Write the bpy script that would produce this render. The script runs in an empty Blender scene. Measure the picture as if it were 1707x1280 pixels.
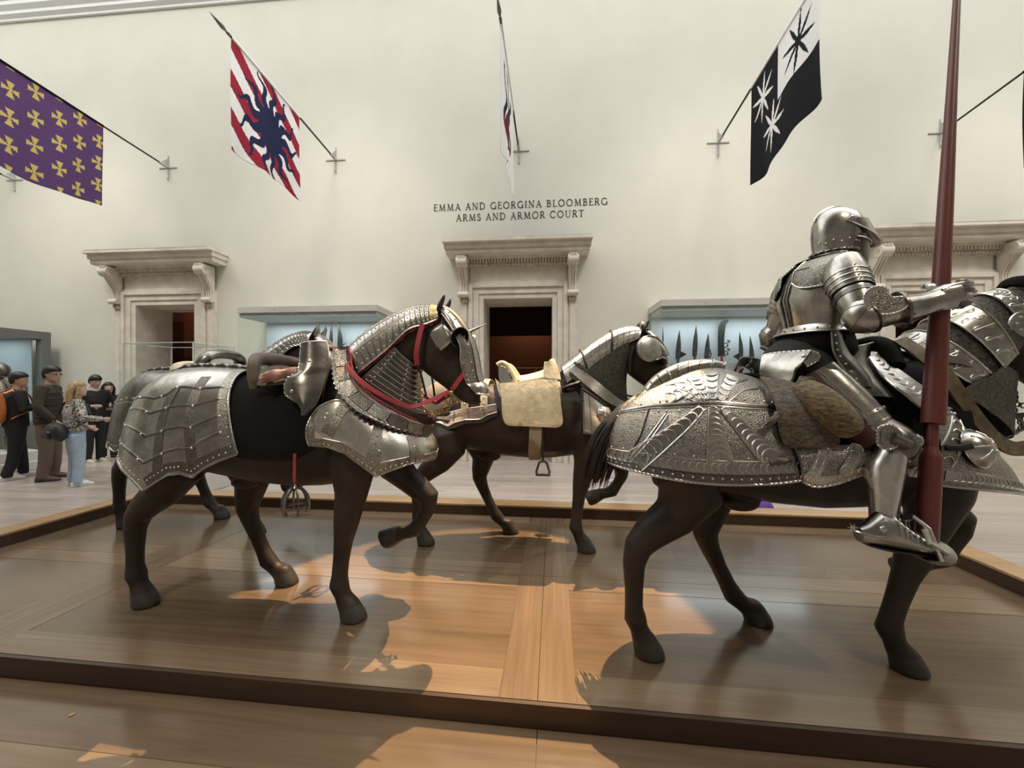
import bpy, bmesh, math, random
from mathutils import Vector, Matrix
R = math.radians
random.seed(7)
SC = bpy.context.scene
COL = SC.collection

# ------------------------------------------------------------------ camera, sky, lights, exposure
CAM_H = 1.58
cam_d = bpy.data.cameras.new('camera'); cam = bpy.data.objects.new('camera', cam_d); COL.objects.link(cam)
cam_d.sensor_width = 36.0; cam_d.lens = 36.0 * 640.0 / 1707.0; cam_d.clip_start = 0.05; cam_d.clip_end = 200
cam.location = (0, 0, CAM_H); cam.rotation_euler = (R(90), 0, 0)
SC.camera = cam
SC.view_settings.view_transform = 'Standard'; SC.view_settings.look = 'None'
SC.view_settings.gamma = 1.0; SC.view_settings.use_curve_mapping = False
SC.view_settings.exposure = 0.0
try:
    SC.cycles.max_bounces = 6; SC.cycles.diffuse_bounces = 3; SC.cycles.glossy_bounces = 3
    SC.cycles.transmission_bounces = 4; SC.cycles.transparent_max_bounces = 12
    SC.cycles.caustics_reflective = False; SC.cycles.caustics_refractive = False
    SC.cycles.sample_clamp_indirect = 4.0; SC.cycles.use_denoising = True
except Exception: pass

w = bpy.data.worlds.new('daylight'); SC.world = w; w.use_nodes = True
bg = w.node_tree.nodes['Background']
bg.inputs['Color'].default_value = (1.0, 0.99, 0.965, 1); bg.inputs['Strength'].default_value = 2.75

def aim(o, target):
    d = Vector(target) - o.location
    o.rotation_euler = d.to_track_quat('-Z', 'Y').to_euler()

def spot(name, loc, target, power, angle, blend, col, radius=0.05):
    l = bpy.data.lights.new(name, 'SPOT'); l.energy = power; l.spot_size = R(angle); l.spot_blend = blend
    l.color = col; l.shadow_soft_size = radius
    o = bpy.data.objects.new(name, l); COL.objects.link(o); o.location = loc; aim(o, target)
    return o
# warm track lights high above the hall
spot('track_spotlight', (1.3, 5.7, 9.4), (-0.35, 2.15, 0.2), 9500, 17.5, 0.12, (1.0, 0.66, 0.36), 0.025)
spot('track_spotlight', (-4.5, -3.0, 9.6), (-1.6, 2.6, 1.2), 1500, 24, 0.5, (1.0, 0.90, 0.74), 0.06)
spot('track_spotlight', (4.0, -3.0, 9.6), (1.3, 2.2, 1.3), 1000, 24, 0.5, (1.0, 0.90, 0.74), 0.06)

for _x in (-9.5, -3.6, 3.8, 9.0):   # wall washers
    spot('wall_washer', (_x, 3.3 - .084 * _x, 10.6), (_x * 1.02, 7.85 - .084 * _x, 1.6), 1350, 62, 1.0, (1.0, 0.95, 0.86), 0.9)
# ------------------------------------------------------------------ object bookkeeping
def thing(name, label, cat, loc=(0, 0, 0), rz=0.0, group=None, kind=None):
    o = bpy.data.objects.new(name, None); COL.objects.link(o)
    o.empty_display_size = 0.1
    o.location = loc; o.rotation_euler = (0, 0, rz)
    if label: o['label'] = label
    if cat: o['category'] = cat
    if group: o['group'] = group
    if kind: o['kind'] = kind
    return o

def tag(o, label=None, cat=None, group=None, kind=None):
    if label: o['label'] = label
    if cat: o['category'] = cat
    if group: o['group'] = group
    if kind: o['kind'] = kind
    return o

# ------------------------------------------------------------------ materials
MATS = {}
def newmat(name):
    m = bpy.data.materials.new(name); m.use_nodes = True
    MATS[name] = m
    nt = m.node_tree
    return m, nt, nt.nodes['Principled BSDF']
def N(nt, t, **kw):
    n = nt.nodes.new(t)
    for k, v in kw.items():
        if k in n.inputs: n.inputs[k].default_value = v
        else: setattr(n, k, v)
    return n
def ramp(nt, fac, stops):
    r = nt.nodes.new('ShaderNodeValToRGB'); el = r.color_ramp.elements
    while len(el) < len(stops): el.new(0.5)
    for e, (p, c) in zip(el, stops): e.position = p; e.color = (*c, 1)
    nt.links.new(fac, r.inputs['Fac']); return r
def coords(nt, scale=(1, 1, 1), kind='Object'):
    tc = nt.nodes.new('ShaderNodeTexCoord'); mp = nt.nodes.new('ShaderNodeMapping')
    mp.inputs['Scale'].default_value = scale
    nt.links.new(tc.outputs[kind], mp.inputs['Vector']); return mp.outputs['Vector']

def plain(name, col, rough=0.6, metal=0.0, var=0.12, nscale=8.0, bump=0.0, bscale=60.0, spec=0.5, sheen=0.0):
    m, nt, b = newmat(name)
    v = coords(nt)
    n = N(nt, 'ShaderNodeTexNoise', Scale=nscale, Detail=4.0); nt.links.new(v, n.inputs['Vector'])
    a = tuple(max(0, c * (1 - var)) for c in col); z = tuple(min(1, c * (1 + var)) for c in col)
    r = ramp(nt, n.outputs['Fac'], [(0.3, a), (0.7, z)])
    nt.links.new(r.outputs['Color'], b.inputs['Base Color'])
    b.inputs['Roughness'].default_value = rough; b.inputs['Metallic'].default_value = metal
    b.inputs['Specular IOR Level'].default_value = spec
    if sheen: b.inputs['Sheen Weight'].default_value = sheen
    if bump:
        n2 = N(nt, 'ShaderNodeTexNoise', Scale=bscale, Detail=5.0); nt.links.new(v, n2.inputs['Vector'])
        bp = N(nt, 'ShaderNodeBump', Strength=bump, Distance=0.01); nt.links.new(n2.outputs['Fac'], bp.inputs['Height'])
        nt.links.new(bp.outputs['Normal'], b.inputs['Normal'])
    return m

def steel(name, lo, hi, rough=0.3, nscale=9.0, bump=0.05):
    m, nt, b = newmat(name); v = coords(nt)
    n = N(nt, 'ShaderNodeTexNoise', Scale=nscale, Detail=6.0, Roughness=0.65); nt.links.new(v, n.inputs['Vector'])
    r = ramp(nt, n.outputs['Fac'], [(0.3, lo), (0.72, hi)])
    nt.links.new(r.outputs['Color'], b.inputs['Base Color'])
    b.inputs['Metallic'].default_value = 1.0
    mr = N(nt, 'ShaderNodeMapRange'); mr.inputs['To Min'].default_value = rough * 1.35; mr.inputs['To Max'].default_value = rough * 0.75
    nt.links.new(n.outputs['Fac'], mr.inputs['Value']); nt.links.new(mr.outputs['Result'], b.inputs['Roughness'])
    n2 = N(nt, 'ShaderNodeTexNoise', Scale=26.0, Detail=3.0); nt.links.new(v, n2.inputs['Vector'])
    bp = N(nt, 'ShaderNodeBump', Strength=bump, Distance=0.02); nt.links.new(n2.outputs['Fac'], bp.inputs['Height'])
    nt.links.new(bp.outputs['Normal'], b.inputs['Normal'])
    return m

def etched(name, lo, hi, scale=55.0, rough=0.42, mix=0.5, swirl=6.0, bump=0.35):
    m, nt, b = newmat(name); v = coords(nt)
    w_ = N(nt, 'ShaderNodeTexNoise', Scale=scale * 0.35, Detail=2.0, Distortion=swirl); nt.links.new(v, w_.inputs['Vector'])
    vo = N(nt, 'ShaderNodeTexVoronoi', Scale=scale); vo.feature = 'DISTANCE_TO_EDGE'; nt.links.new(v, vo.inputs['Vector'])
    mm = nt.nodes.new('ShaderNodeMath'); mm.operation = 'MULTIPLY'; mm.inputs[1].default_value = 2.2
    nt.links.new(vo.outputs['Distance'], mm.inputs[0])
    ad = nt.nodes.new('ShaderNodeMath'); ad.operation = 'ADD'
    nt.links.new(mm.outputs[0], ad.inputs[0]); nt.links.new(w_.outputs['Fac'], ad.inputs[1])
    r = ramp(nt, ad.outputs[0], [(0.42, lo), (0.95, hi)])
    big = N(nt, 'ShaderNodeTexNoise', Scale=5.0, Detail=3.0); nt.links.new(v, big.inputs['Vector'])
    mx = nt.nodes.new('ShaderNodeMix'); mx.data_type = 'RGBA'; mx.blend_type = 'MULTIPLY'; mx.inputs[0].default_value = 0.6
    rb = ramp(nt, big.outputs['Fac'], [(0.3, (0.55, 0.53, 0.5)), (0.7, (1, 1, 1))])
    nt.links.new(r.outputs['Color'], mx.inputs[6]); nt.links.new(rb.outputs['Color'], mx.inputs[7])
    nt.links.new(mx.outputs[2], b.inputs['Base Color'])
    b.inputs['Metallic'].default_value = 1.0; b.inputs['Roughness'].default_value = rough
    bp = N(nt, 'ShaderNodeBump', Strength=bump, Distance=0.004); nt.links.new(ad.outputs[0], bp.inputs['Height'])
    nt.links.new(bp.outputs['Normal'], b.inputs['Normal'])
    return m

def wood(name, dark, light, along='x', rough=0.3, board=0.0, coat=0.25, gs=1.0):
    m, nt, b = newmat(name)
    s = (0.7 * gs, 16 * gs, 16 * gs) if along == 'x' else (16 * gs, 0.7 * gs, 16 * gs)
    v = coords(nt, s)
    n = N(nt, 'ShaderNodeTexNoise', Scale=1.6, Detail=7.0, Roughness=0.6, Distortion=0.4); nt.links.new(v, n.inputs['Vector'])
    s2 = (0.45, 2.6, 2.6) if along == 'x' else (2.6, 0.45, 2.6)
    v2 = coords(nt, s2)
    n2 = N(nt, 'ShaderNodeTexNoise', Scale=1.0, Detail=2.0); nt.links.new(v2, n2.inputs['Vector'])
    ad = nt.nodes.new('ShaderNodeMath'); ad.operation = 'ADD'
    nt.links.new(n.outputs['Fac'], ad.inputs[0]); nt.links.new(n2.outputs['Fac'], ad.inputs[1])
    hf = nt.nodes.new('ShaderNodeMath'); hf.operation = 'MULTIPLY'; hf.inputs[1].default_value = 0.5
    nt.links.new(ad.outputs[0], hf.inputs[0])
    r = ramp(nt, hf.outputs[0], [(0.34, dark), (0.66, light)])
    last = r.outputs['Color']
    if board:
        br = nt.nodes.new('ShaderNodeTexBrick'); br.offset = 0.37
        br.inputs['Color1'].default_value = (1, 1, 1, 1); br.inputs['Color2'].default_value = (0.78, 0.76, 0.75, 1)
        br.inputs['Mortar'].default_value = (0.45, 0.42, 0.4, 1)
        br.inputs['Scale'].default_value = 1.0; br.inputs['Mortar Size'].default_value = 0.0025
        br.inputs['Brick Width'].default_value = board * 11; br.inputs['Row Height'].default_value = board
        v3 = coords(nt)
        nt.links.new(v3, br.inputs['Vector'])
        mx = nt.nodes.new('ShaderNodeMix'); mx.data_type = 'RGBA'; mx.blend_type = 'MULTIPLY'; mx.inputs[0].default_value = 1.0
        nt.links.new(last, mx.inputs[6]); nt.links.new(br.outputs['Color'], mx.inputs[7]); last = mx.outputs[2]
    nt.links.new(last, b.inputs['Base Color'])
    b.inputs['Roughness'].default_value = rough
    b.inputs['Coat Weight'].default_value = coat; b.inputs['Coat Roughness'].default_value = 0.12
    return m

def brocade(name, lo, hi, sc):
    m, nt, b = newmat(name); v = coords(nt, sc); n = N(nt, 'ShaderNodeTexNoise', Scale=1.0, Detail=5.0, Roughness=0.7, Distortion=0.6); nt.links.new(v, n.inputs['Vector'])
    r = ramp(nt, n.outputs['Fac'], [(0.40, lo), (0.72, hi)]); nt.links.new(r.outputs['Color'], b.inputs['Base Color']); b.inputs['Roughness'].default_value = 0.55; b.inputs['Sheen Weight'].default_value = 0.2
    bp = N(nt, 'ShaderNodeBump', Strength=0.5, Distance=0.01); nt.links.new(n.outputs['Fac'], bp.inputs['Height']); nt.links.new(bp.outputs['Normal'], b.inputs['Normal'])
    return m

def glass(name, tint, refl=0.06):
    m = bpy.data.materials.new(name); m.use_nodes = True; MATS[name] = m
    nt = m.node_tree; nt.nodes.clear()
    out = nt.nodes.new('ShaderNodeOutputMaterial'); mix = nt.nodes.new('ShaderNodeMixShader')
    tr = nt.nodes.new('ShaderNodeBsdfTransparent'); tr.inputs['Color'].default_value = (*tint, 1)
    gl = nt.nodes.new('ShaderNodeBsdfGlossy'); gl.inputs['Roughness'].default_value = 0.02
    fr = nt.nodes.new('ShaderNodeLayerWeight'); fr.inputs['Blend'].default_value = refl
    cl = nt.nodes.new('ShaderNodeMath'); cl.operation = 'MULTIPLY'; cl.inputs[1].default_value = 0.3
    nt.links.new(fr.outputs['Fresnel'], cl.inputs[0]); nt.links.new(cl.outputs[0], mix.inputs['Fac'])
    nt.links.new(tr.outputs[0], mix.inputs[1]); nt.links.new(gl.outputs[0], mix.inputs[2])
    nt.links.new(mix.outputs[0], out.inputs['Surface'])
    return m

WALL = plain('cream_plaster', (0.69, 0.68, 0.595), 0.75, var=0.03, nscale=1.2, bump=0.02, bscale=40)
REARWALL = plain('darkened_stone', (0.34, 0.31, 0.27), 0.8, var=0.1)  # darkened on purpose so the steel reflects a dimmer hall
STONE = plain('grey_limestone', (0.72, 0.665, 0.58), 0.65, var=0.12, nscale=5, bump=0.08, bscale=30)
STONE_CARVED = plain('carved_limestone', (0.58, 0.52, 0.43), 0.7, var=0.25, nscale=14, bump=0.2, bscale=60)
CROWN = plain('white_plaster', (0.86, 0.87, 0.86), 0.6, var=0.02)
FLOOR = wood('pale_oak_floor', (0.40, 0.34, 0.30), (0.56, 0.49, 0.44), 'x', 0.28, board=0.11, coat=0.15)
DECK_X = wood('oak_deck', (0.090, 0.059, 0.035), (0.172, 0.118, 0.073), 'x', 0.22, coat=0.5)
DECK_Y = wood('oak_deck_cross', (0.105, 0.069, 0.041), (0.20, 0.139, 0.087), 'y', 0.22, coat=0.5)
BORDER = wood('oak_border', (0.130, 0.088, 0.053), (0.235, 0.166, 0.105), 'x', 0.22, coat=0.5)
FASCIA = wood('dark_oak_fascia', (0.034, 0.017, 0.009), (0.066, 0.035, 0.018), 'x', 0.4, coat=0.1)
KERBTOP = wood('golden_oak_kerb', (0.29, 0.165, 0.075), (0.52, 0.33, 0.165), 'x', 0.3, coat=0.3)
SEAM = plain('dark_gap', (0.02, 0.012, 0.008), 0.9)
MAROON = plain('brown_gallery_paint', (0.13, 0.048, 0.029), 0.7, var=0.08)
MAROON_D = plain('dark_gallery_tone', (0.045, 0.014, 0.008), 0.7, var=0.08)
GREYMETAL = plain('grey_painted_metal', (0.60, 0.59, 0.55), 0.4, var=0.03)
DARKFRAME = plain('dark_grey_frame', (0.17, 0.18, 0.17), 0.4, var=0.05)
CASEBLUE = plain('pale_blue_case_lining', (0.62, 0.69, 0.72), 0.8, var=0.03)
GLASS = glass('clear_case_glass', (0.97, 0.985, 0.98), 0.05)
HORSE = plain('dark_brown_horse_coat', (0.033, 0.0242, 0.0195), 0.5, var=0.22, nscale=7, bump=0.05, bscale=160, spec=0.32)
HOOF = plain('dark_hoof', (0.043, 0.037, 0.032), 0.55, var=0.2, nscale=25)
BLACK = plain('black_velvet', (0.006, 0.0055, 0.005), 0.85, var=0.2, spec=0.15)
STEEL = steel('polished_steel', (0.25, 0.24, 0.215), (0.54, 0.52, 0.475), 0.27)
STEEL_D = steel('darkened_steel', (0.10, 0.094, 0.084), (0.26, 0.245, 0.22), 0.30)
STEEL_L = steel('bright_steel', (0.42, 0.41, 0.38), (0.72, 0.70, 0.655), 0.27)
ETCH = etched('etched_steel', (0.12, 0.112, 0.097), (0.46, 0.44, 0.39), 120)
ETCH_D = etched('dark_etched_steel', (0.07, 0.064, 0.055), (0.27, 0.25, 0.22), 130)
ETCH_S = etched('scrolled_steel', (0.14, 0.132, 0.117), (0.45, 0.43, 0.385), 105, 0.38, swirl=9.0)
MAIL = etched('mail_mesh', (0.015, 0.013, 0.011), (0.15, 0.135, 0.115), 190, 0.5, swirl=0.5, bump=0.8)
BRASS = plain('old_brass', (0.45, 0.33, 0.16), 0.35, metal=1.0, var=0.2)
RED = plain('crimson_strap', (0.34, 0.035, 0.05), 0.6, var=0.2)
REDFRINGE = plain('crimson_fringe', (0.25, 0.05, 0.05), 0.9, var=0.5, nscale=60)
LEATHER = plain('brown_leather', (0.10, 0.075, 0.058), 0.5, var=0.35, nscale=12, bump=0.15, bscale=70)
LEATHER_B = plain('black_leather', (0.014, 0.011, 0.009), 0.5, var=0.3)

# ------------------------------------------------------------------ mesh builder
def V(*a): return Vector(a)
def lerp(a, b, t): return a + (b - a) * t
def sample(L, t, smooth=True):
    n = len(L) - 1
    t = min(max(t, 0.0), 1.0) * n; i = min(int(t), n - 1); f = t - i
    p1, p2 = L[i], L[i + 1]
    if not smooth: return p1 + (p2 - p1) * f
    p0 = L[i - 1] if i > 0 else p1 + (p1 - p2); p3 = L[i + 2] if i + 2 <= n else p2 + (p2 - p1)
    return 0.5 * ((2 * p1) + (p2 - p0) * f + (2 * p0 - 5 * p1 + 4 * p2 - p3) * f * f + (3 * p1 - p0 - 3 * p2 + p3) * f ** 3)
def curve(L, n, smooth=True):
    L = [Vector(p) if not isinstance(p, (int, float)) else p for p in L]
    return [sample(L, i / (n - 1), smooth) for i in range(n)]

class MB:
    def __init__(s): s.v = []; s.f = []; s.m = []; s.mats = []
    def mi(s, m):
        if m not in s.mats: s.mats.append(m)
        return s.mats.index(m)
    def add(s, vs, fs, m):
        b = len(s.v); k = s.mi(m); s.v += [tuple(p) for p in vs]
        for f in fs: s.f.append(tuple(i + b for i in f)); s.m.append(k)
    def box(s, lo, hi, m, bev=0.0, M=None):
        x0, y0, z0 = lo; x1, y1, z1 = hi
        if bev <= 0:
            vs = [V(x, y, z) for x in (x0, x1) for y in (y0, y1) for z in (z0, z1)]
            fs = [(0, 1, 3, 2), (4, 6, 7, 5), (0, 4, 5, 1), (2, 3, 7, 6), (0, 2, 6, 4), (1, 5, 7, 3)]
        else:
            bm = bmesh.new(); bmesh.ops.create_cube(bm, size=1)
            for q in bm.verts: q.co = V(lerp(x0, x1, q.co.x + .5), lerp(y0, y1, q.co.y + .5), lerp(z0, z1, q.co.z + .5))
            bmesh.ops.bevel(bm, geom=bm.edges[:], offset=bev, segments=2, affect='EDGES', profile=0.5)
            bm.verts.index_update(); vs = [q.co.copy() for q in bm.verts]; fs = [tuple(q.index for q in f.verts) for f in bm.faces]; bm.free()
        if M: vs = [M @ p for p in vs]
        s.add(vs, fs, m)
    def rings(s, rings, m, cap0=True, cap1=True, closed=True):
        n = len(rings[0]); vs = [p for r in rings for p in r]; fs = []
        for i in range(len(rings) - 1):
            for j in range(n if closed else n - 1):
                k = (j + 1) % n
                fs.append((i * n + j, i * n + k, (i + 1) * n + k, (i + 1) * n + j))
        if cap0: fs.append(tuple(range(n))[::-1])
        if cap1: fs.append(tuple((len(rings) - 1) * n + j for j in range(n)))
        s.add(vs, fs, m)
    def loft(s, secs, m, n=20, cap0=True, cap1=True, p=1.0):
        """secs: (centre, axis_u, ru, axis_v, rv)"""
        rs = []
        for c, au, ru, av, rv in secs:
            ring = []
            for j in range(n):
                a = 2 * math.pi * j / n; cu, sv = math.cos(a), math.sin(a)
                if p != 1.0: cu = math.copysign(abs(cu) ** p, cu); sv = math.copysign(abs(sv) ** p, sv)
                ring.append(Vector(c) + Vector(au) * (ru * cu) + Vector(av) * (rv * sv))
            rs.append(ring)
        s.rings(rs, m, cap0, cap1)
    def tube(s, pts, rad, m, n=10, flat=1.0, up=None, cap=True, p=1.0):
        pts = [Vector(q) for q in pts]; k = len(pts)
        if isinstance(rad, (int, float)): rad = [rad] * k
        tg = [(pts[min(i + 1, k - 1)] - pts[max(i - 1, 0)]).normalized() for i in range(k)]
        ref = Vector(up) if up else (V(0, 0, 1) if abs(tg[0].z) < .9 else V(1, 0, 0))
        nx = (ref - tg[0] * ref.dot(tg[0])).normalized(); secs = []
        for i in range(k):
            if up: nx = (Vector(up) - tg[i] * Vector(up).dot(tg[i]))
            else: nx = nx - tg[i] * nx.dot(tg[i])
            if nx.length < 1e-6: nx = tg[i].orthogonal()
            nx.normalize(); ny = tg[i].cross(nx)
            secs.append((pts[i], ny, rad[i], nx, rad[i] * flat))
        s.loft(secs, m, n, cap, cap, p)
    def lathe(s, c, prof, m, n=20, axis=(0, 0, 1), sx=1.0, xdir=None, cap0=True, cap1=True):
        ax = Vector(axis).normalized(); u = Vector(xdir).normalized() if xdir else ax.orthogonal().normalized(); w_ = ax.cross(u)
        s.loft([(Vector(c) + ax * h, u, max(r, 1e-4) * sx, w_, max(r, 1e-4)) for r, h in prof], m, n, cap0, cap1)
    def ball(s, c, r, m, n=12, sc=(1, 1, 1), M=None):
        k = max(4, n // 2); rs = []
        for i in range(k + 1):
            a = math.pi * (0.02 + 0.96 * i / k) - math.pi / 2; ring = []
            for j in range(n):
                b = 2 * math.pi * j / n
                q = V(math.cos(a) * math.cos(b) * sc[0], math.cos(a) * math.sin(b) * sc[1], math.sin(a) * sc[2]) * r
                if M: q = M @ q
                ring.append(Vector(c) + q)
            rs.append(ring)
        s.rings(rs, m)
    def sheet(s, f, m, nu, nv, thick=0.005, off=0.0, u=(0, 1), v=(0, 1), sgn=1.0):
        def nrm(a, b):
            e = 1e-3
            a0, a1 = max(a - e, 0) if a >= 0 else a - e, a + e
            du = f(min(a + e, 1), b) - f(max(a - e, -1 if u[0] < 0 else 0), b)
            dv = f(a, min(b + e, max(v))) - f(a, max(b - e, min(v)))
            q = du.cross(dv)
            if q.length < 1e-12: return V(0, 0, 1)
            return q.normalized() * sgn
        top, bot = [], []
        for i in range(nu + 1):
            for j in range(nv + 1):
                a = lerp(u[0], u[1], i / nu); b = lerp(v[0], v[1], j / nv)
                pz = f(a, b); q = nrm(a, b)
                top.append(pz + q * off); bot.append(pz + q * (off - thick))
        W = nv + 1; M_ = (nu + 1) * W; fs = []
        for i in range(nu):
            for j in range(nv):
                a = i * W + j
                fs.append((a, a + 1, a + W + 1, a + W)); fs.append((M_ + a, M_ + a + W, M_ + a + W + 1, M_ + a + 1))
        for j in range(nv):
            fs.append((j, M_ + j, M_ + j + 1, j + 1)); a = nu * W + j; fs.append((a, a + 1, M_ + a + 1, M_ + a))
        for i in range(nu):
            a = i * W; fs.append((a, a + W, M_ + a + W, M_ + a)); a = i * W + nv; fs.append((a, M_ + a, M_ + a + W, a + W))
        s.add(top + bot, fs, m)
    def prism(s, poly, axis_o, au, av, depth, m):
        """extrude 2D polygon in plane (au,av) at axis_o by vector depth"""
        o = Vector(axis_o); au = Vector(au); av = Vector(av); d = Vector(depth); n = len(poly)
        a = [o + au * x + av * y for x, y in poly]; b = [q + d for q in a]
        fs = [tuple(range(n)), tuple(range(n, 2 * n))[::-1]] + [(i, (i + 1) % n, n + (i + 1) % n, n + i) for i in range(n)]
        s.add(a + b, fs, m)
    def build(s, name, parent=None, loc=None, rz=0.0, smooth=True, M=None, ang=38, recalc=True):
        me = bpy.data.meshes.new(name); me.from_pydata(s.v, [], s.f)
        for m in s.mats: me.materials.append(m)
        me.polygons.foreach_set('material_index', s.m)
        bm = bmesh.new(); bm.from_mesh(me)
        if recalc: bmesh.ops.recalc_face_normals(bm, faces=bm.faces[:])
        if smooth:
            for f in bm.faces: f.smooth = True
            ca = math.cos(R(ang))
            for e in bm.edges:
                if len(e.link_faces) == 2 and e.link_faces[0].normal.dot(e.link_faces[1].normal) < ca: e.smooth = False
        bm.to_mesh(me); bm.free(); me.update()
        o = bpy.data.objects.new(name, me); COL.objects.link(o)
        if parent: o.parent = parent
        if loc: o.location = loc
        if rz: o.rotation_euler = (0, 0, rz)
        return o

def voxel(o, size, smooth=4, smf=0.5):
    """fuse overlapping shells of one body into a continuous surface"""
    md = o.modifiers.new('fuse', 'REMESH'); md.mode = 'VOXEL'; md.voxel_size = size; md.use_smooth_shade = True
    s2 = o.modifiers.new('soften', 'SMOOTH'); s2.iterations = smooth; s2.factor = smf
    dg = bpy.context.evaluated_depsgraph_get(); dg.update()
    me = bpy.data.meshes.new_from_object(o.evaluated_get(dg)); old = o.data
    mats = [m for m in old.materials]
    o.modifiers.clear(); o.data = me; me.name = o.name
    me.materials.clear()
    for m in mats: me.materials.append(m)
    me.polygons.foreach_set('use_smooth', [True] * len(me.polygons)); me.update()
    bpy.data.meshes.remove(old)
    return o

# ------------------------------------------------------------------ the setting
WYAW = R(-4.8); WO = (0.0, 7.85, 0.0)
def wobj(mb, name, parent=None, **k):
    if parent: return mb.build(name, parent, **k)
    return mb.build(name, None, loc=WO, rz=WYAW, **k)
def wpt(x, y, z): return Matrix.Rotation(WYAW, 4, 'Z') @ V(x, y, z) + V(*WO)
DOORS = [-7.66, 0.12, 7.92]; DW, DH, JT = 1.40, 3.32, 0.8; WTOP = 11.2

b = MB(); b.box((-26, -14, -0.12), (24, 14, 0), FLOOR); f = b.build('floor', None, smooth=False); f.location = (0, 3, 0); f.rotation_euler = (0, 0, WYAW); f['kind'] = 'structure'
b = MB(); xs = [-16.0] + [q for d in DOORS for q in (d - DW / 2, d + DW / 2)] + [15.0]
for i in range(0, len(xs), 2): b.box((xs[i], 0, 0), (xs[i + 1], JT, DH), WALL)
b.box((-16, 0, DH), (15, JT, WTOP), WALL)
o = wobj(b, 'wall_back', smooth=False); o['kind'] = 'structure'
b = MB(); b.box((-16.3, -16, 0), (-16, 0, WTOP), WALL); o = wobj(b, 'wall_left', smooth=False); o['kind'] = 'structure'
b = MB(); b.box((15, -16, 0), (15.3, 0, WTOP), WALL); o = wobj(b, 'wall_right', smooth=False); o['kind'] = 'structure'
b = MB(); b.box((-16, -16.3, 0), (15, -16, WTOP), REARWALL); o = wobj(b, 'wall_front', smooth=False); o['kind'] = 'structure'
b = MB(); b.box((-16, -16.0, WTOP), (15, -8.3, WTOP + .3), REARWALL); o = wobj(b, 'ceiling_shade_slab', smooth=False); o['kind'] = 'structure'  # unseen slab added to keep skylight off the rear wall
# crown moulding under the skylight
b = MB(); z0 = 9.86
prof = [(0, 0), (-.05, 0), (-.05, .05), (-.12, .09), (-.12, .16), (-.2, .22), (-.2, .30), (-.34, .42), (-.40, .52), (-.40, .66), (0, .66)]
b.prism(prof, (-16, -0.002, z0), (0, 1, 0), (0, 0, 1), (31, 0, 0), CROWN)
o = wobj(b, 'trim_1', smooth=False); o['kind'] = 'structure'
# low stone skirting
b = MB()
for i in range(0, len(xs), 2):
    a0 = xs[i] + (0.34 if i else 0); a1 = xs[i + 1] - (0.34 if i + 2 < len(xs) else 0)
    b.box((a0, -0.03, 0), (a1, -0.001, 0.22), STONE)
o = wobj(b, 'baseboard_back', smooth=False); o['kind'] = 'structure'

# gallery beyond the doorways
b = MB(); y1 = JT + 3.6
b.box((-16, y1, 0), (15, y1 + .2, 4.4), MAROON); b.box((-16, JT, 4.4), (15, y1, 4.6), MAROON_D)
b.box((-16, JT + .002, 0), (-15.8, y1, 4.4), MAROON); b.box((14.8, JT + .002, 0), (15, y1, 4.4), MAROON)
o = wobj(b, 'wall_gallery', smooth=False); o['kind'] = 'structure'
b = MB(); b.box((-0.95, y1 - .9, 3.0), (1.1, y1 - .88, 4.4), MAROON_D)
o = wobj(b, 'trim_2', smooth=False); o['kind'] = 'structure'
b = MB(); b.box((-11.2, JT + 1.5, 0), (-7.6, JT + 1.65, 4.39), MAROON); b.box((-10.05, JT + 1.46, 0), (-9.58, JT + 1.499, 3.35), MAROON_D); b.box((-9.57, JT + 1.47, 0), (-7.6, JT + 1.499, 2.35), MAROON_D)  # narrow dark panel stands in for the shade of an open doorway
o = wobj(b, 'wall_partition', smooth=False); o['kind'] = 'structure'
for x, pw in ((0.2, 26), (-8.7, 11), (7.9, 26)):  # lights added to brighten the gallery
    l = bpy.data.lights.new('gallery_fill_light', 'AREA'); l.energy = pw; l.size = 0.7; l.color = (1, 0.62, 0.36)
    lo = bpy.data.objects.new('gallery_fill_light', l); COL.objects.link(lo); lo.location = wpt(x, JT + (3.15 if abs(x) < 1 else .75 if x < 0 else 2.2), 4.2)
t = thing('display_cabinet', 'low wooden glass-topped cabinet seen through the middle doorway', 'cabinet', wpt(0.45, JT + 1.2, 0), WYAW)
b = MB(); b.box((-.75, 0, 0), (.75, .6, 1.62), KERBTOP, .01); b.build('body', t, smooth=False)
b = MB(); b.box((-.75, 0, 1.63), (.75, .6, 1.98), GLASS); b.build('glass_top', t, smooth=False)
b = MB()
for q in (-.745, -.01, .73): b.box((q, -.004, 1.62), (q + .015, .012, 2.0), BRASS)
b.box((-.75, -.004, 1.98), (.75, .6, 2.0), BRASS); b.build('frame', t, smooth=False)

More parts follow.
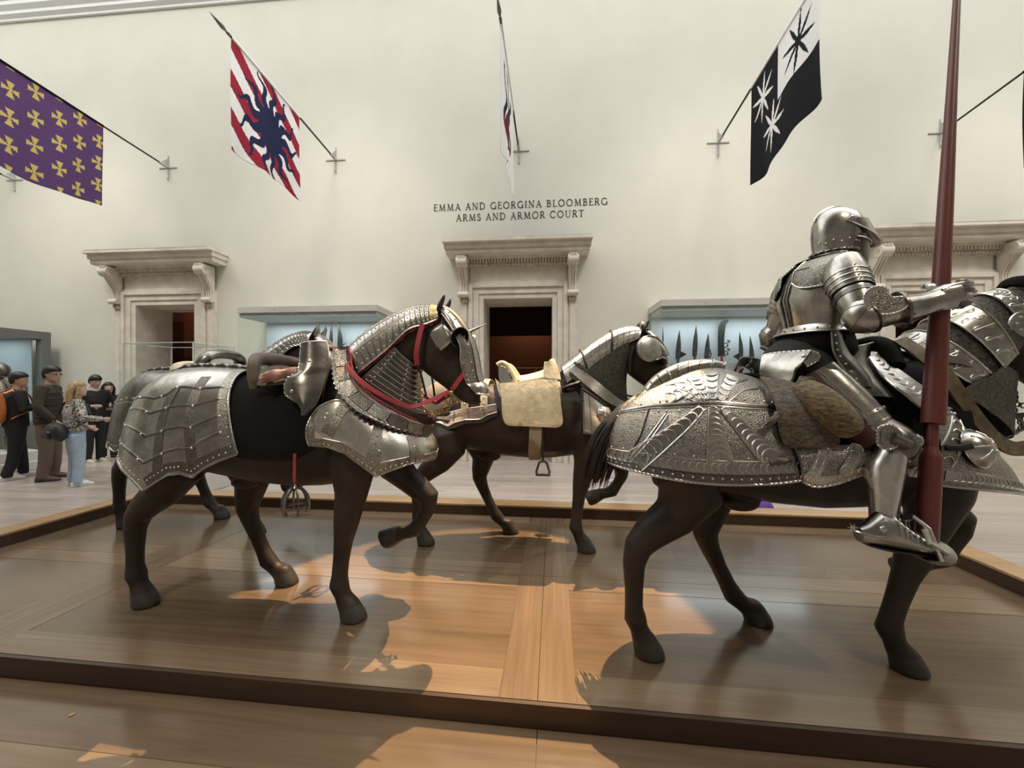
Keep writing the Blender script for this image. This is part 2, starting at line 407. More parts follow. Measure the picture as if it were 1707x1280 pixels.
def scroll_console(b, x, y, z, hgt, wdt, dep):
    """S-shaped bracket: side profile extruded across its width"""
    pts = []
    for i in range(25):
        q = i / 24; yy = dep * (0.16 + 0.84 * (0.5 + 0.5 * math.cos(math.pi * min(1, q * 1.25)))) ; zz = -hgt * 0.86 * q
        pts.append((-yy, zz))
    pts += [(-dep * .10, -hgt * .9), (0, -hgt * .9), (0, 0)]
    b.prism(pts, (x - wdt / 2, y, z), (0, 1, 0), (0, 0, 1), (wdt, 0, 0), STONE)
    for k in (-.28, 0, .28):   # reeded front
        b.tube([V(x + k * wdt, y + q[0] - .004, z + q[1]) for q in pts[:25]], wdt * .12, STONE, 6)
    b.lathe((x - wdt * .62, y - dep * .74, z - hgt * .13), [(hgt * .06, 0), (hgt * .125, .002), (hgt * .125, wdt * 1.24 - .002), (hgt * .06, wdt * 1.24)], STONE, 16, axis=(1, 0, 0))
    b.lathe((x - wdt * .66, y - dep * .74, z - hgt * .13), [(hgt * .05, 0), (hgt * .05, wdt * 1.32)], STONE_CARVED, 12, axis=(1, 0, 0))
    b.lathe((x - wdt * .62, y - dep * .30, z - hgt * .86), [(hgt * .03, 0), (hgt * .07, .002), (hgt * .07, wdt * 1.24 - .002), (hgt * .03, wdt * 1.24)], STONE, 14, axis=(1, 0, 0))
    for i in range(4):
        b.ball((x + (-.3 + .2 * i) * wdt, y - dep * .14, z - hgt * (.97 + .03 * (i % 2))), wdt * .2, STONE_CARVED, 8, (1, 1, 1.6))

for k, dx in enumerate(DOORS):
    t = thing('door_%d' % (k + 1), None, None, WO, WYAW, kind='structure')
    hw = DW / 2
    b = MB()   # stepped architrave
    for (w0, w1, pr) in ((0.0, .10, .05), (.10, .22, .075), (.22, .30, .11)):
        for sgn in (-1, 1):
            x0, x1 = dx + sgn * (hw + w0), dx + sgn * (hw + w1)
            b.box((min(x0, x1), -pr, 0), (max(x0, x1), -0.001, DH + w1), STONE, .004)
        b.box((dx - hw - w0, -pr, DH + w0), (dx + hw + w0, -0.001, DH + w1), STONE, .004)
    for sgn in (-1, 1):   # outer pilaster strip under each console
        x0, x1 = dx + sgn * (hw + .30), dx + sgn * (hw + .50)
        b.box((min(x0, x1), -.06, 0), (max(x0, x1), -0.001, DH + .30), STONE, .004)
        x0, x1 = dx + sgn * (hw + .34), dx + sgn * (hw + .46)
        b.box((min(x0, x1), -.085, 0), (max(x0, x1), -0.001, DH + .22), STONE, .004)
    b.build('architrave', t, smooth=False)
    b = MB()
    for sgn in (-1, 1): b.box((dx + sgn * hw - .002, -.045, 0), (dx + sgn * hw + .002, JT, DH), STONE)
    b.box((dx - hw, -.045, DH - .004), (dx + hw, JT, DH), STONE); b.build('jamb', t, smooth=False)
    b = MB(); b.box((dx - hw - .30, -.06, DH + .30), (dx + hw + .30, -.001, DH + .36), STONE, .008)
    b.box((dx - hw - .27, -.035, DH + .36), (dx + hw + .27, -.001, DH + .62), STONE); b.build('frieze', t, smooth=False)
    b = MB(); b.box((dx - hw - .32, -.09, DH + .62), (dx + hw + .32, -.001, DH + .82), STONE_CARVED)
    n = 34
    for i in range(n):
        x = dx - hw - .29 + (DW + .58) * i / (n - 1)
        b.box((x - .016, -.15, DH + .715), (x + .016, -.09, DH + .785), STONE)
        b.ball((x, -.10, DH + .675), .022, STONE, 6, (1, 1, 1.3))
    b.box((dx - hw - .34, -.17, DH + .785), (dx + hw + .34, -.001, DH + .83), STONE); b.build('dentil_band', t, smooth=False)
    for sgn in (-1, 1):
        b = MB(); scroll_console(b, dx + sgn * (hw + .40), -.05, DH + .79, .84, .17, .33); b.build('console', t)
    b = MB()
    cp = [(0, 0), (-.34, 0), (-.36, .03), (-.36, .10), (-.40, .105), (-.42, .16), (-.42, .19), (-.46, .20), (-.48, .25), (-.48, .27), (0, .27)]
    L = hw + .76
    b.prism(cp, (dx - L + .05, -.001, DH + .83), (0, 1, 0), (0, 0, 1), (2 * L - .1, 0, 0), STONE)
    b.box((dx - L, -.481, DH + 1.03), (dx + L, -.001, DH + 1.10), STONE, .006)
    b.box((dx - L + .02, -.40, DH + .93), (dx + L - .02, -.001, DH + 1.03), STONE, .006)
    b.build('cornice', t, smooth=False)

# ------------------------------------------------------------------ platform
PYAW = R(-6.2); PZ = 0.2
def pp(x, y, z): return Matrix.Rotation(PYAW, 4, 'Z') @ V(x, y, z)
plat = thing('display_platform', 'low wooden display platform of framed oak panels that the four armored horses stand on', 'platform', (0, 0, 0), PYAW)
b = MB(); b.box((-4.83, 1.69, 0.002), (3.23, 4.17, .186), SEAM); b.build('base', plat, smooth=False)
cx = [-4.63, -3.10, -.07, 3.03]; ry = [1.675, 2.77, 3.98]
for i in range(3):
    for j in range(2):
        x0, x1, y0, y1_ = cx[i] + .0015, cx[i + 1] - .0015, ry[j] + .0015, ry[j + 1] - .0015; bw = .17
        b = MB(); zt = .2
        b.box((x0 + bw, y0 + bw, .187), (x1 - bw, y1_ - bw, zt - .0012), DECK_X)
        b.box((x0, y0, .187), (x0 + bw - .001, y1_, zt), DECK_Y); b.box((x1 - bw + .001, y0, .187), (x1, y1_, zt), DECK_Y)
        b.box((x0 + bw, y0, .187), (x1 - bw, y0 + bw - .001, zt), BORDER); b.box((x0 + bw, y1_ - bw + .001, .187), (x1 - bw, y1_, zt), BORDER)
        b.build('deck_panel', plat, smooth=False)
b = MB(); b.box((-4.83, 1.655, .002), (3.23, 1.674, .198), FASCIA); o = b.build('fascia', plat, smooth=False); o['label'] = 'dark front fascia'
for (lo, hi) in (((-4.83, 3.982, .19), (3.23, 4.17, .315)), ((-4.83, 1.676, .19), (-4.632, 3.98, .315)), ((3.032, 1.676, .19), (3.23, 3.98, .315))):
    b = MB(); b.box(lo, (hi[0], hi[1], hi[2] - .022), FASCIA); b.box((lo[0] - .004, lo[1] - .004, hi[2] - .021), (hi[0] + .004, hi[1] + .004, hi[2]), KERBTOP, .004)
    b.build('kerb', plat, smooth=False)
step = thing('viewing_step', 'lower wooden step running along the front of the platform', 'step', (0, 0, 0), PYAW)
b = MB(); b.box((-4.83, .9, .002), (3.23, 1.652, .08), FASCIA); b.build('riser', step, smooth=False)
for x0, x1 in ((-4.83, -3.101), (-3.099, -.0715), (-.0685, 3.23)):
    b = MB(); b.box((x0, 1.36, .081), (x1, 1.652, .095), DECK_X); b.box((x0, .9, .081), (x1, 1.358, .0952), BORDER); b.build('tread', step, smooth=False)
for x, y in ((-.52, 1.42), (-2.15, 1.5)):
    b = MB(); b.lathe((x, y, .095), [(.006, 0), (.011, .001), (.011, .003), (.005, .003)], BRASS, 12); b.build('screw_cap', step)


# ------------------------------------------------------------------ horse body
def horse_mesh(name, nk=(0.0, 0.0), knee=0.0, hind=0.0, front=0.0):
    """local frame: +x forward, -y the near side, z up from the hoof soles. nk = shift of head and neck"""
    b = MB(); Y = V(0, 1, 0); Z = V(0, 0, 1)
    tr = [(-.83, 1.08, .07, .05), (-.80, 1.08, .13, .10), (-.73, 1.09, .20, .17), (-.62, 1.115, .27, .235), (-.45, 1.125, .30, .27), (-.25, 1.095, .305, .275),
          (0, 1.06, .31, .285), (.25, 1.055, .325, .29), (.45, 1.085, .345, .275), (.62, 1.10, .335, .25), (.78, 1.09, .285, .225), (.90, 1.08, .21, .175), (.97, 1.07, .12, .10), (.99, 1.07, .05, .04)]
    b.loft([(V(x + hind * min(1, max(0, -x / .45)), 0, z), Y, w_, Z, h) for x, z, h, w_ in tr], HORSE, 28)
    sx, sz = nk
    def sec(c, a, e, w_):   # centre from top point a and lower point e
        a = V(a[0], 0, a[1]); e = V(e[0], 0, e[1]); ax = (a - e)
        return ((a + e) / 2, Y, w_, ax.normalized(), ax.length / 2)
    def sh(p, k): return (p[0] + sx * k, p[1] + sz * k)
    nks = [((.40, 1.40), (.86, .92), .16, 0), ((.55, 1.54), (.98, 1.10), .155, .2), ((.69, 1.655), (1.02, 1.28), .125, .55), ((.83, 1.755), (1.03, 1.43), .105, .8), ((.96, 1.815), (1.06, 1.52), .095, .95),
           ((1.08, 1.838), (1.09, 1.57), .088, 1), ((1.16, 1.83), (1.14, 1.62), .08, 1)]
    b.loft([sec(None, sh(a, k), sh(e, k), w_) for a, e, w_, k in nks], HORSE, 22)
    hd = [((1.20, 1.835), (1.07, 1.63), .07), ((1.265, 1.79), (1.055, 1.54), .098), ((1.325, 1.715), (1.075, 1.46), .108), ((1.37, 1.62), (1.13, 1.415), .092), ((1.395, 1.53), (1.20, 1.365), .072),
          ((1.412, 1.45), (1.262, 1.315), .060), ((1.432, 1.385), (1.31, 1.275), .056), ((1.445, 1.335), (1.345, 1.26), .05), ((1.435, 1.30), (1.375, 1.258), .034)]
    b.loft([sec(None, sh(a, 1), sh(e, 1), w_) for a, e, w_ in hd], HORSE, 20)
    b.ball(sh_v := V(1.135 + sx, 0, 1.545 + sz), .105, HORSE, 14, (1, .92, 1))
    for s in (-1, 1):
        M = Matrix.Rotation(R(30), 3, 'Y')
        b.ball(V(1.315 + sx, s * .088, 1.66 + sz), .03, HORSE, 10, (1.2, .55, .8))            # brow and eye
        b.ball(V(1.437 + sx, s * .042, 1.345 + sz), .021, HORSE, 8, (1, .8, 1.1))              # nostril rim
        b.tube([V(1.18 + sx, s * .052, 1.80 + sz), V(1.20 + sx, s * .066, 1.85 + sz), V(1.222 + sx, s * .07, 1.895 + sz), V(1.237 + sx, s * .064, 1.935 + sz)], [.026, .03, .021, .004], HORSE, 10, .62, up=(1, 0, .2))
    b.ball(V(1.40 + sx, 0, 1.272 + sz), .038, HORSE, 10, (1.1, .9, .6))
    # legs: (points, radii)
    near, far = -.165, .165
    L = []
    L.append([((-.56, near + .03, 1.08), .19), ((-.49, near, .93), .185), ((-.46, near, .82), .15), ((-.54, near, .71), .105), ((-.655, near, .62), .075), ((-.715, near, .55), .062), ((-.735, near, .46), .05), ((-.735, near, .33), .041), ((-.735, near, .24), .041), ((-.728, near, .185), .05), ((-.71, near, .135), .041), ((-.69, near, .085), .048)])
    L.append([((-.42, far - .03, 1.08), .19), ((-.31, far, .92), .175), ((-.235, far, .80), .14), ((-.215, far, .68), .105), ((-.245, far, .57), .073), ((-.252, far, .50), .06), ((-.225, far, .42), .048), ((-.175, far, .31), .040), ((-.13, far, .215), .041), ((-.095, far, .15), .049), ((-.045, far, .105), .041), ((-.005, far, .075), .047)])
    L.append([((.66, near + .03, 1.12), .17), ((.70, near, .97), .155), ((.705, near, .85), .12), ((.695, near, .73), .093), ((.672, near, .61), .069), ((.658, near, .53), .06), ((.645, near, .45), .048), ((.63, near, .33), .041), ((.622, near, .25), .041), ((.617, near, .195), .05), ((.64, near, .14), .041), ((.665, near, .085), .048)])
    L.append([((.68, far - .03, 1.10), .16), ((.75, far, .95), .145), ((.82, far, .83), .112), ((.91, far, .745), .085), ((1.0 + knee, far, .675), .068), ((1.055 + knee, far, .63), .062), ((1.05 + knee, far, .555), .048), ((1.01 + knee, far, .48), .04), ((.965 + knee, far, .41), .048), ((.905 + knee, far, .39), .04), ((.865 + knee, far, .385), .044)])
    L = [[((x + dx * min(1, max(0, (.95 - z) / .72)), y, z), r) for (x, y, z), r in l] for l, dx in zip(L, (0, 0, front, 0))]
    for pts in L: b.tube([q for q, r in pts], [r * (.55 if i == 0 else .88 if i == 1 else 1.0 if i < 4 else 1.13) for i, (q, r) in enumerate(pts)], HORSE, 16, up=(0, 1, 0))
    for hx, hy in ((-.665, near), (.035, far), (.70 + front, near)):   # planted hooves
        rs = []
        for (z, dx, ra, rb) in ((.125, -.036, .046, .043), (.098, -.024, .060, .055), (.04, .0, .073, .066), (.0, .010, .080, .072)):
            rs.append([V(hx + dx + ra * math.cos(a), hy + rb * math.sin(a), z) for a in [2 * math.pi * i / 18 for i in range(18)]])
        b.rings(rs, HORSE)
    # raised hoof, sole turned back
    d = V(-.86, 0, -.42).normalized(); c0 = V(.885 + knee, far, .40); pz = V(-d.z, 0, d.x); secs = []
    for h, ra, rb, k in ((0, .04, .04, 0), (.04, .055, .05, .006), (.10, .066, .06, .004), (.155, .07, .064, -.004), (.165, .06, .055, -.006)):
        secs.append((c0 + d * h + pz * k, Y, rb, pz, ra))
    b.loft(secs, HORSE, 16)
    # sheath under the belly
    b.ball(V(-.13, 0, .735), .06, HORSE, 10, (1.7, .8, .75))
    o = b.build(name); voxel(o, .0115, 5, .5)
    # hooves a shade greyer, same continuous mesh
    o.data.materials.append(HOOF)
    for p in o.data.polygons:
        c = p.center
        if c.z < .085 or ((c.x < .85 + knee) and c.x > .6 and c.y > .05 and .25 < c.z < .46): p.material_index = 1
    return o

FR = {}
def frame(key, X, Y, yaw): FR[key] = (X, Y, R(-yaw))
frame('H1', -1.62, 2.50, 6); frame('H2', -3.05, 3.80, 6); frame('H3', -.07, 3.41, 6); frame('H4', 1.37, 2.065, 5)

def horse_thing(key, label):
    X, Y, a = FR[key]
    return thing('armored_horse', label, 'horse model', (X, Y, PZ + .0005), a, 'life-size armored horse models on the platform')
h1 = horse_thing('H1', 'dark horse model with ribbed plaid-like crupper and crimson reins, front left of the platform')
h2 = horse_thing('H2', 'dark horse model mostly hidden behind the front left horse, with smooth plain crupper')
h3 = horse_thing('H3', 'dark horse model with cream bone saddle in the back row')
h4 = horse_thing('H4', 'dark horse model with radiating fluted crupper and brown tail, carrying the knight')
body1 = horse_mesh('horse_body'); body1.parent = h1
for hh in (h2, h3):
    c = body1.copy(); COL.objects.link(c); c.parent = hh
body4 = horse_mesh('horse_body', nk=(.09, -.01), knee=.05, hind=.09, front=-.145); body4.parent = h4

# ------------------------------------------------------------------ tracing helpers: photo point + lateral offset -> place on the horse's own frame
def U(key, px, py, off):
    X, Y, a = FR[key]; d = V(math.cos(a), math.sin(a), 0); n = V(math.sin(a), -math.cos(a), 0)
    r = V((px - 853.5) / 640, 1, (640 - py) / 640); o = V(X, Y, 0) + n * off
    t = o.dot(n) / r.dot(n); q = r * t - V(X, Y, 0)
    return V(q.dot(d), -off, CAM_H - PZ + r.z * t)
def UX(key, px, py, x):
    """point on the cross-plane at local x"""
    X, Y, a = FR[key]; d = V(math.cos(a), math.sin(a), 0); n = V(math.sin(a), -math.cos(a), 0)
    r = V((px - 853.5) / 640, 1, (640 - py) / 640); o = V(X, Y, 0) + d * x
    t = o.dot(d) / r.dot(d); q = r * t - V(X, Y, 0)
    return V(x, -q.dot(n), CAM_H - PZ + r.z * t)
def proj(key, p):
    X, Y, a = FR[key]; c, s = math.cos(a), math.sin(a)
    wx = X + p.x * c - p.y * s; wy = Y + p.x * s + p.y * c
    return 853.5 + 640 * wx / wy, 640 - 640 * (p.z + PZ - CAM_H) / wy

class Surf:
    """parametric plate; f(u, v) in the horse's frame, v < 0 is the near side"""
    def __init__(s, key, f, ur, vr, sgn=1.0):
        s.key, s.f, s.ur, s.vr, s.sgn = key, f, ur, vr, sgn; s.tab = None
    def n(s, u, v):
        e = 2e-3
        du = s.f(min(u + e, s.ur[1]), v) - s.f(max(u - e, s.ur[0]), v); dv = s.f(u, min(v + e, s.vr[1])) - s.f(u, max(v - e, s.vr[0]))
        q = du.cross(dv)
        return q.normalized() * s.sgn if q.length > 1e-12 else V(0, 0, 1)
    def uv(s, px, py):
        if s.tab is None:
            s.tab = []
            for i in range(61):
                for j in range(61):
                    u = lerp(s.ur[0], s.ur[1], i / 60); v = lerp(s.vr[0], min(s.vr[1], 0.0 if s.vr[0] < 0 else s.vr[1]), j / 60)
                    s.tab.append((u, v, *proj(s.key, s.f(u, v))))
        bst = min(s.tab, key=lambda q: (q[2] - px) ** 2 + (q[3] - py) ** 2); u, v = bst[0], bst[1]
        st = 1 / 60
        for _ in range(4):
            c = [(u + a * st * (s.ur[1] - s.ur[0]) / 4, v + b_ * st * (s.vr[1] - s.vr[0]) / 4) for a in range(-4, 5) for b_ in range(-4, 5)]
            c = [(min(max(a, s.ur[0]), s.ur[1]), min(max(b_, s.vr[0]), s.vr[1])) for a, b_ in c]
            u, v = min(c, key=lambda q: (lambda w_: (w_[0] - px) ** 2 + (w_[1] - py) ** 2)(proj(s.key, s.f(*q)))); st /= 3
        return u, v
    def path(s, uvs, n, off=0.0):
        out = []
        L = [V(a, b_) if False else Vector((a, b_, 0)) for a, b_ in uvs]
        for i in range(n):
            q = sample(L, i / (n - 1), False); out.append((s.f(q.x, q.y) + s.n(q.x, q.y) * off, s.n(q.x, q.y)))
        return out
    def plate(s, mb, m, nu, nv, thick=.005, off=0.0, u=None, v=None):
        mb.sheet(s.f, m, nu, nv, thick, off, u or s.ur, v or s.vr, s.sgn)
    def line(s, mb, m, uvs, r=.004, n=24, off=0.0, mirror=True, rope=False):
        for sg in ((1, -1) if mirror else (1,)):
            pts = [p for p, q in s.path([(a, b_ * sg if s.mv else b_) for a, b_ in uvs] if s.mv else [(a * sg, b_) for a, b_ in uvs], n, off)]
            if rope: rope_tube(mb, pts, r, m)
            else: mb.tube(pts, r, m, 6)
    def strip(s, mb, m, uvs, w_, n=20, off=.002, mirror=True, thick=.003):
        for sg in ((1, -1) if mirror else (1,)):
            pn = s.path([(a, b_ * sg) if s.mv else (a * sg, b_) for a, b_ in uvs], n, off); rs = []
            for i, (p, q) in enumerate(pn):
                tg = (pn[min(i + 1, n - 1)][0] - pn[max(i - 1, 0)][0]).normalized(); sd = q.cross(tg).normalized() * (w_ if isinstance(w_, (int, float)) else lerp(w_[0], w_[1], i / (n - 1))) / 2
                rs.append([p - sd, p + sd, p + sd - q * thick, p - sd - q * thick])
            mb.rings(rs, m)
    def rivets(s, mb, m, uvs, r=.006, mirror=True):
        for a, b_ in uvs:
            for sg in ((1, -1) if mirror else (1,)):
                q = (a, b_ * sg) if s.mv else (a * sg, b_)
                p = s.f(*q); k = s.n(*q); mb.lathe(p, [(r, -.001), (r * .95, r * .35), (r * .55, r * .75), (r * .1, r * .9)], m, 7, axis=k, cap0=False)
    def along(s, uvs, n):
        L = [Vector((a, b_, 0)) for a, b_ in uvs]; return [tuple(sample(L, (i + .5) / n, False)[:2]) for i in range(n)]
    def crescents(s, mb, m, uvs, n, w_, r=.003, flip=1, mirror=True):
        """raised half-moon scales along a band"""
        for sg in ((1, -1) if mirror else (1,)):
            for k in range(n):
                t = (k + .5) / n; L = [Vector((a, b_ * sg if s.mv else b_, 0)) if s.mv else Vector((a * sg, b_, 0)) for a, b_ in uvs]
                q = sample(L, t, False); q2 = sample(L, min(t + .02, 1), False); q0 = sample(L, max(t - .02, 0), False)
                p = s.f(q.x, q.y); nn = s.n(q.x, q.y); tg = (s.f(q2.x, q2.y) - s.f(q0.x, q0.y)).normalized() * flip; sd = nn.cross(tg).normalized()
                ww = (w_ if isinstance(w_, (int, float)) else lerp(w_[0], w_[1], t)) / 2
                mb.tube([p + nn * .003 + sd * (ww * math.cos(a)) - tg * (ww * math.sin(a)) for a in [math.pi * i / 8 for i in range(9)]], [r * .5] + [r] * 7 + [r * .5], m, 5)
    mv = True

def arch(key, T, B, e=1.0, smT=True, smB=True, sgn=1.0, rear=False):
    T = [V(*t) if len(t) == 3 else V(t[0], 0, t[1]) for t in T]; B = [V(*q) for q in B]
    def f(u, v):
        t = sample(T, u, smT); q = sample(B, u, smB); a = abs(v) * math.pi / 2
        h = math.sin(a) ** e; k = 1 - math.cos(a)
        p = t + (q - t) * k
        if rear:
            w_ = min(max((u - .55) / .4, 0), 1); w_ = w_ * w_ * (3 - 2 * w_); p.x = t.x + (q.x - t.x) * lerp(k, math.sin(a), w_)
        y = abs(q.y) * h + t.y
        return V(p.x, math.copysign(y, v) if v else 0.0, p.z)
    return Surf(key, f, (0, 1), (-1, 1), sgn)
def wrap(key, T, B, bulge=.02, sm=(True, False), sgn=1.0, out=None):
    """band round the chest: u from -1 (near side, rear) over 0 (front) to 1 (far side); v from upper to lower edge"""
    T = [V(*t) for t in T]; B = [V(*q) for q in B]
    def f(u, v):
        t = 1 - abs(u); a = sample(T, t, sm[0]); c = sample(B, t, sm[1]); p = lerp(a, c, v)
        o = V(max(p.x - .75, 0) * 1.2, p.y, 0)
        if o.length > 1e-6: p = p + o.normalized() * (bulge * math.sin(math.pi * v))
        return V(p.x, p.y if u <= 0 else -p.y, p.z)
    s = Surf(key, f, (-1, 1), (0, 1), sgn); s.mv = False
    s.uv_full = s.uv
    def uv(px, py):
        if s.tab is None:
            s.tab = [(-i / 60, j / 40, *proj(key, f(-i / 60, j / 40))) for i in range(61) for j in range(41)]
        u, v = min(s.tab, key=lambda q: (q[2] - px) ** 2 + (q[3] - py) ** 2)[:2]; return u, v
    s.uv = uv
    return s
def rope_tube(mb, pts, r, m, n=8, pitch=None):
    pts = [Vector(p) for p in pts]; L = sum((pts[i + 1] - pts[i]).length for i in range(len(pts) - 1)); k = max(12, int(L / (r * .45)))
    k = min(k, 160); P = curve(pts, k); secs = []; d = 0; pitch = pitch or r * 3.2; rs = []
    nx = None
    for i in range(k):
        tg = (P[min(i + 1, k - 1)] - P[max(i - 1, 0)]).normalized()
        if nx is None: nx = tg.orthogonal().normalized()
        nx = (nx - tg * nx.dot(tg)).normalized(); ny = tg.cross(nx)
        if i: d += (P[i] - P[i - 1]).length
        ph = 2 * math.pi * d / pitch
        rs.append([P[i] + (nx * math.cos(2 * math.pi * j / n) + ny * math.sin(2 * math.pi * j / n)) * r * (1 + .16 * math.cos(2 * 2 * math.pi * j / n + ph)) for j in range(n)])
    mb.rings(rs, m)
def chainplate(mb, L, Rr, m, yf=None, nu=10, nv=14, thick=.005, sm=True, bulge=0.0):
    """plate between two chains of points; yf adds relief, returns its function"""
    L = [Vector(q) for q in L]; Rr = [Vector(q) for q in Rr]
    def f(u, v):
        p = lerp(sample(L, v, sm), sample(Rr, v, sm), u)
        return p + V(0, -bulge * math.sin(math.pi * u), 0) if bulge else p
    mb.sheet(f, m, nu, nv, thick, 0, (0, 1), (0, 1)); return f
def ybuild(fn, name, parent, both=True, **k):
    """a part on the near side and its mirrored twin on the far side, two objects"""
    b = MB(); fn(b); o = b.build(name, parent, **k)
    if both:
        b.v = [(x, -y, z) for x, y, z in b.v]; b.build(name, parent, **k)
    return o
def strap(mb, pts, w_, m, up, th=.004, n=24, sm=True):
    P = curve(pts, n, sm); rs = []
    for i, p in enumerate(P):
        tg = (P[min(i + 1, n - 1)] - P[max(i - 1, 0)]).normalized(); nn = Vector(up); nn = (nn - tg * nn.dot(tg)).normalized(); sd = nn.cross(tg) * w_ / 2
        rs.append([p - sd + nn * th, p + sd + nn * th, p + sd - nn * th, p - sd - nn * th])
    mb.rings(rs, m)
def mir(p): return V(p.x, -p.y, p.z)

def edge_u(S, mb, m, u, r=.006, n=40, rope=True, v0=-1, v1=1, off=.001):
    pts = [p for p, q in S.path([(u, v0), (u, v1)], n, off)]
    rope_tube(mb, pts, r, m) if rope else mb.tube(pts, r, m, 6)
def edge_v(S, mb, m, v, r=.006, n=80, rope=True, u0=0, u1=1, off=.001):
    pts = [p for p, q in S.path([(u0, v), (u1, v)], n, off)]
    rope_tube(mb, pts, r, m) if rope else mb.tube(pts, r, m, 6)

# ================================================================== horse 1: ribbed crupper, crimson reins
T1 = [(-.07, 1.468), (-.13, 1.478), (-.19, 1.484), (-.26, 1.489), (-.33, 1.491), (-.40, 1.492), (-.46, 1.490), (-.52, 1.486), (-.58, 1.472), (-.63, 1.452), (-.68, 1.425), (-.72, 1.392), (-.76, 1.35), (-.79, 1.31)]
B1 = [(.11, .325, .985), (0, .335, .945), (-.10, .34, .895), (-.155, .345, .85), (-.23, .345, .87), (-.31, .345, .86), (-.40, .34, .81), (-.478, .335, .76), (-.57, .325, .83), (-.66, .30, .875), (-.75, .25, .91), (-.83, .18, .94), (-.885, .09, .965), (-.90, 0, .975)]
S = arch('H1', T1, B1, e=.86, smB=False, sgn=-1, rear=True)
b = MB(); S.plate(b, STEEL, 65, 64)
def ln(m, pix, r=.004, **k): S.line(b, m, [S.uv(*q) for q in pix], r, **k)
bands = [[(344, 628), (316, 690), (322, 780)], [(292, 648), (270, 700), (262, 800)]]
for bd in bands: S.strip(b, ETCH_D, [S.uv(*q) for q in bd], .062)
S.strip(b, ETCH, [(.035, -.02), (.035, -.98)], .06); S.strip(b, ETCH_D, [(0.002, -.955), (.28, -.955)], .055, 30); S.strip(b, ETCH_D, [(.28, -.955), (.52, -.965)], .055, 30)
for p0, p1, p2 in (((334, 648), (296, 646), (270, 661)), ((322, 677), (277, 681), (244, 687)), ((318, 713), (270, 719), (235, 724)), ((320, 747), (270, 757), (230, 766))):
    (ua, va), (ub, vb), (uc, vc) = S.uv(*p0), S.uv(*p1), S.uv(*p2); k = (vb - va) / (ub - ua)
    uv = [(.05, va + k * (.05 - ua)), (ua, va), (ub, vb), (uc, vc), (1, vc)]
    uv_ = [tuple(sample([Vector((q[0], q[1], 0)) for q in uv], i / 40)[:2]) for i in range(41)]; uv_ = [(min(max(q[0], 0), 1), q[1]) for q in uv_]
    S.line(b, STEEL_D, uv_, .0055, 90); S.line(b, STEEL_L, [(q[0], q[1] + .012) for q in uv_], .0025, 90)
    S.rivets(b, STEEL_L, [uv[0], uv[1], uv[2], (uc, vc), (lerp(uc, 1, .4), vc), (lerp(uc, 1, .75), vc)], .009)
S.rivets(b, STEEL_L, S.along([(.02, -.2), (.02, -.97)], 11), .006); S.rivets(b, STEEL_L, S.along([(.03, -.965), (.27, -.965)], 9) + S.along([(.3, -.96), (.52, -.96)], 9) + S.along([(.55, -.965), (.97, -.965)], 14), .006)
edge_u(S, b, STEEL, .002, .007); edge_v(S, b, STEEL, -1, .006); edge_v(S, b, STEEL, 1, .006)
o = b.build('crupper', h1); o['label'] = 'ribbed steel crupper with etched bands'
b = MB(); rope_tube(b, [V(x, 0, z + .006) for x, z in T1], .021, STEEL_D, 10, .09); b.build('roped_crest', o)
b = MB(); b.tube([V(-.79, 0, 1.31), V(-.84, 0, 1.30), V(-.87, 0, 1.27)], [.03, .035, .045], STEEL, 12); b.lathe((-.872, 0, 1.268), [(.045, 0), (.05, .004), (.03, .006)], STEEL_D, 12, axis=(-.6, 0, -.8)); b.build('tail_pipe', o)

# saddle
sad = MB()
sc = arch('H1', [(-.13, 1.455), (0, 1.425), (.2, 1.41), (.4, 1.455), (.55, 1.50)], [(.02, .318, .98), (.14, .325, .96), (.3, .333, .95), (.45, .325, .96), (.60, .30, 1.04)], e=.8, sgn=1)
b = MB(); sc.plate(b, BLACK, 24, 40, .012); o = b.build('saddle_cloth', h1); o['label'] = 'black velvet saddle cloth'
b = MB()   # padded cantle arching across the back
ca = [U('H1', 425, 648, .25), U('H1', 422, 625, .25), U('H1', 425, 603, .215), U('H1', 432, 598, .12)]; ca = ca + [V(ca[3].x, 0, ca[3].z + .004)] + [mir(q) for q in ca[::-1]]
b.tube(curve(ca, 40), [.026 + .014 * math.sin(math.pi * i / 39) for i in range(40)], LEATHER, 12, up=(1, 0, 0))
st = arch('H1', [(.13, 1.50), (.17, 1.45), (.24, 1.435), (.34, 1.45), (.42, 1.50)], [(.13, .265, 1.36), (.17, .265, 1.37), (.22, .265, 1.37), (.34, .27, 1.38), (.42, .26, 1.40)], e=.9, sgn=1)
st.plate(b, LEATHER, 16, 24, .02)
sad_o = b.build('saddle', h1); sad_o['label'] = 'brown leather war saddle'
ST_ = plain('ticking_roll', (.38, .22, .16), .8, var=.35, nscale=18)
for sg in (-1, 1):
    b = MB(); rope_tube(b, curve([(lambda p: V(p.x, -sg * p.y, p.z))(U('H1', *q)) for q in ((438, 631, .275), (455, 626, .275), (478, 623, .265), (498, 620, .25))], 12), .030, ST_, 10, .10); b.build('thigh_roll', sad_o)
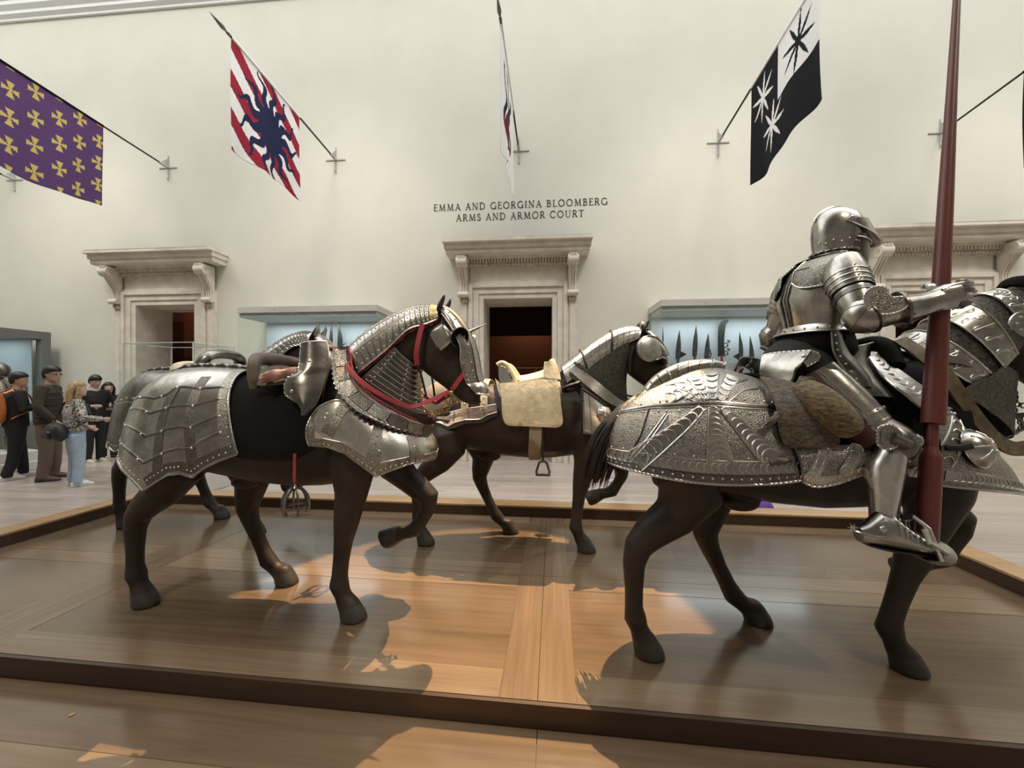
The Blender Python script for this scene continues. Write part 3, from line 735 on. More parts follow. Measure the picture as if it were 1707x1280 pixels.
def pommel(b):
    Lc = [U('H1', x, y, d) for x, y, d in ((503, 572, .2), (502, 580, .21), (500, 606, .24), (497, 621, .27), (480, 630, .29), (475, 641, .305), (476, 658, .315), (500, 673, .33), (507, 691, .335))]
    Rc = [U('H1', x, y, d) for x, y, d in ((544, 569, .15), (547, 580, .16), (548, 597, .18), (547, 611, .2), (545, 622, .22), (541, 636, .25), (536, 651, .28), (525, 677, .31), (512, 692, .33))]
    f = chainplate(b, Lc, Rc, STEEL_D, nu=10, nv=36, sm=False, bulge=.03)
    rope_tube(b, [f(0, i / 30) for i in range(31)], .007, STEEL_L); b.tube([f(i / 10, 0) for i in range(11)], .007, STEEL, 6); b.tube([f(1, i / 30) for i in range(31)], .005, STEEL, 6)
    b.tube([f(.1 + .0 * i, .02 + .93 * i / 30) + V(0, -.003, 0) for i in range(31)], .0025, STEEL_L, 5)
    b.tube([f(0, .27) + V(0, -.004, 0), f(.5, .36) + V(0, -.004, 0), f(1, .27) + V(0, -.004, 0)], .004, LEATHER_B, 6)
    for q in ((.45, .26), (.25, .72)): p = f(*q); b.lathe(p + V(0, -.002, 0), [(.011, 0), (.01, .004), (.003, .009)], STEEL_L, 10, axis=(0, -1, 0))
o = ybuild(pommel, 'pommel_plate', sad_o, both=False); o['label'] = 'steel plate on the near side of the pommel'
o2 = o.copy(); o2.data = o.data.copy(); COL.objects.link(o2); o2.parent = sad_o
for q in o2.data.vertices: q.co.y *= -1
o2.data.flip_normals(); o2['label'] = 'steel plate on the far side of the pommel'
b = MB(); b.tube(curve([V(.45, -.17, 1.56), V(.455, -.09, 1.60), V(.46, 0, 1.61), V(.455, .09, 1.60), V(.45, .17, 1.56)], 16), .02, LEATHER, 10); b.build('pommel_roll', sad_o)
# stirrups
def stirrup(x, y, z, parent, cage=True, top=1.0):
    t_ = MB(); strap(t_, [V(x - .005, y, top), V(x, y - .01 * (1 if y < 0 else -1), (top + z) / 2), V(x, y, z + .09)], .016, RED if cage else LEATHER_B, (0, 1, 0), .003); a = t_.build('stirrup_leather', parent)
    t_ = MB()
    if cage:
        for k in range(6):
            an = R(60 * k + 15); dx, dy = math.cos(an), math.sin(an)
            t_.tube(curve([V(x, y, z + .085), V(x + .03 * dx, y + .03 * dy, z + .075), V(x + .062 * dx, y + .062 * dy, z + .03), V(x + .066 * dx, y + .066 * dy, z - .03), V(x + .058 * dx, y + .058 * dy, z - .055)], 12), .006, STEEL_D, 6, flat=1.6)
        t_.tube([V(x + .064 * math.cos(R(15 * i)), y + .064 * math.sin(R(15 * i)), z - .02) for i in range(25)], .006, STEEL_D, 6, flat=1.8, cap=False)
        t_.lathe((x, y, z + .075), [(.012, 0), (.02, .008), (.012, .018), (.006, .03)], STEEL_D, 10)
    else:
        t_.tube([V(x, y, z + .085), V(x - .03, y, z + .07), V(x - .052, y, z), V(x - .05, y, z - .02)], .006, STEEL_D, 6, flat=1.8); t_.tube([V(x, y, z + .085), V(x + .03, y, z + .07), V(x + .052, y, z), V(x + .05, y, z - .02)], .006, STEEL_D, 6, flat=1.8)
        t_.box((x - .058, y - .03, z - .032), (x + .058, y + .03, z - .02), STEEL_D, .003); t_.tube([V(x - .045, y - .022, z - .015), V(x, y - .04, z - .01), V(x + .045, y - .022, z - .015)], .004, STEEL_D, 5)
    t_.build('stirrup', a)
q = U('H1', 493, 838, .36); stirrup(q.x, q.y, q.z, h1, top=1.0); stirrup(q.x, -q.y, q.z, h1, top=1.0)

# crinet, throat lames
S = arch('H1', [(.545, 1.562), (.689, 1.694), (.858, 1.803), (.983, 1.853), (1.083, 1.872), (1.175, 1.862)], [(.70, .175, 1.415), (.80, .158, 1.50), (.90, .14, 1.585), (1.02, .12, 1.70), (1.12, .103, 1.735), (1.19, .09, 1.765)], e=.9, sgn=1)
b = MB(); S.plate(b, STEEL, 40, 28)
for i in range(1, 17): S.line(b, STEEL_D, [(i / 17, 0), (i / 17, -.98)], .0035, 12)
for v in (-.36, -.62): S.line(b, STEEL_L, [(0, v), (.93, v)], .004, 30); S.rivets(b, STEEL_L, [((i + .5) / 17, v - .08) for i in range(16)], .006)
S.rivets(b, STEEL_L, [((i + .5) / 17, -.92) for i in range(17)], .006)
S.strip(b, BRASS, [(.955, 0), (.955, -.95)], .05, 14, .003)
edge_v(S, b, STEEL_L, -1, .005, rope=False); edge_v(S, b, STEEL_L, 1, .005, rope=False); edge_u(S, b, STEEL, 0, .006); edge_u(S, b, STEEL_L, 1, .006)
o = b.build('crinet', h1); o['label'] = 'segmented steel crinet along the mane'
b = MB()
for sg in (-1, 1): b.tube([S.f(i / 30, sg * 1.0) + V(0, -sg * .012, -.012) + V(0, 0, .004 * math.sin(i * 2.3)) for i in range(31)], [.008 + .004 * math.sin(i * 1.7) for i in range(31)], REDFRINGE, 6)
b.build('fringe', o)
S = arch('H1', [(1.085, 1.14), (1.065, 1.26), (1.055, 1.38), (1.055, 1.49)], [(.72, .19, 1.37), (.80, .175, 1.45), (.88, .155, 1.53), (.95, .14, 1.60)], e=.9, sgn=-1)
b = MB(); S.plate(b, STEEL_D, 30, 28)
for i in range(11): S.line(b, STEEL_L, [(i / 10.5 + .02, -.12), (i / 10.5 + .02, -.96)], .0042, 16, .001); S.line(b, LEATHER_B, [(i / 10.5 + .035, -.1), (i / 10.5 + .035, -.96)], .003, 16, .0)
S.rivets(b, STEEL_L, [(i / 10.5 + .05, -.5) for i in range(10)] + [(i / 10.5 + .05, -.9) for i in range(10)] + [(i / 10.5 + .05, -.2) for i in range(10)], .006)
o = b.build('throat_lames', h1); o['label'] = 'overlapping steel lames under the throat'

# peytral and neck band
S = wrap('H1', [(.548, -.325, 1.20), (.60, -.325, 1.255), (.70, -.315, 1.29), (.80, -.29, 1.24), (.92, -.25, 1.17), (1.02, -.17, 1.12), (1.08, -.08, 1.08), (1.10, 0, 1.07)],
         [(.548, -.345, 1.045), (.66, -.352, 1.04), (.76, -.35, 1.005), (.85, -.345, .94), (.925, -.335, .882), (1.0, -.29, .91), (1.08, -.20, .93), (1.13, -.10, .925), (1.15, 0, .92)], .03, sgn=-1)
b = MB(); S.plate(b, STEEL_L, 64, 16)
for pix in ([(580, 665), (545, 725)], [(633, 706), (622, 775)], [(684, 727), (692, 772)]): S.strip(b, ETCH, [S.uv(*q) for q in pix], (.05, .075), 14)
S.strip(b, ETCH, [(-.995, .90), (-.5, .90)], .05, 40); S.strip(b, ETCH, [(-.5, .90), (0, .90)], .05, 40); S.strip(b, ETCH, [(-.97, .02), (-.97, .95)], .05, 14)
for v in (.78, ): S.line(b, STEEL_L, [(-.95, v), (-.5, v)], .003, 30); S.line(b, STEEL_L, [(-.5, v), (0, v)], .003, 30)
S.rivets(b, STEEL_L, S.along([(-.98, .93), (-.52, .93)], 13) + S.along([(-.48, .93), (-.02, .93)], 13), .0055)
for p in ((631, 725), (631, 752), (692, 745), (545, 690), (541, 697)): S.rivets(b, STEEL_L, [S.uv(*p)], .008)
edge_v(S, b, STEEL, 1, .006, 120, u0=-1); edge_v(S, b, STEEL, 0, .006, 120, u0=-1); edge_u(S, b, STEEL, -1, .006, v0=0); edge_u(S, b, STEEL, 1, .006, v0=0)
o = b.build('peytral', h1); o['label'] = 'bright steel chest plate with etched bands'
S = wrap('H1', [(.665, -.16, 1.60), (.70, -.185, 1.50), (.74, -.225, 1.43), (.80, -.26, 1.36), (.89, -.262, 1.285), (.985, -.235, 1.22), (1.06, -.16, 1.165), (1.115, -.075, 1.135), (1.135, 0, 1.125)],
         [(.60, -.19, 1.585), (.635, -.25, 1.46), (.69, -.30, 1.355), (.79, -.32, 1.255), (.90, -.305, 1.19), (1.0, -.235, 1.13), (1.08, -.12, 1.085), (1.115, 0, 1.06)], .006, sm=(True, True), sgn=-1)
b = MB(); S.plate(b, STEEL_D, 72, 4)
for i in range(8): S.strip(b, ETCH_D if i % 2 else ETCH, [(-.98 + i * .122, .5), (-.98 + i * .122 + .112, .5)], .06, 8)
for v in (.12, .88): S.line(b, STEEL_L, [(-1, v), (0, v)], .003, 60); S.rivets(b, STEEL_L, S.along([(-1, v), (0, v)], 22), .0045)
for i in range(9): S.line(b, LEATHER_B, [(-1 + .122 * i, .1), (-1 + .122 * i, .9)], .003, 6)
edge_v(S, b, STEEL_L, 1, .006, 100, u0=-1, rope=False); edge_v(S, b, STEEL_L, 0, .006, 100, u0=-1, rope=False)
for i in range(26):
    a = -1 + .06 + i * .036
    for sg in (1, -1): p = S.f(a * sg, 1.0); b.lathe(p + V(0, 0, -.004), [(.014, 0), (.012, .006)], STEEL_D, 8, axis=S.n(a * sg, .95))
o = b.build('neck_band', h1); bl = MB(); bl.tube(curve([V(.95, -.17, 1.23), V(1.06, -.12, 1.175), V(1.115, -.05, 1.16), V(1.12, 0, 1.158), V(1.115, .05, 1.16), V(1.06, .12, 1.175), V(.95, .17, 1.23)], 24), .03, plain('maroon_lining', (.028, .008, .008), .9, var=.4), 10, flat=1.3); bl.build('lining', o); o['label'] = 'riveted steel neck band above the chest plate'
b = MB()
for i in range(60):
    a = -.98 + i * .0165
    for sg in (1, -1): b.ball(S.f(a * sg, -.0) + S.n(a * sg, 0.02) * -.004 + V(0, 0, .012), .013, REDFRINGE, 6)
b.build('fringe', o)

# head armour
S = arch('H1', [(1.185, 1.862), (1.25, 1.838), (1.335, 1.755), (1.39, 1.655), (1.42, 1.555), (1.438, 1.455), (1.455, 1.39)], [(1.215, .078, 1.80), (1.255, .105, 1.755), (1.295, .122, 1.69), (1.335, .12, 1.60), (1.335, .10, 1.52), (1.35, .085, 1.44), (1.37, .078, 1.375)], e=.85, sgn=1)
b = MB(); S.plate(b, STEEL, 30, 24)
S.strip(b, ETCH, [(.02, -.2), (.98, -.25)], .05, 20); S.strip(b, ETCH, [(.62, -.75), (.98, -.75)], .04, 12)
S.line(b, STEEL_L, [(.02, -.42), (.98, -.5)], .003, 20); edge_v(S, b, STEEL_L, -1, .005, rope=False); edge_v(S, b, STEEL_L, 1, .005, rope=False)
S.rivets(b, STEEL_L, S.along([(.05, -.5), (.95, -.6)], 10) + S.along([(.6, -.9), (.97, -.9)], 5), .006)
b.tube([V(1.36, 0, 1.70), V(1.42, 0, 1.725), V(1.475, 0, 1.75)], [.011, .007, .001], STEEL_D, 8)
nose = arch('H1', [(1.452, 1.395), (1.478, 1.375), (1.488, 1.345), (1.482, 1.315)], [(1.37, .08, 1.38), (1.385, .088, 1.365), (1.40, .09, 1.345), (1.425, .085, 1.325)], e=.8, sgn=1)
nose.plate(b, STEEL, 8, 18); edge_u(nose, b, STEEL_L, 1, .006, rope=False)
shf = b.build('shaffron', h1); shf['label'] = 'etched steel head plate with a spike'
def eyes(b):
    c = V(1.325, -.128, 1.655); ax = V(.62, -.55, -.28).normalized()
    b.lathe(c - ax * .03, [(.038, 0), (.050, .02), (.058, .044), (.061, .052)], STEEL_D, 18, axis=ax, cap0=False, cap1=False); b.lathe(c - ax * .020, [(.034, .012), (.047, .02), (.055, .038), (.0595, .046)], BLACK, 18, axis=ax, cap1=False)
    b.tube([c + ax * .022 + (ax.orthogonal().normalized() * math.cos(t) + ax.cross(ax.orthogonal().normalized()) * math.sin(t)) * .06 for t in [2 * math.pi * i / 24 for i in range(25)]], .002, STEEL_D, 5, cap=False)
ybuild(eyes, 'eye_guard', shf)
def flap(b):
    A = [U('H1', x, y, d) for x, y, d in ((737, 541, .115), (722, 552, .118), (719, 559, .12), (728, 576, .125), (734, 583, .125))]; C = [U('H1', x, y, d) for x, y, d in ((741, 543, .115), (750, 553, .125), (757, 563, .13), (746, 575, .128), (737, 583, .125))]
    f = chainplate(b, A, C, STEEL, nu=8, nv=12, sm=False, bulge=.012)
    rim = [f(0, i / 12) for i in range(13)] + [f(1, i / 12) for i in range(12, -1, -1)]; b.tube(rim, .0055, STEEL_L, 6)
    f2 = lambda u, v: f(.2 + .6 * u, .18 + .62 * v) + V(0, -.004, 0); b.tube([f2(0, i / 8) for i in range(9)] + [f2(1, i / 8) for i in range(8, -1, -1)] + [f2(0, 0)], .002, STEEL_L, 5)
ybuild(flap, 'cheek_flap', shf)

# bridle and reins
bo = thing_part = bpy.data.objects.new('bridle', None); COL.objects.link(bo); bo.parent = h1
ybuild(lambda b: strap(b, [U('H1', *q) for q in ((704, 540, .115), (698, 566, .125), (694, 590, .13), (696, 608, .11))], .03, RED, (0, -1, 0), .004), 'cheek_strap', bo)
ybuild(lambda b: strap(b, [U('H1', *q) for q in ((696, 606, .11), (702, 625, .10), (707, 645, .09), (711, 662, .08))], .012, LEATHER_B, (0, -1, 0), .003), 'throat_strap', bo)
ybuild(lambda b: strap(b, [U('H1', *q) for q in ((774, 622, .083), (765, 634, .085), (757, 645, .083), (752, 650, .075))], .028, RED, (0, -1, 0), .004), 'noseband', bo)
bo['label'] = 'crimson bridle straps'
def bit(b):
    c = U('H1', 752, 655, .085); d = V(-.35, 0, -.94)
    b.ball(c, .018, BRASS, 10); b.tube(curve([c, c + V(-.005, -.004, -.05), c + V(-.045, -.004, -.075), c + V(-.06, 0, -.11)], 12), .006, BRASS, 6)
    for k in range(14): an = R(k * 51); b.ball(c + V(-.004 + .026 * math.cos(an), -.012, -.035 + .035 * math.sin(an)), .0085, BRASS, 6)
    for k in range(6): b.tube([c + V(-.07 - .012 * k, 0, -.115 - .004 * k) + V(.009 * math.cos(t), .004 * math.sin(t) if k % 2 else 0, .009 * math.sin(t)) for t in [2 * math.pi * i / 10 for i in range(11)]], .0022, BRASS, 4, cap=False)
ybuild(bit, 'curb_bit', bo)
def reins(b):
    strap(b, [U('H1', *q) for q in ((567, 594, .16), (578, 612, .22), (602, 636, .29), (639, 660, .30), (676, 676, .25), (693, 677, .2), (714, 669, .14), (748, 653, .09))], .024, RED, (0, -1, .25), .004, 40)
ybuild(reins, 'rein', bo)

# ================================================================== horse 4: fluted crupper, carries the knight
def U4(x, y, d): return U('H4', x, y, d)
T4 = [U4(x, y - 3, .0) for x, y in ((1275, 641), (1250, 632), (1226, 625), (1205, 619), (1184, 616), (1164, 618), (1144, 623), (1127, 630), (1111, 638), (1098, 647), (1090, 656), (1083, 667))]
B4 = [(-.03, .37, .958), (-.12, .38, .945), (-.22, .385, .935), (-.33, .385, .93), (-.44, .38, .93), (-.55, .36, .935), (-.66, .32, .945), (-.75, .26, .955), (-.82, .18, .96), (-.86, .09, .965), (-.87, 0, .97)]
S = arch('H4', T4, B4, e=.84, sgn=-1, rear=True)
b = MB(); S.plate(b, ETCH_S, 66, 64)
def pth(pix): return [S.uv(*q) for q in pix]
# joint ridge across the flank and on round the rump
j = pth([(1285, 677), (1250, 675), (1220, 672), (1188, 670), (1150, 672), (1115, 674), (1092, 675)]); jv = j[-1][1]
j = [(j[0][0] - .06, j[0][1])] + j + [(1, jv)]
S.line(b, STEEL_L, j, .0065, 70, .001); S.line(b, STEEL_D, [(q[0], q[1] - .012) for q in j], .004, 70, .001); S.line(b, STEEL, [(q[0], q[1] - .03) for q in j], .004, 70, .001)
S.rivets(b, STEEL_L, S.along([(q[0], q[1] + .035) for q in j], 16) + S.along([(q[0], q[1] - .06) for q in j], 14), .006)
low = [([(1171, 679), (1115, 727), (1060, 768)], (.03, .115)), ([(1188, 679), (1194, 727), (1201, 775)], (.035, .115)), ([(1205, 681), (1248, 727), (1290, 768)], (.035, .10)), ([(1112, 690), (1080, 735), (1050, 768)], (.012, .02))]
for pix, wd in low:
    q = pth(pix)
    if wd[1] > .05:
        S.strip(b, STEEL, q, wd, 24, .0025); S.crescents(b, STEEL_L, q, 9, (wd[0] * .9, wd[1] * .85), .0038, 1)
    for sg in (-1, 1):
        for (a0, a1) in ((q[0], q[1]), (q[1], q[2])): pass
        # raised borders of the band
        pn = S.path(q, 24, .002); pts = []
        for i, (p, nn) in enumerate(pn):
            tg = (pn[min(i + 1, 23)][0] - pn[max(i - 1, 0)][0]).normalized(); pts.append(p + nn.cross(tg).normalized() * sg * lerp(wd[0], wd[1], i / 23) / 2)
        b.tube(pts, .0035, STEEL_L, 5); b.tube([mir(p) for p in pts], .0035, STEEL_L, 5)
for pix in ([(1174, 668), (1158, 652), (1136, 643), (1112, 650)], [(1180, 667), (1168, 645), (1156, 628)], [(1187, 666), (1186, 642), (1184, 620)], [(1200, 667), (1211, 645), (1222, 627)], [(1208, 668), (1232, 645), (1255, 640)], [(1165, 668), (1140, 655), (1112, 665)]):
    q = pth(pix); big = len(pix) == 3 and pix[0][0] < 1205
    if big or pix[0][0] == 1174: S.strip(b, STEEL, q, (.03, .07), 20, .0025); S.crescents(b, STEEL_L, q, 5, (.03, .06), .0035, 1)
    for sg in (-1, 1):
        pn = S.path(q, 18, .002); pts = []
        for i, (p, nn) in enumerate(pn):
            tg = (pn[min(i + 1, 17)][0] - pn[max(i - 1, 0)][0]).normalized(); pts.append(p + nn.cross(tg).normalized() * sg * lerp(.03, .07, i / 17) / 2)
        b.tube(pts, .0032, STEEL_L, 5); b.tube([mir(p) for p in pts], .0032, STEEL_L, 5)
# hem: scale band, border and rope
S.strip(b, STEEL, [(.0, -.915), (1, -.915)], .05, 60, .0025); S.crescents(b, STEEL_L, [(.02, -.915), (.97, -.915)], 34, .046, .003, -1)
S.line(b, STEEL_L, [(0, -.875), (1, -.875)], .0035, 60); S.line(b, LEATHER_B, [(0, -.952), (1, -.952)], .003, 60)
S.strip(b, ETCH_D, [(0, -.972), (1, -.972)], .028, 60, .002); S.rivets(b, STEEL_L, S.along([(0.01, -.972), (.98, -.972)], 26) + S.along([(0.01, -.86), (.98, -.86)], 13), .006)
edge_v(S, b, STEEL_L, -1, .0065); edge_v(S, b, STEEL_L, 1, .0065)
S.strip(b, STEEL, [(.025, -.15), (.025, -.98)], .055, 30, .003); S.rivets(b, STEEL_L, S.along([(.035, -.3), (.035, -.95)], 9), .006); edge_u(S, b, STEEL_D, .0, .006, rope=False)
S.line(b, LEATHER_B, pth([(1084, 676), (1069, 724), (1046, 768)]), .004, 24, .001)
cr = b.build('crupper', h4); cr['label'] = 'fluted steel crupper with radiating scale bands and scrollwork'
b = MB(); sp = [V(.0, 0, 0) + p + V(0, 0, .012) for p in T4[3:]] + [T4[-1] + V(-.03, 0, -.02)]
sp = curve(sp, 60); b.tube(sp, [.030 + .022 * min(1, i / 25) for i in range(60)], STEEL, 16)
for h_ in range(9):
    hx = []
    for i in range(8): k_ = min(59, int(h_ * 6.2 + i * 1.6)); tg_ = (sp[min(k_ + 1, 59)] - sp[max(k_ - 1, 0)]).normalized(); a1_ = V(0, 1, 0); a2_ = tg_.cross(a1_); an_ = R(-60 + 42 * i); r_ = (.030 + .022 * min(1, k_ / 25)) * 1.0; hx.append(sp[k_] + (a1_ * -math.cos(an_) + a2_ * math.sin(an_)) * r_)
    b.tube(hx, .0042, STEEL_D, 6); b.tube([q + V(.007, -.001, .002) for q in hx], .0032, STEEL_L, 6)
b.build('roped_crest', cr)
b = MB(); e = sp[-1]; b.lathe(e, [(.05, -.02), (.056, 0), (.05, .02), (.03, .024)], STEEL_D, 14, axis=(-.8, 0, -.6)); b.ball(e + V(-.03, 0, -.03), .03, LEATHER_B, 10); b.build('tail_ring', cr)
for a0, a1 in (((1280, 706), (1297, 690)), ((1283, 771), (1320, 764))):
    b = MB(); p0, p1 = U4(*a0, .375), U4(*a1, .375); rope_tube(b, [p0, lerp(p0, p1, .5) + V(0, -.01, 0), p1], .015, LEATHER, 8); b.build('toggle_cord', cr)
# tail of hair
b = MB(); rnd = random.Random(3); e = sp[-1] + V(-.035, 0, -.03)
core = curve([e, e + V(-.07, 0, -.03), e + V(-.15, -.005, -.15), e + V(-.205, -.01, -.30), e + V(-.235, -.01, -.42)], 16)
HAIR = plain('dark_tail_hair', (.022, .012, .008), .55, var=.5, nscale=30)
b.tube(core, [.03, .04, .05, .058, .064, .068, .07, .072, .072, .07, .066, .06, .052, .042, .03, .012], HAIR, 10, flat=.8)
for k in range(150):
    a = rnd.uniform(0, 6.283); rr = math.sqrt(rnd.random()); dy, dx = math.sin(a) * rr, math.cos(a) * rr; ln_ = rnd.uniform(.75, 1.12); pts = []
    for i in range(9):
        t = i / 8 * ln_; c = sample(core, min(t, 1)); 
        if t > 1: c = c + V(-.02, 0, -.16) * (t - 1) * 3
        wd = .028 + .07 * math.sin(min(t, 1) * 2.3); pts.append(c + V(dx * wd * .95 + rnd.uniform(-.004, .004), dy * wd * .9, rnd.uniform(-.006, .006)))
    b.tube(pts, [.004] * 3 + [.0045] * 4 + [.003, .0008], HAIR, 4)
o = b.build('tail', h4); o['label'] = 'dark brown hair tail'

# saddle cloth and war saddle
b = MB(); sc = arch('H4', [(-.10, 1.44), (.05, 1.425), (.22, 1.42), (.42, 1.455), (.60, 1.50), (.68, 1.52)], [(-.02, .34, 1.0), (.12, .345, .97), (.30, .35, .97), (.46, .345, 1.0), (.60, .335, 1.06), (.72, .30, 1.16)], e=.8, sgn=1)
sc.plate(b, BLACK, 30, 40, .012); o = b.build('saddle_cloth', h4); o['label'] = 'black velvet saddle cloth'
sd4 = bpy.data.objects.new('saddle', None); COL.objects.link(sd4); sd4.parent = h4; sd4['label'] = 'brocade and steel war saddle'
BROC = brocade('gold_brocade', (.020, .014, .009), (.20, .145, .075), (38, 38, 90))
GOLDF = brocade('worn_gold_cloth', (.035, .022, .010), (.36, .25, .09), (30, 30, 120))
def flap4(b):
    L_ = [U4(*q) for q in ((1268, 630, .20), (1282, 650, .27), (1295, 676, .335), (1299, 700, .36), (1301, 716, .365), (1307, 737, .37), (1318, 744, .37))]
    R_ = [U4(*q) for q in ((1318, 640, .27), (1340, 652, .31), (1358, 668, .345), (1380, 695, .365), (1392, 712, .37), (1395, 736, .37), (1386, 744, .37))]
    f = chainplate(b, L_, R_, BROC, nu=12, nv=24, thick=.014, bulge=.02); b.tube([f(0, i / 24) for i in range(25)] + [f(i / 8, 1) for i in range(9)], .006, GOLDF, 6)
ybuild(flap4, 'saddle_flap', sd4)
ybuild(lambda b: b.tube(curve([U4(1331, 640, .31), U4(1350, 655, .35), U4(1374, 675, .385), U4(1398, 697, .395), U4(1414, 712, .39), U4(1419, 719, .385)], 20), [.035] + [.045 + .028 * math.sin(math.pi * (i / 19) ** .8) for i in range(18)] + [.02], GOLDF, 14, flat=.8, up=(0, 1, 0)), 'thigh_bolster', sd4)
def cuff(b):
    for i in range(9): b.tube([U4(1326 + i * 2.2, 652 - i * 1.5 + 0, .335), U4(1331 + i * 2.4, 640 - i * 1.2, .335), U4(1337 + i * 2.4, 629 + i * .6, .32)], .011, BROC, 6)
ybuild(cuff, 'gathered_cuff', sd4)
def cantle(b):
    Ln = [U4(*q) for q in ((1271, 593, .11), (1269, 602, .12), (1267, 612, .13), (1266, 622, .14), (1276, 631, .15))]
    L_ = [U4(*q) for q in ((1300, 588, .17), (1298, 600, .18), (1295, 614, .19), (1292, 628, .19), (1296, 640, .20))]
    R_ = [U4(*q) for q in ((1352, 585, .255), (1338, 604, .262), (1326, 616, .268), (1322, 630, .27), (1312, 647, .27))]
    def quad(u, v): A_, M_, C_ = sample([Vector(q) for q in Ln], v), sample([Vector(q) for q in L_], v), sample([Vector(q) for q in R_], v); return A_ * (2 * (u - .5) * (u - 1)) + M_ * (4 * u * (1 - u)) + C_ * (2 * u * (u - .5))
    f = quad; b.sheet(f, STEEL, 24, 20, .005, 0, (0, 1), (0, 1))
    H_ = [U4(*q) for q in ((1352, 585, .255), (1350, 592, .257), (1345, 598, .26), (1338, 604, .262))]; G_ = [U4(*q) for q in ((1362, 589, .25), (1365, 594, .25), (1361, 602, .25), (1344, 611, .255))]
    f3 = chainplate(b, H_, G_, STEEL, nu=6, nv=8); e_ = [f3(1, i / 10) for i in range(11)]
    rope_tube(b, [f(i / 24, 0) for i in range(25)] + [f3(i / 4, 0) for i in range(1, 5)] + e_, .006, STEEL_L)
    b.tube([f(1, .3 + .7 * i / 14) for i in range(15)], .006, STEEL_D, 6); p = f(.95, .12); b.lathe(p + V(0, -.003, 0), [(.012, 0), (.011, .004), (.004, .01)], STEEL_L, 10, axis=(0, -1, 0))
    b.tube([f(.1 + .8 * i / 14, .12) + V(0, -.004, 0) for i in range(15)], .002, STEEL_L, 5)
ybuild(cantle, 'cantle_plate', sd4)
def pomm(b):
    L_ = [U4(*q) for q in ((1413, 581, .17), (1416, 600, .20), (1424, 622, .24), (1438, 642, .28), (1452, 660, .30))]; R_ = [U4(*q) for q in ((1455, 571, .10), (1449, 590, .13), (1452, 610, .17), (1470, 640, .24), (1490, 664, .28))]
    f = chainplate(b, L_, R_, STEEL_D, nu=8, nv=20, bulge=.02); b.tube([f(1, i / 20) for i in range(21)], .005, STEEL_L, 6); b.tube([f(i / 8, 0) for i in range(9)], .005, STEEL, 6)
    for t in (.15, .4, .65): p = f(.15, t); b.ball(p, .007, STEEL, 6)
ybuild(pomm, 'pommel_plate', sd4)
b = MB(); b.tube(curve([V(.47, -.2, 1.46), V(.50, -.12, 1.56), V(.51, 0, 1.59), V(.50, .12, 1.56), V(.47, .2, 1.46)], 20), .04, BLACK, 10); b.build('pommel_roll', sd4)

# flank plates below the saddle
fl_T = [U4(*q) for q in ((1322, 742, .365), (1360, 742, .375), (1400, 742, .38), (1440, 740, .38), (1490, 738, .37), (1535, 740, .36))]
fl_B = [U4(*q) for q in ((1338, 803, .372), (1360, 811, .385), (1395, 806, .39), (1440, 791, .39), (1490, 789, .38), (1540, 795, .37))]
def flank(b):
    f = lambda u, v: lerp(sample(fl_T, u), sample(fl_B, u), v) + V(0, -.02 * math.sin(math.pi * v), 0)
    s = Surf('H4', f, (0, 1), (0, 1), 1.0); s.mv = False
    if s.n(.5, .5).y > 0: s.sgn = -1
    s.plate(b, ETCH_S, 36, 12)
    P = lambda a: [p for p, q in s.path(a, 14, .003)]
    for a, wd in (([(.12, .82), (.28, .05)], .05), ([(.42, .75), (.55, .05)], .05), ([(.8, .8), (.75, .05)], .05)):
        s.strip(b, STEEL, a, wd, 12, .003, mirror=False); s.crescents(b, STEEL_L, a, 4, wd * .9, .003, -1, mirror=False)
        b.tube(P([(a[0][0] - .035, a[0][1]), (a[1][0] - .035, a[1][1])]), .003, STEEL_L, 5); b.tube(P([(a[0][0] + .035, a[0][1]), (a[1][0] + .035, a[1][1])]), .003, STEEL_L, 5)
    s.strip(b, STEEL, [(.01, .84), (.99, .84)], .04, 30, .003, mirror=False); s.crescents(b, STEEL_L, [(.02, .84), (.98, .84)], 20, .036, .0028, 1, mirror=False)
    rope_tube(b, [p for p, q in s.path([(0, 1), (1, 1)], 60, .001)], .0065, STEEL_L); s.rivets(b, STEEL_L, s.along([(0, .95), (1, .95)], 16) + [(.03, .3), (.03, .6), (.06, .45)], .006, mirror=False)
    b.tube(P([(0, 0), (0, 1)]), .005, STEEL_D, 5)
ybuild(flank, 'flank_plate', h4)

# chest plate with domed bosses
S = wrap('H4', [(.50, -.33, 1.27), (.61, -.30, 1.27), (.68, -.26, 1.24), (.76, -.22, 1.19), (.83, -.18, 1.13), (.88, -.11, 1.09), (.90, 0, 1.08)],
         [(.50, -.375, .945), (.62, -.385, .935), (.72, -.375, .925), (.85, -.33, .905), (.99, -.23, .875), (1.06, -.12, .86), (1.08, 0, .855)], .03, sm=(True, True), sgn=-1)
b = MB(); S.plate(b, ETCH_S, 60, 16)
for pix in ([(1588, 695), (1570, 742)], [(1600, 700), (1585, 778)]):
    q = [S.uv(*t) for t in pix]; S.line(b, STEEL_L, q, .0045, 14)
q = [S.uv(1594, 700), S.uv(1578, 775)]; S.crescents(b, STEEL_L, q, 5, .04, .003, 1)
S.strip(b, STEEL, [(-.98, .86), (-.02, .90)], .045, 60, .003); S.crescents(b, STEEL_L, [(-.95, .86), (-.05, .90)], 26, .04, .0032, -1)
S.line(b, STEEL_L, [(-1, .78), (0, .84)], .003, 50); S.rivets(b, STEEL_L, S.along([(-.9, .06), (-.03, .06)], 24), .0085)
edge_v(S, b, STEEL_L, 1, .006, 120, u0=-1); edge_v(S, b, STEEL, 0, .006, 120, u0=-1, rope=False)
pt = b.build('peytral', h4); pt['label'] = 'etched steel chest plate with domed bosses'
ub = S.uv(1627, 748)
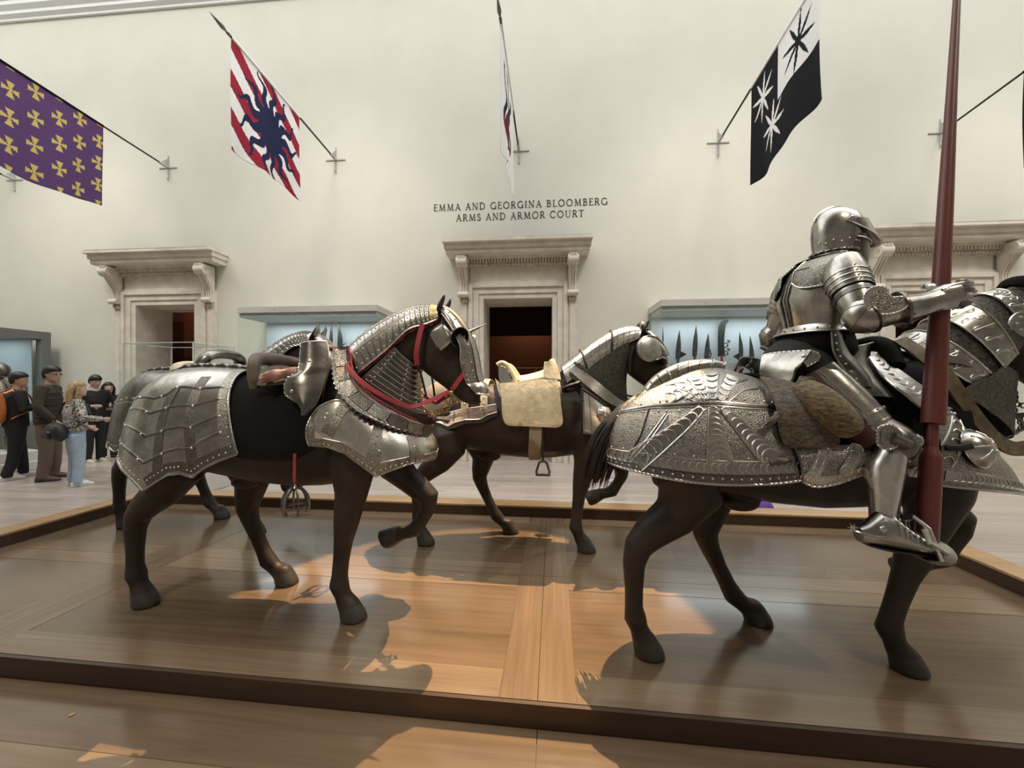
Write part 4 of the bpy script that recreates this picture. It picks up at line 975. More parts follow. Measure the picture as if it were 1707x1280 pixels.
for sg in (1, -1):
    b = MB(); p = S.f(ub[0] * sg, ub[1]); nn = S.n(ub[0] * sg, ub[1]); b.lathe(p - nn * .004, [(.082, 0), (.078, .012), (.062, .036), (.038, .052), (.012, .058), (.001, .058)], STEEL, 20, axis=nn, cap0=False)
    b.tube([p + (nn.orthogonal().normalized() * math.cos(t) + nn.cross(nn.orthogonal().normalized()) * math.sin(t)) * .083 for t in [2 * math.pi * i / 28 for i in range(29)]], .004, STEEL_L, 5, cap=False)
    for k in range(8): an = k * math.pi / 4; pp_ = nn.orthogonal().normalized() * math.cos(an) + nn.cross(nn.orthogonal().normalized()) * math.sin(an); b.tube([p + pp_ * .02 + nn * .052, p + pp_ * .05 + nn * .041, p + pp_ * .07 + nn * .02], .004, STEEL_L, 5)
    b.build('boss', pt)
b = MB(); q = S.uv(1578, 746); b.tube([S.f(*q), S.f(*q) + S.n(*q) * .03 + V(.02, 0, 0), S.f(*q) + S.n(*q) * .045 + V(.05, 0, .01)], .014, LEATHER_B, 8); b.build('toggle', pt)

# neck: alternating plates and mail over the crest
S = arch('H4', [(.60, 1.555), (.76, 1.685), (.94, 1.80), (1.065, 1.848), (1.17, 1.866), (1.26, 1.858)], [(.86, .185, 1.34), (.95, .168, 1.43), (1.05, .15, 1.525), (1.14, .128, 1.62), (1.22, .112, 1.69), (1.285, .098, 1.74)], e=.9, sgn=1)
segs = [(0, .15, 1), (.15, .25, 0), (.25, .39, 1), (.39, .53, 0), (.53, .67, 1), (.67, .83, 0), (.83, 1, 1)]
b = MB(); S.plate(b, MAIL, 30, 28, .006, -.004); ml = b.build('neck_mail', h4); ml['label'] = 'dark mail under the neck plates'
for u0, u1, st_ in segs:
    if not st_: continue
    b = MB(); S.plate(b, STEEL, 8, 28, .005, .004, u=(u0, u1))
    um = (u0 + u1) / 2; S.crescents(b, STEEL_L, [(um - .03, -.05), (um - .03, -.95)], 6, .035, .004, 1); S.crescents(b, STEEL_L, [(um + .03, -.08), (um + .03, -.95)], 6, .035, .004, -1)
    for k in range(6): S.line(b, STEEL_L, [(u0 + .02, -.1 - .15 * k), (u1 - .02, -.16 - .15 * k)], .003, 6, .005)
    edge_u(S, b, STEEL_L, u0, .0045, rope=False, off=.005); edge_u(S, b, STEEL_L, u1, .0045, rope=False, off=.005); b.tube([S.f(lerp(u0, u1, i / 8), -1) for i in range(9)], .004, STEEL_L, 5); b.tube([S.f(lerp(u0, u1, i / 8), 1) for i in range(9)], .004, STEEL_L, 5)
    b.build('crinet_plate', h4)
# lower neck mail and band
S2 = arch('H4', [(1.13, 1.10), (1.13, 1.22), (1.125, 1.32), (1.13, 1.40)], [(.74, .21, 1.34), (.82, .20, 1.39), (.90, .19, 1.42), (.97, .17, 1.47)], e=.9, sgn=-1)
b = MB(); S2.plate(b, MAIL, 20, 24); o = b.build('throat_mail', h4)
def nband(b):
    L_ = [U4(*q) for q in ((1449, 596, .16), (1462, 615, .22), (1480, 636, .27), (1508, 657, .31), (1533, 678, .33), (1560, 694, .33), (1590, 706, .30))]; R_ = [U4(*q) for q in ((1461, 592, .14), (1484, 607, .20), (1512, 627, .25), (1540, 647, .28), (1560, 662, .29), (1580, 676, .28), (1605, 690, .26))]
    f = chainplate(b, L_, R_, STEEL, nu=6, nv=36); b.tube([f(0, i / 30) for i in range(31)], .006, STEEL_L, 6); b.tube([f(1, i / 30) for i in range(31)], .005, STEEL_L, 6)
    for k in range(14): t = .06 + k * .065; b.tube([f(.25, t), f(.5, t + .02) + V(0, -.008, 0), f(.75, t)], .005, STEEL_L, 5)
ybuild(nband, 'neck_band', h4)
SILK = plain('olive_gold_strap', (.10, .07, .028), .6, var=.6, nscale=25)
rn = bpy.data.objects.new('bridle', None); COL.objects.link(rn); rn.parent = h4
ybuild(lambda b: strap(b, [U4(*q) for q in ((1577, 600, .16), (1600, 603, .17), (1625, 612, .16), (1629, 620, .14))], .03, LEATHER, (0, -1, .3), .006), 'neck_strap', rn)
ybuild(lambda b: strap(b, [U4(*q) for q in ((1500, 566, .15), (1535, 590, .22), (1575, 624, .27), (1602, 662, .29), (1632, 702, .27), (1660, 732, .23), (1690, 748, .18), (1725, 744, .13))], .066, SILK, (0, -1, .2), .006, 40), 'rein', rn)
ybuild(lambda b: strap(b, [U4(*q) for q in ((1630, 672, .12), (1655, 686, .12), (1685, 692, .11), (1720, 691, .10))], .022, LEATHER_B, (0, -1, .2), .004), 'lower_rein', rn)
def bit4(b):
    c = U4(1693, 665, .10)
    for k, q in enumerate(((1690, 655), (1694, 662), (1690, 668), (1697, 674), (1704, 676), (1693, 684), (1698, 696), (1703, 704), (1700, 714), (1694, 720))):
        p = U4(*q, .10); b.tube([p + V(.012 * math.cos(t), .004 if k % 2 else -.004, .012 * math.sin(t)) for t in [2 * math.pi * i / 10 for i in range(11)]], .0035, STEEL_D, 5, cap=False)
    b.tube(curve([U4(1676, 666, .1), U4(1682, 668, .1), U4(1679, 678, .1), U4(1690, 692, .1), U4(1702, 700, .1), U4(1704, 715, .1), U4(1685, 724, .1), U4(1676, 728, .1)], 24), .007, STEEL_D, 6)
    strap(b, [U4(1630, 670, .09), U4(1652, 667, .09), U4(1680, 663, .09)], .018, LEATHER_B, (0, -1, .2), .004)
ybuild(bit4, 'curb_bit', rn)
# head plate (runs out of the picture)
dx4 = .09
S = arch('H4', [(x + dx4, z) for x, z in ((1.175, 1.862), (1.25, 1.84), (1.335, 1.757), (1.39, 1.657), (1.42, 1.557), (1.438, 1.457), (1.455, 1.39))], [(x + dx4, y, z) for x, y, z in ((1.205, .08, 1.79), (1.25, .108, 1.745), (1.29, .124, 1.68), (1.33, .122, 1.60), (1.335, .10, 1.52), (1.35, .085, 1.44), (1.37, .078, 1.375))], e=.85, sgn=1)
b = MB(); S.plate(b, STEEL, 30, 24); S.crescents(b, STEEL_L, [(.05, -.5), (.9, -.5)], 8, .05, .004); edge_v(S, b, STEEL_L, -1, .005, rope=False); edge_v(S, b, STEEL_L, 1, .005, rope=False)
sh4 = b.build('shaffron', h4)
def ck(b):
    c = U4(1703, 541, .125); b.lathe(c, [(.058, 0), (.056, .01), (.03, .018), (.002, .02)], STEEL, 20, axis=(-.1, -1, 0), cap0=False)
    b.tube([c + V(.058 * math.cos(t), -.004, .058 * math.sin(t)) for t in [2 * math.pi * i / 24 for i in range(25)]], .005, STEEL_L, 5, cap=False)
    for k in range(6): b.ball(c + V(.035 * math.cos(k * 1.05), -.014, .035 * math.sin(k * 1.05)), .009, STEEL_L, 6)
ybuild(ck, 'cheek_flap', sh4)
b = MB(); b.tube(curve([V(1.24, -.09, 1.84), V(1.20, -.05, 1.885), V(1.20, 0, 1.90), V(1.20, .05, 1.885), V(1.24, .09, 1.84)], 14), .022, BLACK, 8, flat=1.5); b.build('poll_roll', sh4)
def ears_plate(b): pass
q = V(.40, -.41, .66); stirrup_y = .40

# ================================================================== the knight
X, Y_, a_ = FR['H4']; KB = V(.2, 0, 1.42)
kw = V(X, Y_, PZ) + Matrix.Rotation(a_, 3, 'Z') @ KB
kn = thing('armored_knight', 'knight in full polished plate armor seated on the fluted-crupper horse, gripping a red lance', 'knight', kw, a_)
def kb(b, name, parent=kn, **k):
    o = b.build(name, parent, **k)
    if parent is kn: o.location = -KB
    return o
def kpair(fn, name, parent=kn, lab=None):
    """near-side part and its mirrored twin"""
    b = MB(); fn(b); o = kb(b, name, parent); b.v = [(x, -y, z) for x, y, z in b.v]; o2 = kb(b, name, parent)
    return o, o2
EX, EY, EZ = V(1, 0, 0), V(0, 1, 0), V(0, 0, 1)
CLOTH = plain('dark_arming_cloth', (.012, .010, .009), .8, var=.3)
MAROONC = plain('dark_red_arming_cloth', (.05, .012, .010), .75, var=.4)
HC = U4(1396, 386, 0)   # helmet centre
sh_r, el_r, wr_r, hd_r = U4(1408, 462, .21), U4(1441, 528, .34), U4(1530, 511, .385), U4(1594, 489, .395)
hip_r, kn_r, an_r, toe_r = U4(1352, 610, .17), U4(1491, 738, .41), U4(1469, 872, .46), U4(1582, 922, .50)
W0, W1, W2, W3, W4 = U4(1360, 547, 0), U4(1356, 502, 0), U4(1366, 458, 0), U4(1380, 430, 0), U4(1388, 412, 0)
sh_l, el_l, hd_l = mir(sh_r), V(.20, .29, 1.66), V(.47, .10, 1.545)
# inner figure: one continuous dark mannequin
b = MB()
b.loft([(V(hip_r.x - .0, 0, 1.45), EX, .13, EY, .17), (V(hip_r.x + .02, 0, 1.55), EX, .13, EY, .17), (W0, EX, .11, EY, .145), (W1, EX, .12, EY, .165), (W2, EX, .11, EY, .165), (W3, EX, .075, EY, .11), (W4, EX, .055, EY, .055), (HC + V(0, 0, -.05), EX, .08, EY, .07), (HC + V(0, 0, .03), EX, .09, EY, .075), (HC + V(0, 0, .09), EX, .05, EY, .045)], CLOTH, 20)
for sh, el, wr, hd in ((sh_r, el_r, wr_r, hd_r), (sh_l, el_l, lerp(el_l, hd_l, .8), hd_l)): b.tube([lerp(W2, sh, .6), sh, lerp(sh, el, .5), el, lerp(el, wr, .5), wr, lerp(wr, hd, .45)], [.06, .055, .048, .042, .04, .03, .028], CLOTH, 12)
for m_ in (lambda p: p, mir): b.tube([m_(V(hip_r.x, -.08, 1.47)), m_(hip_r), m_(lerp(hip_r, kn_r, .5)), m_(kn_r), m_(lerp(kn_r, an_r, .4)), m_(an_r), m_(lerp(an_r, toe_r, .5)), m_(lerp(an_r, toe_r, .85))], [.1, .09, .075, .055, .045, .035, .03, .02], CLOTH, 12)
o = kb(b, 'body'); voxel(o, .014, 3)
# helmet
b = MB(); sk = [(-.12, -.012, .098, .088), (-.075, -.004, .112, .096), (-.02, 0, .120, .101), (.035, 0, .117, .098), (.075, -.004, .100, .082), (.104, -.008, .070, .055), (.121, -.010, .035, .026), (.128, -.010, .004, .004)]
b.loft([(HC + V(cx, 0, z), EX, rx, EY, ry) for z, cx, rx, ry in sk], STEEL, 32)
comb = [HC + V(-.008 + .114 * math.cos(t), 0, .006 + .123 * math.sin(t)) for t in [R(22 + 136 * i / 24) for i in range(25)]]
b.tube(comb, [.004] + [.009] * 23 + [.004], STEEL_L, 8, flat=.9, up=(0, 1, 0))
for k in range(7):
    an = R(200 + k * 17); p = HC + V(-.006 + .114 * math.cos(an), .098 * math.sin(an), -.07 - .012 * (k % 2)); b.ball(p, .0055, STEEL_L, 6)
for k in range(12):
    an = R(130 + k * 20); p = HC + V(-.012 + .1 * math.cos(an), .09 * math.sin(an), -.115); b.ball(p, .0045, STEEL_L, 6)
hel = kb(b, 'helmet'); hel['label'] = 'rounded steel close helmet'
b = MB()
def vis(u, v):
    s_ = u * 2 - 1; an = s_ * R(104); c = HC
    inn = c + V(.118 * math.cos(an) + .006, .103 * math.sin(an), .045 - .02 * abs(s_)); k = math.cos(s_ * math.pi / 2) ** .9
    out = c + V(.122 * math.cos(an) + .005 + .075 * k, .106 * math.sin(an) * (1 - .12 * k), .02 - .10 * k + .0 * abs(s_))
    return lerp(inn, out, v)
b.sheet(vis, STEEL, 28, 6, .005, .002, (0, 1), (0, 1), 1)
for v in (1,): b.tube([vis(i / 28, v) for i in range(29)], .004, STEEL_L, 6)
for sg in (-1, 1): b.lathe(HC + V(.0, sg * .100, .03), [(.016, 0), (.015, .006), (.005, .011)], STEEL_L, 12, axis=(0, sg, 0))
kb(b, 'visor')['label'] = 'pointed peak of the visor'
b = MB(); b.loft([(HC + V(cx, 0, z), EX, rx, EY, ry) for z, cx, rx, ry in ((-.045, .045, .085, .094), (-.09, .042, .094, .096), (-.14, .045, .092, .09), (-.185, .055, .078, .074), (-.215, .07, .05, .05))], STEEL_D, 26)
for zz in (-.06, -.2): pass
b.tube([HC + V(.042 + .097 * math.cos(t), .099 * math.sin(t), -.065 - .02 * math.cos(t)) for t in [R(-100 + 200 * i / 24) for i in range(25)]], .004, STEEL_L, 6)
for k in range(8): b.ball(HC + V(.042 + .096 * math.cos(R(-95 + k * 27)), .098 * math.sin(R(-95 + k * 27)), -.085), .0045, STEEL_L, 6)
kb(b, 'bevor')
b = MB(); b.loft([(HC + V(-.012, 0, -.115), EX, .097, EY, .09), (HC + V(-.018, 0, -.15), EX, .094, EY, .092), (HC + V(-.025, 0, -.175), EX, .125, EY, .13), (lerp(W3, W2, .35) + V(0, 0, .01), EX, .13, EY, .17)], STEEL_D, 26, False, False)
rope_tube(b, [HC + V(-.014 + .105 * math.cos(t), .099 * math.sin(t), -.122) for t in [R(i * 12) for i in range(31)]], .009, STEEL_D); kb(b, 'gorget')
# torso
b = MB(); ts = [(W0, .132, .172), (lerp(W0, W1, .5), .138, .185), (W1, .148, .20), (lerp(W1, W2, .55), .147, .205), (W2, .135, .195), (lerp(W2, W3, .6), .11, .165), (W3, .085, .12)]
b.loft([(c, EX, rx, EY, ry) for c, rx, ry in ts], STEEL, 36, False, False)
def onT(an, t):
    i = min(int(t * 6), 5); f = t * 6 - i; c0, x0, y0 = ts[i]; c1, x1, y1 = ts[i + 1]; c = lerp(c0, c1, f); rx, ry = lerp(x0, x1, f) + .003, lerp(y0, y1, f) + .003; return c + V(rx * math.cos(an), ry * math.sin(an), 0)
for dv in (-.14, .14): b.tube([onT(math.pi + dv, t / 20 * .8) for t in range(21)], .004, STEEL_D, 6)
b.tube([onT(math.pi, t / 20 * .85) for t in range(21)], .005, STEEL_L, 6)
for k in range(2):
    an = R(-52 - 0 * k) if k == 0 else R(52); b.tube([onT(an, t / 20 * .8) for t in range(21)], .004, STEEL_D, 6)
kb(b, 'cuirass')['label'] = 'polished steel back and breast plate'
b = MB(); b.loft([(W0 + V(0, 0, .006), EX, .137, EY, .178), (W0 + V(-.004, 0, -.012), EX, .142, EY, .183), (W0 + V(-.012, 0, -.035), EX, .168, EY, .205)], STEEL_L, 36, False, False)
b.tube([W0 + V(-.012 + .169 * math.cos(t), .206 * math.sin(t), -.035) for t in [R(i * 10) for i in range(37)]], .004, STEEL_L, 6, cap=False)
for k in range(20): an = R(k * 18); b.ball(W0 + V(-.006 + .152 * math.cos(an), .192 * math.sin(an), -.016), .005, BRASS, 6)
kb(b, 'waist_flange')
b = MB(); b.loft([(W0 + V(-.01, 0, -.02), EX, .14, EY, .18), (W0 + V(-.02, 0, -.08), EX, .165, EY, .205), (W0 + V(-.015, 0, -.13), EX, .18, EY, .21), (W0 + V(0, 0, -.2), EX, .17, EY, .20), (W0 + V(.02, 0, -.28), EX, .14, EY, .18)], BLACK, 30); kb(b, 'arming_skirt')['label'] = 'black cloth skirt'
# tassets hanging over the thighs
def tasset(b):
    L_ = [U4(*q) for q in ((1386, 553, .205), (1388, 575, .23), (1392, 592, .25), (1405, 612, .28), (1418, 632, .30), (1424, 640, .305))]; R_ = [U4(*q) for q in ((1402, 552, .17), (1408, 572, .19), (1414, 588, .22), (1430, 606, .25), (1448, 628, .28), (1454, 646, .29))]
    f = chainplate(b, L_, R_, STEEL_D, nu=8, nv=26, bulge=.012); b.tube([f(0, i / 30) for i in range(31)], .005, STEEL_L, 6); b.tube([f(i / 8, 1) for i in range(9)], .004, STEEL, 6)
    for k in range(8): b.ball(f(.2, .06 + k * .125) + V(0, -.004, 0), .0055, STEEL_L, 6)
kpair(tasset, 'tasset')
# pauldron: shoulder cop, back wing, upper-arm lames
def pauldron(b):
    d = (el_r - sh_r).normalized(); c = sh_r
    P = [c + V(.0, .07, .055), c + V(.005, .02, .045), c, lerp(c, el_r, .2), lerp(c, el_r, .42)]
    b.tube(P, [.055, .086, .093, .088, .080], STEEL, 20)
    for t, r in ((.10, .091), (.22, .088), (.33, .084), (.42, .081)): 
        p = lerp(c, el_r, t); b.tube([p - d * .003, p + d * .003], r + .003, STEEL_L if t < .4 else STEEL_D, 22); 
        for k in range(5): 
            u_ = d.orthogonal().normalized(); w_ = d.cross(u_); an = R(150 + 45 * k); b.ball(p - d * .012 + (u_ * math.cos(an) + w_ * math.sin(an)) * (r + .002), .005, STEEL_L, 6)
    for t in (.52, .56): p = lerp(c, el_r, t); b.tube([p - d * .006, p + d * .006], .078, STEEL_D, 20)
pa, pb = kpair(pauldron, 'pauldron') if False else (None, None)
b = MB(); pauldron(b); pr = kb(b, 'pauldron')
b.v = [(x, -y, z) for x, y, z in b.v]; kb(b, 'pauldron')
def wing(b):
    T_ = .30
    def f(u, v):
        an = math.pi + lerp(.24, 1.42, u); t = lerp(.93, .42, v) if True else 0
        # rounded lower corners
        p = onT(an, min(t + .10 * (abs(u - .5) * 2) ** 3 * (v > .5) * v, .99)); o_ = V(math.cos(an), math.sin(an), 0); return p + o_ * (.014 + .014 * math.sin(math.pi * v))
    s = 1; n_ = (f(.51, .5) - f(.5, .5)).cross(f(.5, .51) - f(.5, .5)); s = 1 if n_.dot(V(-.6, -.8, 0)) > 0 else -1
    b.sheet(f, ETCH, 16, 14, .005, 0, (0, 1), (0, 1), s)
    rim = [f(0, i / 14) for i in range(15)] + [f(i / 16, 1) for i in range(1, 17)] + [f(1, i / 14) for i in range(13, -1, -1)]; rope_tube(b, rim, .005, STEEL_L)
    for i in range(3, len(rim) - 3, 3): q = rim[i]; c_ = f(.5, .5); b.ball(lerp(q, c_, .10) + (q - c_).cross(V(0, 0, 1)).normalized() * 0, .0045, STEEL_L, 6)
kpair(wing, 'shoulder_plate')
# right arm
dA = (el_r - sh_r).normalized()
b = MB(); P = [lerp(sh_r, el_r, t) for t in (.45, .6, .75, .88)]; b.tube(P, [.076, .074, .070, .064], STEEL, 20); kb(b, 'upper_arm_plate')
def couter(b, e, s_, w_, sg):
    d1 = (e - s_).normalized(); d2 = (w_ - e).normalized(); c = curve([lerp(s_, e, .82), e + (d1 - d2) * .008, lerp(e, w_, .2)], 9); b.tube(c, [.066, .069, .072, .073, .072, .069, .066, .063, .061], STEEL, 20)
    for i in (2, 4, 6): q = c[i]; dd = (c[i + 1] - c[i - 1]).normalized(); b.tube([q - dd * .002, q + dd * .002], .0735, STEEL_D, 20)
    # scalloped side wing
    c0 = lerp(e, w_, .16) + V(.0, sg * .06, .045); pts = []
    n_ = V(.1, sg, .15).normalized(); u_ = d2; v_ = n_.cross(u_).normalized(); v_ = v_ if v_.z > 0 else -v_
    out = [(-.055, -.03), (-.068, .01), (-.06, .05), (-.03, .072), (.0, .07), (.018, .05), (.014, .03), (.03, .012), (.062, .006), (.075, -.015), (.06, -.042), (.02, -.055), (-.025, -.05)]
    out = [tuple(q) for q in [sample([Vector((x, y)) for x, y in out + [out[0]]], i / 48) for i in range(48)]]
    b.prism(out, c0, u_, v_, n_ * .005, STEEL_L); rope_tube(b, [c0 + u_ * x + v_ * y + n_ * .004 for x, y in out + [out[0]]], .004, STEEL_L)
    inner = [(x * .75, y * .75) for x, y in out]; b.prism(inner, c0 + n_ * .005, u_, v_, n_ * .002, ETCH)
b = MB(); couter(b, el_r, sh_r, wr_r, -1); kb(b, 'elbow_plate')
b = MB(); b.tube([lerp(el_r, wr_r, t) for t in (.12, .3, .55, .8)], [.060, .061, .057, .050], STEEL, 20); b.tube([lerp(el_r, wr_r, .14), lerp(el_r, wr_r, .16)], .059, STEEL_D, 20); kb(b, 'forearm_plate')
# gauntlet: flared cuff, hand plate, five fingers round the lance
LA, LB = U4(1595, 0, .19), U4(1544, 911, .475)
def LN(y):
    lo, hi = -1.0, 1.6
    for _ in range(40):
        m_ = (lo + hi) / 2
        if proj('H4', lerp(LA, LB, m_))[1] < y: lo = m_
        else: hi = m_
    return lerp(LA, LB, lo)
def gauntlet(b):
    dw = (hd_r - wr_r).normalized()
    b.tube([lerp(el_r, wr_r, .66), lerp(el_r, wr_r, .72), wr_r, lerp(wr_r, hd_r, .3), lerp(wr_r, hd_r, .5)], [.078, .071, .056, .049, .050], STEEL, 20, flat=.95)
    q = lerp(el_r, wr_r, .66); de = (wr_r - el_r).normalized(); b.tube([q - de * .004, q + de * .006], .081, STEEL_D, 20)
    u_ = de.orthogonal().normalized(); w_ = de.cross(u_)
    for k in range(9): an = R(k * 40); b.ball(lerp(el_r, wr_r, .74) + (u_ * math.cos(an) + w_ * math.sin(an)) * .070, .006, STEEL_L, 6)
    kn_ = hd_r + V(.002, -.012, -.005); b.tube([lerp(wr_r, hd_r, .42), lerp(wr_r, hd_r, .7) + V(0, -.006, 0), kn_], [.050, .056, .050], STEEL, 16, flat=.6, up=(0, 1, 0))
    b.tube([lerp(wr_r, hd_r, .45) + V(0, -.03, .042), lerp(wr_r, hd_r, .75) + V(0, -.032, .046), kn_ + V(-.005, -.02, .044)], .004, STEEL_L, 6)
b = MB(); gauntlet(b); ga = kb(b, 'gauntlet')
lc = LN(489)
for k, (dz, ln_) in enumerate(((.042, .95), (.016, 1.05), (-.012, 1.0), (-.038, .85))):
    b = MB(); k0 = hd_r + V(-.004 - .004 * abs(k - 1), -.018, dz - .004); ctr = V(lc.x, lc.y, k0.z)
    pts = [k0, k0 + V(.034, .002, .003), k0 + V(.056, .022, .003), k0 + V(.056, .05, .002)]
    a0 = math.atan2((pts[-1] - ctr).y, (pts[-1] - ctr).x)
    for i in range(1, 5): an = a0 + i * .42 * ln_; pts.append(ctr + V(.056 * math.cos(an), .056 * math.sin(an), 0))
    b.tube(curve(pts, 14), [.0165 + (.002 if i % 4 == 1 else 0) for i in range(12)] + [.0105, .006], STEEL_D if k % 2 else STEEL, 8); b.build('finger', ga)
b = MB(); q0 = lerp(wr_r, hd_r, .45) + V(0, -.004, .036); b.tube(curve([q0, q0 + V(-.012, .012, .022), V(lc.x - .05, lc.y - .02, q0.z + .03), V(lc.x - .052, lc.y + .012, q0.z + .036), V(lc.x - .03, lc.y + .045, q0.z + .036)], 12), [.017, .016, .0155, .015, .015, .0145, .0135, .013, .012, .011, .009, .006], STEEL_L, 8); b.build('thumb', ga)
# left arm (bridle hand)
wl = lerp(el_l, hd_l, .8)
b = MB(); b.tube([lerp(sh_l, el_l, t) for t in (.45, .65, .88)], [.069, .066, .058], STEEL, 18); kb(b, 'upper_arm_plate')
b = MB(); couter(b, el_l, sh_l, wl, 1); kb(b, 'elbow_plate')
b = MB(); b.tube([lerp(el_l, wl, t) for t in (.15, .5, .85)], [.056, .052, .045], STEEL, 18); kb(b, 'forearm_plate')
b = MB(); b.tube([lerp(el_l, wl, .66), wl, lerp(wl, hd_l, .6), hd_l], [.066, .046, .042, .04], STEEL_D, 16); gl_ = kb(b, 'gauntlet')
dh = (hd_l - wl).normalized()
for k in range(4):
    b = MB(); s0 = hd_l + V(.0, -.012 + .02 * (k - 1.0) * .6, .028 - .018 * k); b.tube(curve([s0, s0 + dh * .03, s0 + dh * .045 + V(0, -.02, -.012), s0 + dh * .02 + V(-.01, -.036, -.016)], 9), [.012] * 6 + [.011, .009, .006], STEEL, 8); b.build('finger', gl_)
b = MB(); b.tube(curve([hd_l + V(-.02, -.01, .035), hd_l + V(.01, -.03, .045), hd_l + V(.03, -.045, .03)], 7), [.014, .014, .013, .012, .011, .009, .006], STEEL, 8); b.build('thumb', gl_)
# legs
def cuisse(b):
    P = [lerp(hip_r, kn_r, t) for t in (.12, .3, .5, .7, .86)]; b.tube(P, [.088, .086, .08, .07, .062], STEEL, 20, flat=1.0)
    d = (kn_r - hip_r).normalized(); p = lerp(hip_r, kn_r, .70); b.tube([p - d * .004, p + d * .008], .0735, STEEL_L, 20)
    n_ = V(.1, -1, .2); n_ = (n_ - d * n_.dot(d)).normalized(); s_ = d.cross(n_)
    for k in range(5): an = R(-70 + 35 * k); b.ball(p + (n_ * math.cos(an) + s_ * math.sin(an)) * .075, .006, STEEL_L, 6)
    b.tube([lerp(hip_r, kn_r, .14) + (n_ * .8 + s_ * .6) * .088, lerp(hip_r, kn_r, .66) + (n_ * .8 + s_ * .6) * .073], .004, STEEL_L, 6)
kpair(cuisse, 'cuisse')
kpair(lambda b: b.tube([lerp(hip_r, kn_r, t) + V(-.035, -.0, -.055) for t in (.05, .3, .6, .88)], [.09, .085, .07, .055], MAROONC, 14), 'breeches')
def poleyn(b):
    d1 = (kn_r - hip_r).normalized(); d2 = (an_r - kn_r).normalized(); f_ = (d1 - d2).normalized()
    b.tube(curve([lerp(hip_r, kn_r, .84), kn_r + f_ * .010, lerp(kn_r, an_r, .14)], 9), [.063, .066, .068, .07, .07, .068, .064, .06, .057], STEEL_D, 20)
    b.ball(kn_r + f_ * .055, .035, STEEL, 12, (1, 1.1, 1))
    for t in (.8, .9): p = lerp(hip_r, kn_r, t); b.tube([p - d1 * .003, p + d1 * .003], .0665, STEEL, 20)
    c = U4(1479, 728, .48); out = [(.048 * math.cos(t) * (1 + .12 * math.cos(3 * t)), .05 * math.sin(t)) for t in [2 * math.pi * i / 36 for i in range(36)]]
    b.prism(out, c, EX, EZ, (0, -.006, 0), STEEL); rope_tube(b, [c + V(x, -.005, z) for x, z in out + [out[0]]], .0045, STEEL_L); b.prism([(x * .7, z * .7) for x, z in out], c + V(0, -.006, 0), EX, EZ, (0, -.002, 0), ETCH); b.tube([c + V(.01, .004, 0), kn_r + V(.0, -.05, 0)], .03, STEEL_D, 10)
kpair(poleyn, 'knee_plate')
def greave(b):
    d = an_r - kn_r; P = [kn_r + d * t + V(bx, 0, 0) for t, bx in ((.10, -.006), (.2, -.016), (.34, -.022), (.5, -.018), (.68, -.008), (.84, -.002), (.95, .002), (1.0, .004))]
    b.tube(P, [.056, .063, .066, .062, .053, .045, .043, .047], STEEL_L, 24, up=(0, 1, 0))
    b.tube([p + V(.052 - .012 * i / 7, -.036 + .0 * i, 0) * (1 - .03 * i) for i, p in enumerate(P)], .0035, STEEL_D, 6); b.tube([p + V(.064, 0, 0) * (1 - .045 * i) for i, p in enumerate(P)], .005, STEEL_L, 6)
    for k in (1, 2, 6): b.ball(P[k] + V(.045, -.05, 0) * (1 - .04 * k), .006, STEEL, 6)
kpair(greave, 'greave')
def sabaton(b):
    heel = U4(1443, 897, .48); mid = lerp(heel, toe_r, .45); d = (toe_r - heel).normalized(); upv = V(0, 0, 1)
    rs = []
    secs = [(-.03, .012, .028, .03), (.0, .02, .04, .042), (.05, .046, .046, .072), (.10, .042, .048, .068), (.16, .024, .046, .046), (.24, .004, .038, .026), (.29, -.004, .024, .016), (.325, -.004, .006, .006)]
    L_ = (toe_r - heel).length / .325
    for t, dz, wy, hz in secs: rs.append((heel + d * (t * L_) + upv * dz, EY, wy, upv, hz))
    b.loft(rs, STEEL, 18)
    for k in range(9):
        t = .10 + k * .021; s0 = next(i for i in range(7) if secs[i + 1][0] >= t); f_ = (t - secs[s0][0]) / (secs[s0 + 1][0] - secs[s0][0]); q = [lerp(secs[s0][j], secs[s0 + 1][j], f_) for j in range(4)]
        c = heel + d * (t * L_) + upv * q[1]; b.tube([c + V(0, -q[2] * 1.03 * math.cos(a), q[3] * 1.03 * math.sin(a)) for a in [math.pi * i / 10 for i in range(11)]], .003, STEEL_L, 5)
        b.ball(c + V(0, -q[2] * .8, q[3] * .62), .0045, STEEL_D, 6)
    b.loft([(heel + d * (t * L_) + V(0, 0, dz - hz * .98), EY, wy * .95, upv, .006) for t, dz, wy, hz in secs[1:7]], LEATHER_B, 12)
    b.tube([an_r + V(-.01, -.048, -.03), an_r + V(.05, -.03, -.035), an_r + V(.055, .03, -.035)], .008, STEEL_L, 8); b.lathe(U4(1472, 882, .525), [(.014, 0), (.012, .006), (.004, .008)], STEEL_L, 10, axis=(0, -1, 0))
kpair(sabaton, 'sabaton')
def spur(b):
    h = U4(1444, 890, .48); b.tube(curve([h + V(.05, -.047, .01), h + V(0, -.045, .008), h + V(-.045, 0, .012), h + V(0, .045, .008), h + V(.05, .047, .01)], 14), .006, STEEL_L, 6)
    e_ = U4(1421, 879, .48); b.tube(curve([h + V(-.045, 0, .012), lerp(h + V(-.045, 0, .012), e_, .5) + V(0, 0, .012), e_], 8), .005, STEEL_L, 6)
    for k in range(6): an = k * math.pi / 3; b.tube([e_, e_ + V(.02 * math.cos(an), 0, .02 * math.sin(an))], [.004, .001], STEEL_L, 5)
kpair(spur, 'spur')
